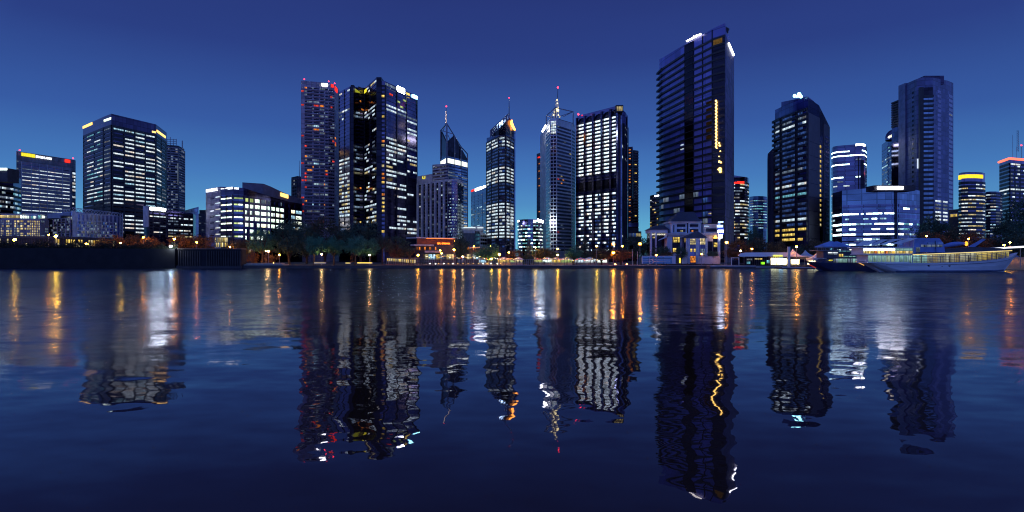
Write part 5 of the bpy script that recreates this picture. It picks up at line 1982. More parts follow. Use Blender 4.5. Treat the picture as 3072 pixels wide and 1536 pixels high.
    m.pbox(2157, 2172, 698, 704, 257.6, .5)
    m.build('frame', glow('pylon_blue', (.05, .10, .8), .8), s)


white_house()


# ------------------------------------------------------------------ restaurant, stalls, pavilion
def restaurant():
    D = 300
    r = empty('restaurant', pt(1350, 785, D), 'low restaurant with a rust red fascia and orange sign in front of the ribbed hotel', 'restaurant')

    def part(name, mat, *bx):
        m = MB()
        for q in bx:
            m.pbox(*q)
        return m.build(name, mat, r)
    part('wall', M['char'], (1245, 1368, 733, 790, D, 12), (1395, 1452, 744, 790, D + 2, 10))
    m = MB()
    Fa, Fb = (px(1250, 296), 296), (px(1368, 312), 312)
    f = Face(Fa, Fb)
    f.box(m, 0, f.L, pz(733, 296), pz(715, 296), 0, .6)
    m.build('fascia', surf('rust_red_fascia', (.30, .07, .03), .6), r)
    m = MB()
    f.box(m, -1, f.L + .5, pz(715, 296), pz(711, 296), -8, 1.2)
    f.box(m, -3, f.L - 1, pz(738, 296), pz(733, 296), -1, 2.4)
    m.build('roof_edge', M['pale'], r)
    m = MB()
    f.text(m, 'BFU SERIANA', f.uX(1310), f.uX(1348), pz(733.5, 303), pz(727.5, 303), .7)
    m.build('sign', M['sign_orange'], r)
    m = MB()
    f.box(m, f.L * .2, f.L * .98, pz(714.9, 296), pz(714.9, 296) + .12, 1.0, 1.3)
    m.build('light_strip', M['sign_orange'], r)
    for X, w in ((1250, 2), (1257, 4), (1272, 5), (1288, 5), (1305, 4), (1419, 3), (1402, 4)):
        g = Face((px(X, D), D), (px(X + w, D), D))
        m = MB()
        g.pane(m, 0, g.L, pz(750.5, D), pz(741, D), .02, .12)
        m.build('window', LIT['O'], r)
    part('awning', M['pale'], (1274, 1320, 752, 758, 296, 4))
    part('roof', M['pale'], (1392, 1456, 741, 745, D, 12))
    for X0, X1, k in ((1274, 1284, 'K'), (1286, 1296, 'C'), (1297, 1307, 'C'), (1309, 1318, 'Y'), (1322, 1336, 'D'), (1340, 1362, 'K'), (1400, 1412, 'K'), (1418, 1440, 'C')):
        g = Face((px(X0, D - .5), D - .5), (px(X1, D - .5), D - .5))
        m = MB()
        g.pane(m, 0, g.L, pz(778, D), pz(763, D), .02, .12)
        m.build('shopfront', LIT[k], r)


restaurant()


def stall(X, D, w, canopy_mat, kind, label):
    c = pt(X, 0, D)
    r = empty('market_stall', (c.x, c.y, GZ), label, 'stall', 'lit stalls along the promenade')
    m = MB()
    h = 2.5
    x0, x1, y0, y1 = c.x - w / 2, c.x + w / 2, c.y - 1.3, c.y + 1.3
    m.v = [(x0 - .3, y0 - .3, GZ + h), (x1 + .3, y0 - .3, GZ + h), (x1 + .3, y1 + .3, GZ + h), (x0 - .3, y1 + .3, GZ + h), (c.x, c.y, GZ + h + 1.0), (x0 - .3, y0 - .3, GZ + h - .35), (x1 + .3, y0 - .3, GZ + h - .35)]
    m.f = [(0, 1, 4), (1, 2, 4), (2, 3, 4), (3, 0, 4), (3, 2, 1, 0), (5, 6, 1, 0)]
    m.build('canopy', canopy_mat, r)
    for a in (x0, x1):
        for q in (y0, y1):
            m = MB()
            m.tube((a, q, GZ), (a, q, GZ + h), .06)
            m.build('post', M['steel'], r)
    m = MB()
    m.box(x0 + .1, x1 - .1, y0 + .1, y0 + .6, GZ, GZ + .95)
    m.build('counter', M['mauve'], r)
    f = Face((x0 + .1, y1 - .2), (x1 - .1, y1 - .2))
    m = MB()
    f.pane(m, 0, f.L, GZ + .9, GZ + 2.35, 0, .1)
    m.build('lit_back_wall', LIT[kind], r)


for X, D, w, cm, k, l in ((1452, 262, 4.5, 'white', 'C', 'small stall with a white canopy and cool light, leftmost of the promenade stalls'),
                          (1512, 266, 5.5, 'pale', 'Y', 'stall with yellow lit back at the foot of the flame-sign tower'),
                          (1535, 272, 4.5, 'mauve', 'G', 'stall with a mauve canopy and green-yellow light beside the yellow lit stall'),
                          (1556, 262, 3.6, 'white', 'K', 'small cream lit stall left of the pointed conifer'),
                          (1612, 268, 5.0, 'pale', 'G', 'green lit stall right of the pointed conifer'),
                          (1642, 264, 4.2, 'white', 'P', 'pale green lit stall left of the bright twin lamp post'),
                          (1668, 270, 4.6, 'mauve', 'Y', 'yellow lit stall behind the bright twin lamp post'),
                          (1700, 264, 5.0, 'white', 'G', 'green lit stall in front of the round dark trees below the mast-topped tower'),
                          (1738, 268, 5.2, 'pale', 'W', 'white lit stall at the foot of the white-windowed tower'),
                          (1770, 264, 5.2, 'white', 'W', 'white lit stall left of the slim yellow lamp post'),
                          (1808, 270, 4.6, 'mauve', 'P', 'pale lit stall, rightmost of the promenade stalls')):
    stall(X, D, w, M[cm], k, l)


def pavilion():
    D = 248
    r = empty('ferry_pavilion', pt(2290, 795, D), 'long glass ferry pavilion with a curved white roof beside the pontoon', 'pavilion')
    m = MB()
    ys = [(2214, 765), (2222, 760), (2236, 757.5), (2300, 757), (2382, 757)]
    for (Xa, Ya), (Xb, Yb) in zip(ys, ys[1:]):
        ta, tb = (3 if Xa == 2214 else 12), 12
        m.hexa([pt(Xa, min(Ya + ta, 770), D - 2), pt(Xb, 770, D - 2), pt(Xb, 770, D + 9), pt(Xa, min(Ya + ta, 770), D + 9), pt(Xa, Ya, D - 1), pt(Xb, Yb, D - 1), pt(Xb, Yb, D + 9), pt(Xa, Ya, D + 9)])
    m.build('roof', M['white'], r)
    m = MB()
    m.pbox(2232, 2358, 770, 795, D + 1, 7)
    m.build('glass_wall', M['blueglass'], r)
    g = Face((px(2232, D + .8), D + .8), (px(2358, D + .8), D + .8))
    for k in range(21):
        m = MB()
        X = 2233 + k * 6
        m.pbox(X, X + .6, 770, 796, D + .6, .3)
        m.build('mullion', M['char'], r)
    for X0, X1, Y0, Y1, k in ((2313, 2336, 774, 794, 'X'), (2337, 2349, 774, 794, 'H'), (2350, 2358, 775, 795, 'X'), (2264, 2276, 775, 779, 'K'), (2240, 2256, 776, 781, 'D'), (2279, 2286, 775, 779, 'Y'), (2300, 2310, 781, 790, 'T'), (2240, 2250, 785, 792, 'T')):
        m = MB()
        g.pane(m, g.uX(X0), g.uX(X1), pz(Y1, D), pz(Y0, D), .05, .2)
        m.build('window', LIT[k], r)
    m = MB()
    g.box(m, g.uX(2284), g.uX(2292.5), pz(793, D), pz(786, D), .2, .4)
    m.build('sign', M['sign_green'], r)
    m = MB()
    g2 = Face((px(2232, D - 2.05), D - 2.05), (px(2382, D - 2.05), D - 2.05))
    g2.text(m, 'I BOOM', g2.uX(2319), g2.uX(2347), pz(769.8, D), pz(764.5, D), .05)
    m.build('sign', glow('sign_lime', (.9, .85, .1), 1.8), r)
    # white portal frame
    p = empty('portal_frame', pt(2206, 795, 245), 'slim white portal frame standing on the dark pontoon', 'frame')
    m = MB()
    a, b2 = px(2194, 245), px(2218, 245)
    m.box(a, a + .25, 245, 245.4, 1.3, pz(772.5, 245))
    m.box(b2 - .25, b2, 245, 245.4, 1.3, pz(772.5, 245))
    m.box(a + .25, b2 - .25, 245, 245.4, pz(772.5, 245) - .25, pz(772.5, 245))
    m.build('frame', M['white'], p)
    m = MB()
    m.box(a + .25, b2 - .25, 245.15, 245.2, 1.3, pz(780, 245))
    m.build('pane', M['blueglass'], p)
    # marquees
    for X0, X1, Xp, Yp, Yb, D0, dep, mat, lab, lk in ((2372, 2426, 2391, 745.5, 770, 250, 8, 'white', 'white peaked marquee with yellow light inside, left of the dark blue boat', 'Y'),
                                                    (2414, 2452, 2429, 749, 767, 262, 8, 'skyglass', 'blue peaked marquee behind the two white ones', None),
                                                    (2440, 2480, 2464.5, 754, 774, 240.5, 6, 'white', 'narrow white peaked marquee right behind the bow of the dark blue boat', 'K')):
        t = empty('marquee', pt((X0 + X1) / 2, 795, D0), lab, 'tent', 'peaked marquees on the quay')
        m = MB()
        x0, x1, xp = px(X0, D0), px(X1, D0), px(Xp, D0)
        zb, zp = pz(Yb, D0), pz(Yp, D0)
        n, lv = 20, 9
        for j in range(lv + 1):
            s = j / lv
            q = 1 - s
            zz = zb + (zp - zb) * (s ** 1.9)
            for k in range(n):
                a = 2 * math.pi * k / n
                # square plan easing to the round peak
                cx_, sy = math.cos(a), math.sin(a)
                e = 1 / max(abs(cx_), abs(sy)) * q + (1 - q)
                hx = (x1 - xp if cx_ > 0 else xp - x0)
                m.v.append((xp + cx_ * e * hx * q + 0, D0 + dep / 2 + sy * e * dep / 2 * q, zz))
        for j in range(lv):
            for k in range(n):
                m.f.append((j * n + k, j * n + (k + 1) % n, (j + 1) * n + (k + 1) % n, (j + 1) * n + k))
        m.build('canopy', surf('marquee_canvas', (.8, .79, .76), .8, var=.08) if mat == 'white' else surf('marquee_blue', (.30, .48, .62), .8, var=.08), t)
        m = MB()
        m.box(x0, x1, D0, D0 + dep, zb - 1.1, zb - .01)
        m.build('valance', M['char'] if lk == 'Y' else M['pale'], t)
        for x in (x0 + .2, x1 - .2, xp):
            m = MB()
            m.tube((x, D0 + .3, GZ), (x, D0 + .3, zb - 1.1), .1)
            m.build('post', M['steel'], t)
        if lk:
            g = Face((x0 + .3, D0 + dep - .5), (x1 - .3, D0 + dep - .5))
            nW = 4
            for k in range(nW):
                m = MB()
                g.pane(m, g.L * k / nW + .1, g.L * (k + 1) / nW - .1, GZ + .3, zb - 1.2, 0, .1)
                m.build('lit_side', LIT['X'], t)
    p = empty('white_pylon', pt(2368, 800, 240), 'tall white square pylon standing between pavilion and marquees', 'pylon')
    m = MB()
    m.pbox(2365, 2371, 741, 803, 240, .85)
    m.build('shaft', surf('pylon_white', (.8, .8, .78), .5), p)
    m = MB()
    m.pbox(2364.5, 2371.5, 739.5, 741, 239.95, .95)
    m.build('cap', M['steel'], p)
    for X0, X1, D0, z1, lab in ((2130, 2266, 238, 1.15, 'long dark pontoon below the white portal frame'), (2268, 2362, 239, 0.75, 'low pale-edged pontoon in front of the glass pavilion'), (2347, 2446, 232, 0.7, 'low dark pontoon beside the bow of the dark blue boat')):
        q = empty('pontoon', (px((X0 + X1) / 2, D0), D0, 0), lab, 'pontoon')
        m = MB()
        m.box(px(X0, D0), px(X1, D0), D0, 244.5 if D0 > 236 else 241.5, -.6, z1)
        m.build('float', M['char'], q)
        m = MB()
        m.box(px(X0, D0) - .1, px(X1, D0) + .1, D0 - .12, D0 - .01, z1 - .3, z1 + .06)
        m.build('edge', M['pale'], q)


pavilion()


# ------------------------------------------------------------------ street lamps
def lamp(X, Y, D, kind, label, ybase=None, r=.34, pole=True, shield=False):
    c = pt(X, Y, D)
    z0 = GZ if ybase is None else ybase
    o = empty('street_lamp', (c.x, c.y, z0), label, 'lamp')
    if pole:
        m = MB()
        m.tube((c.x, c.y, z0), (c.x, c.y, c.z - r * .8), .11, .07, 8)
        m.lathe((c.x, c.y, z0), [(.22, 0), (.22, .35), (.12, .6)], 8)
        m.build('pole', M['steel'], o)
    m = MB()
    m.lathe((c.x, c.y, c.z), [(r * .9, r * .55), (r * 1.15, r * .6), (r * .5, r * 1.25), (.03, r * 1.4)], 10)
    m.build('hood', M['dark'], o)
    m = MB()
    m.ball(c, r, 10, 7, 1.0)
    m.build('globe', M[kind], o)
    if shield:  # curved plate added to keep the lamp's light off the house
        m = MB()
        for k in range(10):
            a0, a1 = math.pi * (.02 + .96 * k / 10), math.pi * (.02 + .96 * (k + 1) / 10)
            q = r * 1.9
            m.hexa([(c.x + q * math.cos(a0), c.y + q * math.sin(a0), c.z - r * 1.6), (c.x + q * math.cos(a1), c.y + q * math.sin(a1), c.z - r * 1.6), (c.x + (q + .05) * math.cos(a1), c.y + (q + .05) * math.sin(a1), c.z - r * 1.6), (c.x + (q + .05) * math.cos(a0), c.y + (q + .05) * math.sin(a0), c.z - r * 1.6),
                    (c.x + q * math.cos(a0), c.y + q * math.sin(a0), c.z + r * 1.3), (c.x + q * math.cos(a1), c.y + q * math.sin(a1), c.z + r * 1.3), (c.x + (q + .05) * math.cos(a1), c.y + (q + .05) * math.sin(a1), c.z + r * 1.3), (c.x + (q + .05) * math.cos(a0), c.y + (q + .05) * math.sin(a0), c.z + r * 1.3)])
        m.build('added_light_shield', M['dark'], o)
    return o


LAMPS = [
    (805, 754, 253, 'lamp_warm', 'slender lamp post above the curved stone terrace'),
    (838, 764, 262, 'lamp_orange', 'low orange lamp under the big dark tree right of the terrace lamp'),
    (798, 752, 285, 'lamp_warm', 'warm lamp glowing among the bushes behind the terrace lamp'),
    (965, 763, 249, 'lamp_warm', 'short warm lamp under the two round clipped trees'),
    (1109, 765, 249, 'lamp_warm', 'short warm lamp at the right end of the round clipped trees'),
    (1254, 765, 256, 'lamp_orange', 'orange lamp at the left corner of the restaurant'),
    (1321, 751, 290, 'lamp_orange', 'upper of the two close orange lamps before the restaurant sign'),
    (1325, 760, 262, 'lamp_orange', 'lower of the two close orange lamps before the restaurant sign'),
    (1362, 749, 262, 'lamp_orange', 'bright orange lamp at the right end of the restaurant'),
    (1366, 723, 296, 'lamp_orange', 'orange lamp level with the rust red fascia'),
    (1388, 770, 258, 'lamp_warm', 'low bright lamp between the restaurant and its side wing'),
    (1421, 739, 296, 'lamp_orange', 'small orange lamp above the side wing of the restaurant'),
    (1472, 738, 290, 'lamp_yellow', 'yellow lamp over the leafy tree left of the flame-sign tower'),
    (1474, 776, 258, 'lamp_yellow', 'low yellow lamp under the leafy tree left of the flame-sign tower'),
    (1498, 763, 256, 'lamp_orange', 'large orange lamp at the left foot of the flame-sign tower'),
    (1527, 757, 262, 'lamp_orange', 'orange lamp at the right foot of the flame-sign tower'),
    (1606, 742, 262, 'lamp_yellow', 'tall slim lamp post right of the pointed conifer'),
    (1673, 746, 270, 'lamp_orange', 'upper lamp at the entrance of the mast-topped tower'),
    (1673, 765, 256, 'lamp_yellow', 'bright yellow lamp at the entrance of the mast-topped tower'),
    (1790, 738, 256, 'lamp_yellow', 'tall slim yellow lamp post in front of the white-windowed tower'),
    (1840, 732, 275, 'lamp_orange', 'high orange lamp near the right foot of the white-windowed tower'),
    (1840, 758, 256, 'lamp_orange', 'orange lamp low over the red-lit bushes'),
    (1867, 738, 270, 'lamp_orange', 'orange lamp above the dark trees left of the bare flagpoles'),
    (1920, 731, 254, 'lamp_orange', 'tall orange lamp post just left of the white screen wall'),
    (1969, 765, 246.5, 'lamp_soft', 'orange lamp post in front of the white screen wall'),
    (2105, 762, 246.5, 'lamp_soft', 'orange lamp post in front of the glass porch'),
    (2180, 727, 252, 'lamp_orange', 'tall orange lamp post right of the screen pylon'),
    (2390, 740, 247, 'lamp_orange', 'orange lamp rising from the white peaked marquee'),
    (523, 717, 262, 'lamp_orange', 'orange lamp among the low trees behind the wharf'),
    (146, 704, 285, 'lamp_orange', 'orange lamp at the left part of the grey lattice hall'),
    (168, 708, 264, 'lamp_yellow', 'round yellow lamp before the corner pylon of the lattice hall'),
    (362, 729, 258, 'lamp_yellow', 'yellow lamp at the right end of the yellow shop arcade'),
    (44, 719, 256, 'lamp_yellow', 'yellow lamp above the black wall near the left edge'),
    (260, 731, 258, 'lamp_orange', 'amber lamp above the black wall below the lattice hall'),
    (430, 712, 272, 'lamp_orange', 'orange lamp hidden among the trees before the low office block'),
    (590, 727, 262, 'lamp_orange', 'orange lamp left of the glazed lobby of the curved office building'),
    (690, 741, 262, 'lamp_orange', 'orange lamp under the dark tree at the curved office building'),
    (3030, 727, 230, 'lamp_orange', 'orange lamp on the shore behind the bow of the ferry'),
    (3012, 735, 235, 'lamp_yellow', 'yellow lamp on the shore left of the orange one behind the ferry'),
    (2780, 708, 262, 'lamp_orange', 'orange lamp in the trees above the wheelhouse of the ferry'),
    (2905, 716, 262, 'lamp_orange', 'orange lamp in the trees above the dinghy of the ferry'),
    (2222, 752, 262, 'lamp_warm', 'warm lamp behind the left end of the ferry pavilion roof'),
    (2256, 746, 264, 'lamp_orange', 'small orange lamp in the trees above the ferry pavilion'),
]
M['lamp_soft'] = glow('lamp_sodium_soft', (1.0, 0.30, 0.022), 170.0, True)
for X, Y, D, k, l in LAMPS:
    big = k == 'lamp_orange' and X in (1254, 1362, 1498, 1920, 1840, 1969, 2105, 2180, 2390, 523)
    lamp(X, Y, D, k, l, r=.55 if X in (168, 44, 260) else .42 if big else .3, shield=1780 < X < 2260)
# the one white floodlight on the wharf wall
o = lamp(512, 739, 240.5, 'lamp_white', 'cold white floodlight on top of the black river wall', ybase=pz(744, 243), r=.5)

for k, (X, Y0, Y1, l) in enumerate(((1897, 749, 792, 'bare grey flagpole left of the white screen wall'), (1912, 755, 792, 'shorter pale flagpole beside the tall orange lamp'), (2175, 730, 792, 'pale steel pole left of the lamp by the screen pylon'),
                                    (1694, 736, 793, 'dark pole before the round dark tree below the mast-topped tower'), (1516, 735, 793, 'dark pole at the foot of the flame-sign tower'))):
    D0 = 246.8
    a = pt(X, Y0, D0)
    o = empty('flagpole', (a.x, a.y, GZ), l, 'pole')
    m = MB()
    m.tube((a.x, a.y, GZ), a, .13, .08, 8)
    m.build('shaft', M['alu'] if k < 3 else M['char'], o)
    m = MB()
    m.ball(a, .16, 8, 5)
    m.build('finial', M['steel'], o)


# ------------------------------------------------------------------ railings, terrace, bollard lights
def railing(X0, X1, D, Yt, n, label, mat='steel'):
    a, b2 = px(X0, D), px(X1, D)
    z1 = pz(Yt, D)
    o = empty('railing', ((a + b2) / 2, D, GZ), label, 'railing', 'railings along the promenade')
    m = MB()
    m.box(a, b2, D - .05, D + .05, z1 - .08, z1)
    m.box(a, b2, D - .03, D + .03, (z1 + GZ) / 2, (z1 + GZ) / 2 + .06)
    m.build('rail', M[mat], o)
    for k in range(n + 1):
        x = a + (b2 - a) * k / n
        m = MB()
        m.box(x - .06, x + .06, D - .055, D + .055, GZ, z1 - .08)
        m.build('post', M[mat], o)


railing(1160, 1244, 262, 774, 16, 'dark railing with amber light behind it left of the restaurant')
railing(1246, 1395, 250, 775, 26, 'long dark railing in front of the restaurant')
railing(1397, 1520, 250, 777, 22, 'dark railing in front of the restaurant side wing')
railing(1522, 1660, 250, 778, 24, 'dark railing in front of the stalls by the pointed conifer')
w = empty('terrace_wall', pt(1200, 786, 266), 'low terrace wall with amber light slots left of the restaurant', 'wall')
m = MB()
m.pbox(1160, 1248, 773, 792, 264, 1.0)
m.build('wall', M['char'], w)
g = Face((px(1160, 264), 264), (px(1248, 264), 264))
for k in range(14):
    m = MB()
    y = 774 + (k * .35)
    g.pane(m, g.L * (k + .1) / 14, g.L * (k + .85) / 14, pz(783 + k * .5, 264), pz(y + 1, 264), .02, .1)
    m.build('light_slot', LIT['K' if k % 3 else 'Y'], w)

for k in range(16):
    X = 1290 + k * 14.3 + RNG.uniform(-3, 3)
    c = pt(X, 790, 247.5)
    o = empty('bollard_light', (c.x, c.y, GZ), 'small light bollard at the water edge before the restaurant railing', 'lamp', 'bollard lights at the water edge')
    m = MB()
    m.tube((c.x, c.y, GZ), (c.x, c.y, GZ + .55), .1, .1, 8)
    m.build('post', M['char'], o)
    m = MB()
    m.tube((c.x, c.y, GZ + .55), (c.x, c.y, GZ + .85), .13, .13, 8)
    m.build('lens', M[RNG.choice(['sign_warm', 'sign_white', 'sign_warm'])], o)

# terrace with curved stone planters
t = empty('stone_terrace', pt(790, 795, 246), 'curved stone terrace edge lit warm by the slender lamp', 'terrace')
m = MB()
P = [(px(727, 244), 244.5), (px(735, 244), 243.6), (px(760, 244), 243.2), (px(850, 244), 243.2), (px(850, 244), 250), (px(727, 244), 250)]
m.prism(P, GZ - 1.3, GZ + .55)
m.build('edge', surf('warm_stone', (.42, .36, .29), .8, scale=1.5), t)
m = MB()
P = [(px(740, 246), 245.3), (px(770, 246), 244.6), (px(846, 246), 244.6), (px(846, 246), 249), (px(740, 246), 249)]
m.prism(P, GZ + .55, GZ + .95)
m.build('step', surf('warm_stone_step', (.48, .40, .32), .8, scale=1.5), t)
for X0, X1, Y0, lab, k in ((942, 976, 786, 'pale block bench under the round clipped trees', 'K'), (1036, 1050, 787.5, 'short light-edged bench left of the long one', 'Y'), (1071, 1116, 786.5, 'long curved bench with a yellow light edge by the water', 'Y')):
    o = empty('bench', pt((X0 + X1) / 2, 791, 245), lab, 'bench')
    m = MB()
    m.pbox(X0, X1, Y0, 792, 245, 1.0)
    m.build('seat', M['pale'], o)
    g = Face((px(X0, 245), 245), (px(X1, 245), 245))
    m = MB()
    g.box(m, .1, g.L - .1, pz(790, 245), pz(Y0 + .6, 245), .02, .08)
    m.build('light_edge', glow('bench_yellow', (1, .72, .08), 1.3) if k == 'Y' else glow('bench_pale', (1, .8, .5), .35), o)


# ------------------------------------------------------------------ people on the promenade
def person_mesh(walk):
    me = bpy.data.meshes.new('person')
    s = .25 if walk else .07
    J = [(0, 0, .95), (0, 0, 1.15), (0, .02, 1.38), (0, .02, 1.5), (0, 0, 1.6), (0, 0, 1.70),
         (-.1, 0, .9), (-.11, s, .5), (-.12, s * .4, .07), (-.12, s * .4 - .14, .04), (.1, 0, .9), (.11, -s * .6, .5), (.12, -s * 1.2, .08), (.12, -s * 1.2 - .14, .05),
         (-.19, .02, 1.38), (-.25, -s * .4, 1.12), (-.24, -s - .06, .88), (.19, .02, 1.38), (.25, s * .4, 1.12), (.24, s * .6 - .08, .88)]
    E = [(0, 1), (1, 2), (2, 3), (3, 4), (4, 5), (0, 6), (6, 7), (7, 8), (8, 9), (0, 10), (10, 11), (11, 12), (12, 13), (2, 14), (14, 15), (15, 16), (2, 17), (17, 18), (18, 19)]
    rad = [.15, .14, .16, .06, .10, .09, .1, .07, .05, .045, .1, .07, .05, .045, .07, .05, .04, .07, .05, .04]
    me.from_pydata(J, E, [])
    o = bpy.data.objects.new('person', me)
    C.objects.link(o)
    md = o.modifiers.new('skin', 'SKIN')
    for v, q in zip(me.skin_vertices[0].data, rad):
        v.radius = (q, q)
    me.skin_vertices[0].data[0].use_root = True
    o.modifiers.new('smooth', 'SUBSURF').levels = 1
    ev = bpy.data.meshes.new_from_object(o.evaluated_get(bpy.context.evaluated_depsgraph_get()))
    bpy.data.objects.remove(o)
    return ev


cloth = [surf('coat_' + n, c, .85, scale=6) for n, c in (('black', (.02, .02, .024)), ('navy', (.03, .04, .09)), ('brown', (.09, .055, .035)), ('grey', (.15, .15, .16)))]
PM = []
for wk in (0, 1):
    for cm in cloth:
        me = person_mesh(wk)
        me.materials.append(cm)
        PM.append(me)
for k in range(34):
    if k < 2:
        X, D = 1864 + k * 8, 245.2
        lab, grp = ('left of two dark figures standing at the water edge before the red-lit bushes', 'right of two dark figures standing at the water edge before the red-lit bushes')[k], None
    else:
        X, D = RNG.choice([RNG.uniform(1290, 1440), RNG.uniform(1500, 1660), RNG.uniform(1690, 1800)]), RNG.uniform(252, 262)
        lab, grp = 'small dark figure strolling behind the promenade railing', 'people strolling behind the railing'
    o = bpy.data.objects.new('person', PM[RNG.randrange(len(PM)) if k > 1 else k])
    C.objects.link(o)
    o.location = (px(X, D), D, GZ + (.07 if k < 2 else 0))
    o.rotation_euler = (0, 0, RNG.uniform(0, 6.28))
    o.scale = (1, 1, RNG.uniform(.94, 1.06))
    tag(o, lab, 'person', grp)


# ------------------------------------------------------------------ trees
def leaf_mat(name, col):
    m = surf(name, col, .8, var=.45, scale=.6)
    return m


LM = {'green': leaf_mat('leaves_green', (.06, .22, .13)), 'dark': leaf_mat('leaves_dark', (.045, .10, .065)), 'rust': leaf_mat('leaves_rust', (.16, .085, .035)), 'olive': leaf_mat('leaves_olive', (.085, .075, .04))}
PROTO = {}


def tree_proto(kind, col, seed):
    key = (kind, col, seed)
    if key in PROTO:
        return PROTO[key]
    rg = random.Random(seed * 17 + len(kind))
    tr, cr = MB(), MB()

    def leaf(p, s):
        n = Vector((rg.gauss(0, 1), rg.gauss(0, 1), rg.gauss(0, 1))).normalized()
        a = n.orthogonal().normalized() * s
        b = n.cross(a).normalized() * s * rg.uniform(.5, .9)
        i = len(cr.v)
        p = Vector(p)
        cr.v += [tuple(p - a), tuple(p - b * .8), tuple(p + a), tuple(p + b)]
        cr.f.append((i, i + 1, i + 2, i + 3))
    # unit tree: height 1, crown half-width 0.5
    if kind in ('round', 'broad', 'low'):
        base, ctr, rz = {'round': (.32, .64, .37), 'broad': (.14, .55, .46), 'low': (.2, .6, .42)}[kind]
        tr.tube((0, 0, 0), (rg.uniform(-.02, .02), 0, base + .1), .032, .022, 7)
        limbs = []
        for k in range(8):
            a = k * .8 + rg.uniform(-.3, .3)
            q = rg.uniform(.18, .38)
            e = (q * math.cos(a), q * math.sin(a), ctr + rg.uniform(-.12, .22))
            tr.tube((0, 0, base - .02), e, .018, .006, 5)
            limbs.append(e)
        nc = 74 if kind != 'round' else 62
        for k in range(nc):
            while True:
                v = Vector((rg.uniform(-1, 1), rg.uniform(-1, 1), rg.uniform(-1, 1)))
                if .25 < v.length < 1:
                    break
            ln = v.length
            v *= (.62 + .38 * rg.random()) / max(ln, .5) * .9
            irr = 1 + .16 * math.sin(v.x * 5 + seed) * math.cos(v.y * 4 + seed * 2)
            if kind == 'round':
                irr = 1 + .05 * math.sin(v.x * 5 + seed)
            c = Vector((v.x * .46 * irr, v.y * .46 * irr, ctr + v.z * rz * irr * (.8 if v.z < 0 else 1)))
            cs = rg.uniform(.07, .14)
            for q in range(66):
                d = Vector((rg.gauss(0, .55), rg.gauss(0, .55), rg.gauss(0, .42))) * cs
                leaf(c + d, rg.uniform(.013, .027))
    elif kind == 'conifer':
        tr.tube((0, 0, 0), (0, 0, .97), .03, .006, 7)
        lv = 17
        for j in range(lv):
            z = .10 + .86 * j / lv
            rr = .5 * (1 - j / lv) ** .85 + .02
            for k in range(int(6 + rr * 16)):
                a = rg.uniform(0, 6.28)
                q = rr * rg.uniform(.7, 1.05)
                e = Vector((q * math.cos(a), q * math.sin(a), z - q * .12))
                tr.tube((0, 0, z), e, .006, .002, 4)
                for t in range(int(8 + q * 60)):
                    s = rg.uniform(.15, 1.0)
                    leaf(Vector((0, 0, z)).lerp(e, s) + Vector((rg.gauss(0, .02), rg.gauss(0, .02), rg.gauss(-.012, .014))), rg.uniform(.010, .02))
    elif kind == 'weeping':
        tr.tube((0, 0, 0), (0, 0, .6), .035, .02, 7)
        for k in range(60):
            a, q = rg.uniform(0, 6.28), rg.uniform(.1, .48)
            zt = .98 - q * q * .9 + rg.uniform(-.08, .02)
            ln = rg.uniform(.2, .5)
            for t in range(44):
                s = rg.random()
                leaf((q * math.cos(a) + rg.gauss(0, .025), q * math.sin(a) + rg.gauss(0, .025), max(.1, zt - s * ln)), rg.uniform(.011, .02))
            tr.tube((0, 0, .5), (q * math.cos(a), q * math.sin(a), zt), .008, .003, 4)
    elif kind == 'bare':
        def br(p, d, ln, r, dep):
            e = p + d * ln
            tr.tube(p, e, r, r * .65, 5)
            if dep:
                for k in range(3):
                    nd = (d + Vector((rg.gauss(0, .45), rg.gauss(0, .45), rg.uniform(-.1, .35)))).normalized()
                    br(p.lerp(e, rg.uniform(.6, 1)), nd, ln * rg.uniform(.6, .8), r * .62, dep - 1)
        br(Vector((0, 0, 0)), Vector((0, 0, 1)), .28, .03, 5)
        for k in range(160):
            leaf((rg.gauss(0, .22), rg.gauss(0, .22), rg.uniform(.5, 1)), .012)
    elif kind == 'bush':
        for k in range(6):
            a = rg.uniform(0, 6.28)
            tr.tube((0, 0, 0), (.25 * math.cos(a), .25 * math.sin(a), .7), .02, .006, 5)
        for k in range(40):
            v = Vector((rg.gauss(0, .45), rg.gauss(0, .45), abs(rg.gauss(0, .5))))
            if v.length > 1:
                v.normalize()
            for q in range(34):
                leaf((v.x * .5 + rg.gauss(0, .06), v.y * .5 + rg.gauss(0, .06), max(.02, v.z * .9 + rg.gauss(0, .06))), rg.uniform(.016, .03))
    o = bpy.data.objects.new('tree', None)
    C.objects.link(o)
    t = tr.build('trunk', M['bark'], o)
    c = cr.build('crown', LM[col], o)
    PROTO[key] = [o, False]
    return PROTO[key]


def tree(X, Yt, hw, D, kind, col, label, ybot=None, seed=1, cat='tree'):
    p = tree_proto(kind, col, seed)
    z0 = GZ
    h = pz(Yt, D) - z0
    w = 2 * hw / F * D * (1.12 if kind != 'bare' else 1)
    loc = (px(X, D), D, z0)
    rz = RNG.uniform(0, 6.28)
    if not p[1]:
        p[1] = True
        o = p[0]
        o.location, o.rotation_euler, o.scale = loc, (0, 0, rz), (w, w, h)
        o['label'] = label
    else:
        o = dup(p[0], loc, label, (w, w, h), rz)
    o['category'] = cat
    o['group'] = 'bushes on the far bank' if kind == 'bush' else 'trees on the far bank'
    o.name = {'conifer': 'conifer_tree', 'bare': 'bare_tree', 'weeping': 'weeping_tree', 'bush': 'bush'}.get(kind, 'leafy_tree')


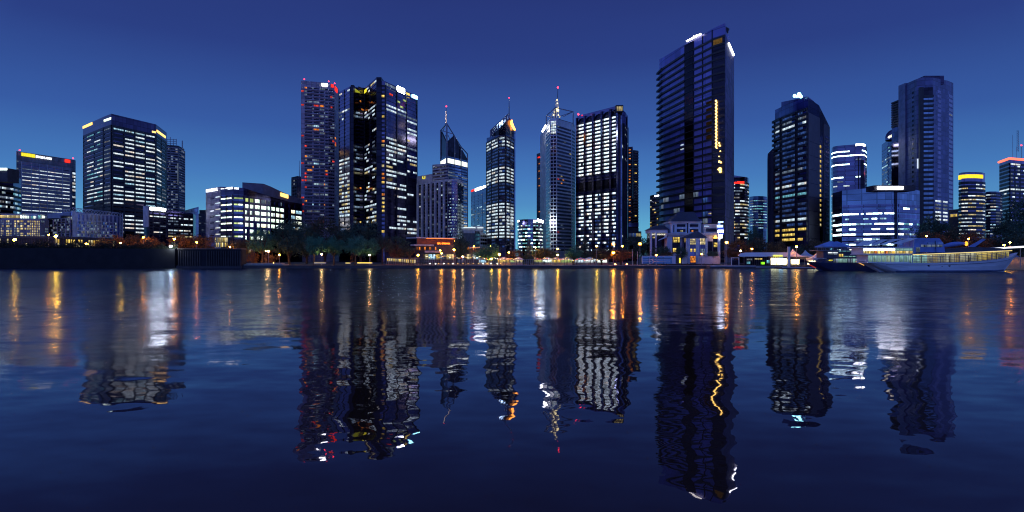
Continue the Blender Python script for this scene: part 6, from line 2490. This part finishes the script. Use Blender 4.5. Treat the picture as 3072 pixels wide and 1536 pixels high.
TREES = [
    (302, 715, 26, 270, 'low', 'olive', 'leftmost tree behind the black wall, dark beside the lattice hall'),
    (345, 705, 36, 276, 'low', 'rust', 'orange lit tree right of the lattice hall'),
    (400, 703, 40, 282, 'low', 'rust', 'orange lit tree with yellow lights in it below the broad black tower'),
    (455, 708, 38, 276, 'low', 'rust', 'orange lit tree left of the orange lamp behind the wharf'),
    (548, 703, 44, 280, 'low', 'rust', 'widest orange lit tree right of the orange lamp behind the wharf'),
    (600, 702, 40, 284, 'low', 'rust', 'orange lit tree at the left corner of the curved office building'),
    (715, 712, 34, 268, 'broad', 'olive', 'dark tree with amber glints before the green lit office floors'),
    (788, 685, 40, 266, 'round', 'green', 'round green tree in front of the curved office building'),
    (760, 742, 16, 272, 'bush', 'rust', 'amber bush behind the terrace lamp'),
    (812, 741, 26, 290, 'bush', 'rust', 'wide amber lit bush right of the terrace lamp'),
    (868, 655, 54, 270, 'broad', 'dark', 'big black tree right of the curved office building'),
    (920, 664, 46, 290, 'broad', 'dark', 'dark tree below the left side of the apartment tower'),
    (975, 645, 56, 300, 'broad', 'olive', 'tall brownish tree in front of the apartment tower'),
    (942, 708, 36, 252, 'round', 'green', 'leftmost of the four round clipped trees'),
    (1002, 709, 36, 256, 'round', 'green', 'second round clipped tree from the left'),
    (1066, 707, 38, 252, 'round', 'green', 'third round clipped tree from the left'),
    (1112, 716, 34, 258, 'round', 'green', 'rightmost of the four round clipped trees'),
    (1082, 655, 56, 286, 'broad', 'dark', 'domed black tree at the foot of the twin tower'),
    (1147, 700, 32, 266, 'weeping', 'dark', 'weeping black tree at the right foot of the twin tower'),
    (1196, 706, 40, 276, 'broad', 'dark', 'loose dark tree left of the restaurant'),
    (1180, 735, 30, 268, 'bare', 'rust', 'uplit bare tree with red-orange branches'),
    (1228, 722, 32, 262, 'bare', 'dark', 'grey bare tree right beside the restaurant'),
    (1268, 752, 13, 254, 'bush', 'dark', 'small dark bush before the restaurant wall'),
    (1383, 700, 26, 282, 'broad', 'dark', 'tall dark tree between the restaurant and the stone block'),
    (1462, 728, 46, 262, 'broad', 'green', 'wide leafy tree left of the flame-sign tower'),
    (1545, 748, 26, 272, 'low', 'rust', 'small brown tree right of the flame-sign tower'),
    (1588, 708, 24, 262, 'conifer', 'dark', 'pointed conifer in front of the rounded office block'),
    (1632, 742, 32, 266, 'low', 'olive', 'olive tree at the left foot of the mast-topped tower'),
    (1655, 750, 24, 280, 'low', 'dark', 'small dark tree left of the entrance lamps'),
    (1722, 743, 30, 262, 'round', 'green', 'round dark green tree right of the entrance lamps'),
    (1755, 700, 32, 274, 'conifer', 'dark', 'broad conifer at the left foot of the white-windowed tower'),
    (1734, 716, 24, 290, 'conifer', 'dark', 'narrow conifer half behind the broad conifer'),
    (1805, 742, 42, 264, 'low', 'olive', 'low tree before the right half of the white-windowed tower'),
    (1862, 746, 40, 258, 'low', 'rust', 'low tree with red-lit leaves behind the two figures'),
    (1905, 708, 44, 285, 'broad', 'dark', 'dark tree in the gap left of the white house'),
    (1945, 716, 26, 290, 'broad', 'olive', 'dark tree touching the left corner of the white house'),
    (1984, 736, 30, 258, 'round', 'dark', 'round dark tree before the left tower of the white house'),
    (2000, 752, 22, 256, 'low', 'rust', 'brown tree behind the white screen wall'),
    (2044, 735, 18, 256, 'round', 'dark', 'round black bush-like tree left of the glass porch'),
    (2138, 751, 18, 258, 'round', 'dark', 'small dark tree right of the glass porch'),
    (2216, 718, 42, 280, 'broad', 'rust', 'brown tree above the left end of the ferry pavilion'),
    (2266, 672, 26, 320, 'broad', 'dark', 'tall black tree left of the cyan-lamped tower'),
    (2280, 710, 46, 290, 'broad', 'olive', 'wide dark tree left of the yellow lit floors'),
    (2330, 722, 34, 275, 'broad', 'olive', 'dark tree right behind the ferry pavilion roof'),
    (2380, 736, 30, 280, 'low', 'dark', 'low dark tree behind the white pylon'),
    (2440, 716, 42, 290, 'broad', 'olive', 'dark tree right of the yellow lit floors'),
    (2488, 720, 38, 295, 'broad', 'dark', 'dark tree behind the blue canopy boat'),
    (2790, 632, 26, 330, 'broad', 'dark', 'tall dark tree at the foot of the leaning blue tower'),
    (2765, 672, 32, 320, 'broad', 'dark', 'dark tree left of the tall tree by the leaning blue tower'),
    (2832, 664, 40, 330, 'broad', 'dark', 'dark tree right of the tall tree by the leaning blue tower'),
    (2800, 690, 44, 296, 'broad', 'rust', 'brown tree above the wheelhouse of the ferry'),
    (2872, 676, 44, 316, 'broad', 'olive', 'dark olive tree under the two orange windows'),
    (2920, 694, 50, 290, 'broad', 'rust', 'wide brown tree below the yellow-crowned tower'),
    (2975, 704, 46, 300, 'broad', 'olive', 'olive tree below the grey-blue banded block'),
    (3062, 583, 54, 330, 'broad', 'dark', 'tallest black tree at the right edge of the picture'),
    (3020, 660, 50, 310, 'broad', 'dark', 'black tree left of the tallest tree at the right edge'),
    (3072, 690, 56, 286, 'broad', 'dark', 'wide black tree low at the right edge of the picture'),
]
for k, (X, Yt, hw, D, kind, col, lab) in enumerate(TREES):
    tree(X, Yt, hw, D, kind, col, lab, seed=k % 3, cat='bush' if kind == 'bush' else 'tree')


# floodlights added to light some of the crowns from below
M['uplight'] = glow('uplight_amber', (1.0, 0.34, 0.05), 700.0, True)
M['uplight_red'] = glow('uplight_red', (1.0, 0.10, 0.03), 220.0, True)
for X, D, z, k, l in ((322, 262, 6.0, 'uplight', 'leftmost tree by the lattice hall'), (372, 264, 6.5, 'uplight', 'tree right of the lattice hall'), (428, 266, 6.5, 'uplight', 'tree below the broad black tower'), (484, 263, 6.0, 'uplight', 'tree left of the wharf lamp'),
                      (545, 266, 5.5, 'uplight', 'widest tree behind the wharf'), (604, 268, 5.0, 'uplight', 'tree at the curved office building'), (690, 262, 2.2, 'uplight', 'dark tree before the green lit floors'), (775, 266, 1.6, 'uplight', 'amber bush behind the terrace'),
                      (820, 280, 1.7, 'uplight', 'wide bush right of the terrace lamp'), (1166, 269.5, 1.7, 'uplight_red', 'red-branched bare tree'), (1192, 269.5, 1.7, 'uplight_red', 'right side of the red-branched bare tree'), (1846, 261, 1.5, 'uplight_red', 'low red-lit tree behind the two figures'),
                      (1880, 261, 1.5, 'uplight_red', 'right side of the low red-lit tree'), (2240, 262, 2.5, 'uplight', 'brown tree above the ferry pavilion'), (2760, 262, 5.5, 'uplight', 'dark trees left of the wheelhouse'), (2830, 264, 5.5, 'uplight', 'brown tree above the wheelhouse'), (2905, 262, 5.5, 'uplight', 'brown tree below the yellow-crowned tower'),
                      (2960, 264, 5.5, 'uplight', 'olive tree below the banded block')):
    o = empty('added_uplight', (px(X, D), D, GZ), 'added floodlight at the foot of the ' + l, 'lamp')
    m = MB()
    m.tube((px(X, D), D, GZ), (px(X, D), D, z - .28), .10, .08, 8)
    m.lathe((px(X, D), D, z - .3), [(.1, 0), (.34, .12), (.36, .2)], 10)
    m.build('stand', M['dark'], o)
    m = MB()
    m.lathe((px(X, D), D, z - .12), [(.34, 0), (.30, .10), (.16, .17), (.01, .2)], 10)
    m.build('lens', M[k], o)

# strings of little bulbs over the stalls
BULB = [glow('bulb_' + n, c, 6.0) for n, c in (('warm', (1, .6, .2)), ('white', (.9, .95, 1)), ('red', (1, .1, .04)), ('yellow', (1, .75, .1)))]
for X0, X1, D, Y, n, l in ((1275, 1366, 254, 764, 26, 'string of small bulbs before the restaurant'), (1368, 1440, 256, 767, 24, 'dense string of bulbs before the restaurant side wing'), (1444, 1560, 256, 770, 24, 'string of bulbs below the flame-sign tower'), (1600, 1700, 254, 771, 24, 'string of bulbs at the foot of the mast-topped tower'),
                           (1702, 1815, 256, 773, 30, 'string of pale bulbs at the foot of the white-windowed tower')):
    A, B2 = pt(X0, Y, D), pt(X1, Y, D)
    o = empty('festoon', ((A.x + B2.x) / 2, D, GZ), l, 'string lights', 'strings of bulbs along the promenade')
    m = MB()
    for q in (A, B2):
        m.tube((q.x, q.y, GZ), q, .05)
    prev = A
    pts = []
    for k in range(1, n + 1):
        t = k / n
        p = A.lerp(B2, t) - Vector((0, 0, .7 * abs(math.sin(t * math.pi * 3))))
        m.tube(prev, p, .015, None, 4)
        prev = p
        pts.append(p)
    m.build('wire', M['dark'], o)
    for p in pts:
        m = MB()
        m.ball((p.x, p.y, p.z - .12 - RNG.uniform(0, .5)), RNG.uniform(.05, .12), 6, 4)
        m.build('bulb', RNG.choice(BULB), o)


# ------------------------------------------------------------------ boats
def hull(stations, yc, mat, parent, name='hull', bulw=.0):
    """stations: (x at deck, x at waterline, half beam at deck, half beam at waterline, deck height)"""
    m = MB()
    n = len(stations)
    for xd, xw, bd, bw, zd in stations:
        m.v += [(xd, yc - bd, zd), (xd * .55 + xw * .45, yc - (bd * .6 + bw * .4), zd * .5), (xw, yc - bw, 0.0), (xw, yc - bw * .5, -1.2), (xw, yc + bw * .5, -1.2), (xw, yc + bw, 0.0), (xd * .55 + xw * .45, yc + (bd * .6 + bw * .4), zd * .5), (xd, yc + bd, zd)]
    for i in range(n - 1):
        for k in range(7):
            a = i * 8 + k
            m.f.append((a, a + 1, a + 9, a + 8))
        m.f.append((i * 8 + 7, i * 8, i * 8 + 8, i * 8 + 15))
    m.f.append(tuple(range(8)))
    m.f.append(tuple(reversed(range((n - 1) * 8, n * 8))))
    return m.build(name, mat, parent)


def rail_on(parent, pts, h, nbar, step, mat, name='railing'):
    m = MB()
    for a, b2 in zip(pts, pts[1:]):
        a, b2 = Vector(a), Vector(b2)
        L = (b2 - a).length
        for j in range(nbar + 1):
            o = Vector((0, 0, h * j / nbar))
            m.tube(a + o, b2 + o, .09 if j == nbar else .055, None, 5)
        n = max(1, int(L / step))
        for k in range(n + 1):
            p = a.lerp(b2, k / n)
            m.tube(p, p + Vector((0, 0, h)), .10, None, 5)
    return m.build(name, mat, parent)


def ferry():
    D, yc = 184.0, 188.5
    r = empty('ferry', (px(2830, D), yc, 0), 'large blue-white ferry with a yellow lit side deck and raked bow at the right', 'boat')
    hm = surf('ferry_hull_white', (.84, .87, .90), .35, .0, var=.12, scale=.25, stretch=(.3, 1, 2))
    S, SX = [], []
    for X, Xw, bd, bw, Y in ((2588, 2655, 1.2, .3, 784), (2610, 2664, 2.6, 1.6, 786), (2650, 2690, 3.6, 3.0, 788), (2720, 2730, 4.3, 4.0, 789), (2800, 2800, 4.5, 4.3, 789), (2880, 2876, 4.5, 4.2, 787), (2950, 2930, 4.1, 3.4, 783), (3005, 2972, 3.1, 2.0, 777), (3036, 2993, 1.8, .9, 770), (3054, 3004, .5, .15, 758)):
        S.append((px(X, yc - bd), px(Xw, yc - bw), bd, bw, pz(Y, yc - bd)))
        SX.append(X)
    h_ = hull(S, yc, hm, r)
    for X in (2787, 2827, 2849):
        m = MB()
        c = Vector((px(X, 184), 184.32 - .25, pz(796, 184)))
        m.tube(c, c + Vector((0, .5, 0)), .42, .42, 12)
        m.build('porthole', M['blackglass'], h_)
    # rubbing strake and dark boot-top along the waterline
    m, m2 = MB(), MB()
    for a, c in zip(S[2:], S[3:]):
        for (q, t) in ((m, .80), (m2, .10)):
            p0 = Vector((a[0] * t + a[1] * (1 - t), yc - (a[2] * t + a[3] * (1 - t)) - .02, a[4] * t))
            p1 = Vector((c[0] * t + c[1] * (1 - t), yc - (c[2] * t + c[3] * (1 - t)) - .02, c[4] * t))
            q.tube(p0, p1, .10 if q is m else .34, None, 6)
    m.build('strake', M['steel'], h_)
    m2.build('boot_top', surf('boot_top_blue', (.10, .13, .22), .5), h_)
    y_ = yc - 4.62

    def side(X, off=0.0):
        """near-side position of the deck edge at bearing X"""
        for k in range(len(S) - 1):
            if SX[k] <= X <= SX[k + 1]:
                a, c = S[k], S[k + 1]
                t = (X - SX[k]) / (SX[k + 1] - SX[k])
                return Vector((a[0] + (c[0] - a[0]) * t, yc - (a[2] + (c[2] - a[2]) * t) + off, a[4] + (c[4] - a[4]) * t))
        return Vector((S[-1][0], yc - S[-1][2] + off, S[-1][4]))
    # lit side deck: house wall behind the rail
    tops = {2740: 763.5, 2900: 757.5, 3046: 751}

    def ytop(X):
        return 763.5 + (757.5 - 763.5) * (X - 2740) / 160 if X < 2900 else 757.5 + (751 - 757.5) * (X - 2900) / 146
    Xs = [2738 + k * 16.5 for k in range(19)]
    wl = MB()
    for Xa, Xb in zip(Xs, Xs[1:]):
        a, b2 = side(Xa, 1.0), side(Xb, 1.0)
        za, zb = pz(ytop(Xa), a.y), pz(ytop(Xb), b2.y)
        wl.hexa([a, b2, b2 + Vector((0, 1.0, 0)), a + Vector((0, 1.0, 0)), (a.x, a.y, za), (b2.x, b2.y, zb), (b2.x, b2.y + 1, zb), (a.x, a.y + 1, za)])
    wl.build('deck_house', M['steel'], r)
    for k, (Xa, Xb) in enumerate(zip(Xs, Xs[1:])):
        a, b2 = side(Xa + 1, 1.0), side(Xb - 1, 1.0)
        f = Face((a.x, a.y), (b2.x, b2.y))
        z0 = max(a.z, b2.z) + .12
        z1 = pz(ytop(Xb), b2.y) - .35
        if z1 - z0 < .3:
            continue
        m = MB()
        f.pane(m, 0, f.L, z0, z1, .02, .08)
        m.build('window', LIT['deckT' if k < 3 else 'deckK' if k < 12 else 'deckY'], r)
    rail_on(r, [side(X, .12) for X in range(2738, 3046, 28)], 2.0, 4, 1.6, M['steel'])
    # upper edge with its line of yellow light
    m, m2 = MB(), MB()
    for Xa, Xb in zip(Xs, Xs[1:]):
        a, b2 = side(Xa, -.05), side(Xb, -.05)
        A, B3 = Vector((a.x, a.y, pz(ytop(Xa), a.y))), Vector((b2.x, b2.y, pz(ytop(Xb), b2.y)))
        m.hexa([A, B3, B3 + Vector((0, 6, 0)), A + Vector((0, 6, 0)), A + Vector((0, 0, .16)), B3 + Vector((0, 0, .16)), B3 + Vector((0, 6, .16)), A + Vector((0, 6, .16))])
        m2.tube(A + Vector((0, -.08, -.05)), B3 + Vector((0, -.08, -.05)), .09)
    m.build('upper_deck', M['pale'], r)
    m2.build('light_strip', glow('ferry_strip', (1, .78, .25), 1.3), r)
    # after saloon
    x0, x1 = px(2602, 185), px(2738, 185)

    def bx(name, X0, X1, Y0, Y1, dd, dep, mat):
        q = MB()
        q.pbox(X0, X1, Y0, Y1, dd, dep)
        return q.build(name, mat, r)
    bx('saloon', 2604, 2738, 764, 789, 185.4, 6.2, hm)
    bx('saloon_deck', 2592, 2742, 762, 764.5, 184.6, 7.6, M['white'])
    bx('upper_saloon', 2590, 2738, 744, 762, 185.2, 6.6, hm)
    bx('roof', 2584, 2742, 740.5, 744, 184.6, 7.8, M['white'])
    g = Face((px(2604, 185.3), 185.3), (px(2738, 185.3), 185.3))
    g2 = Face((px(2590, 185.1), 185.1), (px(2738, 185.1), 185.1))
    for k in range(10):
        m = MB()
        g.pane(m, g.L * k / 10 + .15, g.L * (k + 1) / 10 - .15, pz(785, 185), pz(767, 185), .02, .08)
        m.build('window', LIT['deckT'], r)
    for k in range(14):
        m = MB()
        g2.pane(m, g2.L * k / 14 + .08, g2.L * (k + 1) / 14 - .08, pz(760.5, 185), pz(753, 185), .02, .08)
        m.build('window', LIT['O' if k in (3, 6) else 'Y' if k % 3 else 'K'], r)
        m = MB()
        g2.pane(m, g2.L * k / 14 + .04, g2.L * (k + 1) / 14 - .04, pz(752, 185), pz(746, 185), .02, .08)
        m.build('window', LIT['Z' if k < 9 else 'deckT'], r)
    # post and struts
    m = MB()
    m.tube(pt(2737, 790, 184.3), pt(2742, 716, 184.3), .16, .12)
    m.build('post', M['pale'], r)
    # awnings over the after deck
    aw = surf('awning_canvas', (.78, .82, .88), .8)
    for k, (Xa, Ya, Xb, Yb) in enumerate(((2567, 738, 2592, 722), (2588, 736, 2617, 721), (2612, 735, 2645, 719.5), (2640, 734, 2680, 718), (2672, 732, 2728, 715))):
        m = MB()
        a, b2 = pt(Xa, Ya, 185.5), pt(Xb, Yb, 186)
        w = 3.0 if k < 4 else 4.6
        m.hexa([a, a + Vector((w * .62, 0, 0)), b2 + Vector((w * .62, 0, 0)), b2, a + Vector((0, 0, .12)), a + Vector((w * .62, 0, .12)), b2 + Vector((w * .62, 0, .12)), b2 + Vector((0, 0, .12))])
        m.hexa([b2, b2 + Vector((w * .62, 0, 0)), b2 + Vector((w * .62, 5.5, -.3)), b2 + Vector((0, 5.5, -.3)), b2 + Vector((0, 0, .12)), b2 + Vector((w * .62, 0, .12)), b2 + Vector((w * .62, 5.5, -.18)), b2 + Vector((0, 5.5, -.18))])
        m.build('awning', aw, r)
    m = MB()
    for X in range(2600, 2740, 16):
        t = (X - 2600) / 140
        m.tube(pt(X, 741, 186), pt(X, 737 - 17 * t, 186), .06)
    m.build('awning_frame', M['steel'], r)
    # wheelhouse
    wm = surf('ferry_blue_paint', (.20, .30, .62), .4)
    m = MB()
    prof = [(2742, 757), (2744, 718), (2756, 714), (2818, 714.5), (2831, 731), (2836, 757)]
    i = 0
    m.v = [tuple(pt(X, Y, 185.5)) for X, Y in prof] + [tuple(pt(X, Y, 185.5) + Vector((0, 5.5, 0))) for X, Y in prof]
    n = len(prof)
    m.f = [tuple(range(n)), tuple(reversed(range(n, 2 * n)))] + [(k, n + k, n + (k + 1) % n, (k + 1) % n) for k in range(n)]
    m.build('wheelhouse', wm, r)
    g = Face((px(2782, 185.4), 185.4), (px(2830, 185.4), 185.4))
    for a, c in ((0, .46), (.5, .98)):
        m = MB()
        g.box(m, g.L * a, g.L * c, pz(731.5, 185.4), pz(727.5, 185.4), .03, .09)
        m.build('window', M['skyglass'], r)
    for k in range(4):
        m = MB()
        g.pane(m, -2.0 + k * 1.7, -.5 + k * 1.7, pz(741, 185.4), pz(734, 185.4), .02, .08)
        m.build('window', LIT['D'], r)
    m = MB()
    g.pane(m, -3.5, -2.3, pz(756, 185.4), pz(742, 185.4), .02, .08)
    m.build('door', LIT['D'], r)
    # raised bow deck house, dinghy and flared funnel
    m = MB()
    m.v = [tuple(pt(X, Y, 185.6)) for X, Y in ((2836, 758), (2836, 748), (2930, 741), (3000, 744), (3040, 751))] + [tuple(pt(X, Y, 185.6) + Vector((0, 5 if X < 2960 else 2.2, 0))) for X, Y in ((2836, 758), (2836, 748), (2930, 741), (3000, 744), (3040, 751))]
    n = 5
    m.f = [tuple(range(n)), tuple(reversed(range(n, 2 * n)))] + [(k, n + k, n + (k + 1) % n, (k + 1) % n) for k in range(n)]
    m.build('bow_house', M['char'], r)
    m = MB()
    for k in range(9):
        t = k / 8
        a = pt(2820 + 84 * t, 741 - 10 * t - 3.5 * math.sin(math.pi * t), 186.5)
        m.v += [(a.x, a.y + .9 * math.sin(math.pi * min(.98, max(.04, t * .9 + .05))) * math.cos(u), a.z + .75 * math.sin(math.pi * min(.96, max(.06, t * .85 + .1))) * math.sin(u)) for u in [2 * math.pi * q / 10 for q in range(10)]]
    for k in range(8):
        for q in range(10):
            m.f.append((k * 10 + q, k * 10 + (q + 1) % 10, (k + 1) * 10 + (q + 1) % 10, (k + 1) * 10 + q))
    m.f += [tuple(range(10)), tuple(reversed(range(80, 90)))]
    m.build('dinghy', wm, r)
    m = MB()
    m.ball(pt(2899, 731, 186.2), .45, 8, 6, 1.6)
    m.build('deck_lamp', glow('deck_orange', (1, .35, .03), 2.5, True), r)
    m = MB()
    m.hexa([pt(2902, 741, 186), pt(2925, 741, 186), pt(2925, 741, 188.5), pt(2902, 741, 188.5), pt(2944, 718, 186), pt(2958, 718, 186), pt(2958, 718, 188.5), pt(2944, 718, 188.5)])
    m.build('funnel', wm, r)
    m = MB()
    m.tube(pt(2808, 757, 185.2), pt(2806, 722, 185.2), .08)
    m.build('mast', M['dark'], r)


LIT['deckK'] = lit('deck_light_cream', (.95, .95, .66), .50, 2.2, .05, .35)
LIT['deckY'] = lit('deck_light_yellow', (1.0, .85, .30), .55, 2.2, .05, .35)
LIT['Z'] = lit('saloon_light', (.75, .92, 1.0), 5.0, 2.0, .04, .2)
LIT['deckT'] = lit('deck_light_teal', (.50, .95, .90), .60, 2.2, .05, .4)
ferry()


def blue_boat():
    D, yc = 201.0, 204.5
    r = empty('tour_boat', (px(2560, D), yc, 0), 'dark blue tour boat with a blue hipped canopy moored left of the ferry', 'boat')
    S = []
    for X, Xw, bd, bw, Y in ((2417, 2470, .3, .1, 782), (2432, 2478, 1.2, .6, 784), (2452, 2488, 2.2, 1.5, 787), (2490, 2510, 3.1, 2.6, 789), (2550, 2556, 3.4, 3.1, 789.5), (2640, 2640, 3.4, 3.1, 789.5), (2700, 2698, 3.2, 2.9, 789)):
        S.append((px(X, yc - bd), px(Xw, yc - bw), bd, bw, pz(Y, yc - bd)))
    hull(S, yc, surf('dark_blue_hull', (.05, .07, .16), .3, var=.2, scale=.3), r)
    m = MB()
    m.tube(pt(2426, 793, yc - .9), pt(2448, 804, yc - 2.0), .13)
    m.build('stripe', glow('bow_red', (.9, .06, .03), .5), r)
    m = MB()
    m.tube(pt(2568, 784, 200.6), pt(2592, 796, 200.6), .14)
    m.build('gangway_rail', glow('gangway_amber', (1, .5, .15), .9), r)

    def bx(name, X0, X1, Y0, Y1, dd, dep, mat):
        q = MB()
        q.pbox(X0, X1, Y0, Y1, dd, dep)
        return q.build(name, mat, r)
    nm = surf('navy_paint', (.05, .07, .15), .4)
    # lower cabin with sloping front
    m = MB()
    prof = [(2462, 789), (2478, 776), (2700, 774), (2700, 789)]
    m.v = [tuple(pt(X, Y, 202)) for X, Y in prof] + [tuple(pt(X, Y, 202) + Vector((0, 5, 0))) for X, Y in prof]
    m.f = [(0, 1, 2, 3), (7, 6, 5, 4), (0, 4, 5, 1), (1, 5, 6, 2), (2, 6, 7, 3), (3, 7, 4, 0)]
    m.build('cabin', nm, r)
    g = Face((px(2500, 201.9), 201.9), (px(2600, 201.9), 201.9))
    for k in range(7):
        m = MB()
        g.pane(m, g.L * k / 7 + .1, g.L * (k + 1) / 7 - .1, pz(787.5, 202), pz(776, 202), .02, .08)
        m.build('window', LIT['deckT' if k % 3 else 'D'], r)
    bx('upper_cabin', 2470, 2600, 752, 774, 202.4, 4.6, nm)
    bx('deck', 2455, 2606, 750.5, 752.5, 201.6, 6, M['steel'])
    g = Face((px(2470, 202.3), 202.3), (px(2600, 202.3), 202.3))
    for X0, X1, Y0, Y1, k in ((2484, 2512, 756.5, 760, 'S'), (2484, 2510, 761, 764, 'D'), (2517, 2528, 762, 770, 'Y'), (2516, 2560, 751, 754.5, 'T'), (2562, 2598, 751, 754.5, 'C'), (2530, 2565, 768, 771, 'T'), (2568, 2598, 757, 759, 'D')):
        m = MB()
        g.pane(m, g.uX(X0), g.uX(X1), pz(Y1, 202.3), pz(Y0, 202.3), .02, .3)
        m.build('window', LIT[k], r)
    m = MB()
    g.text(m, '419', g.uX(2481), g.uX(2493), pz(783, 201.9), pz(779, 201.9), .9)
    m.build('number', M['sign_yellow'], r)
    # blue hipped canopy on posts with its notch
    x0, x1, xm = px(2466, 202), px(2550, 202), px(2509, 202)
    zb, zt = pz(739, 202), pz(723, 202)
    m = MB()
    m.v = [(x0, 201.5, zb), (x1, 201.5, zb), (x1, 207, zb), (x0, 207, zb), (px(2498, 203), 203.6, zt), (px(2509, 203), 203.6, zt - .45), (px(2516, 203), 203.6, zt - .1), (px(2498, 203), 205, zt), (px(2509, 203), 205, zt - .45), (px(2516, 203), 205, zt - .1),
           (x0, 201.5, zb - .3), (x1, 201.5, zb - .3), (x1, 207, zb - .3), (x0, 207, zb - .3)]
    m.f = [(0, 1, 6, 5, 4), (1, 2, 9, 6), (2, 3, 7, 8, 9), (3, 0, 4, 7), (4, 5, 8, 7), (5, 6, 9, 8), (10, 11, 1, 0), (11, 12, 2, 1), (12, 13, 3, 2), (13, 10, 0, 3), (13, 12, 11, 10)]
    m.build('canopy', surf('canopy_blue', (.22, .36, .68), .7), r)
    for x in (x0 + .3, x1 - .3):
        for y in (201.8, 206.6):
            m = MB()
            m.tube((x, y, pz(752, 202)), (x, y, zb - .3), .07)
            m.build('post', M['steel'], r)
    rail_on(r, [pt(2452, 751, 201.7), pt(2606, 751, 201.7)], .9, 2, 1.3, M['steel'])


blue_boat()

# long light trail behind the ferry's bow, on a made-up jetty roof
j = empty('light_trail_bar', (px(3000, 214), 214, 0), 'long white light trail built as a lit roof edge behind the bow of the ferry', 'jetty')
m = MB()
A, B2 = pt(2926, 749, 214), pt(3200, 735, 210)
m.hexa([A, B2, B2 + Vector((0, 5, 0)), A + Vector((0, 5, 0)), A + Vector((0, 0, .35)), B2 + Vector((0, 0, .5)), B2 + Vector((0, 5, .5)), A + Vector((0, 5, .35))])
m.build('roof', M['steel'], j)
m = MB()
m.tube(A + Vector((0, -.25, .1)), B2 + Vector((0, -.25, .2)), .16, .5)
m.build('light_edge', glow('trail_white', (.9, .95, 1), 1.6), j)
for t in (.05, .3, .55, .8):
    m = MB()
    p = A.lerp(B2, t) + Vector((0, 2, 0))
    m.tube((p.x, p.y, -.5), p, .16)
    m.build('post', M['steel'], j)

# ------------------------------------------------------------------ camera and render
cam = bpy.data.cameras.new('camera')
cam.sensor_width = 36.0
cam.lens = 36.0 * F / 3072.0
cam.clip_end = 9000
co = bpy.data.objects.new('camera', cam)
C.objects.link(co)
co.location = (0, 0, H)
co.rotation_euler = (R(90), 0, 0)
sc.camera = co
vs = sc.view_settings
sc.display_settings.display_device = 'sRGB'
vs.view_transform = 'Standard'
vs.look = 'None'
vs.exposure = 0
vs.gamma = 1
sc.render.engine = 'CYCLES'
sc.cycles.use_denoising = True
sc.cycles.denoising_input_passes = 'RGB_ALBEDO_NORMAL'
sc.cycles.max_bounces = 5
sc.cycles.diffuse_bounces = 2
sc.cycles.glossy_bounces = 4
sc.cycles.sample_clamp_indirect = 12
sc.cycles.use_light_tree = True
sc.cycles.pixel_filter_type = 'BLACKMAN_HARRIS'
sc.cycles.filter_width = 1.1
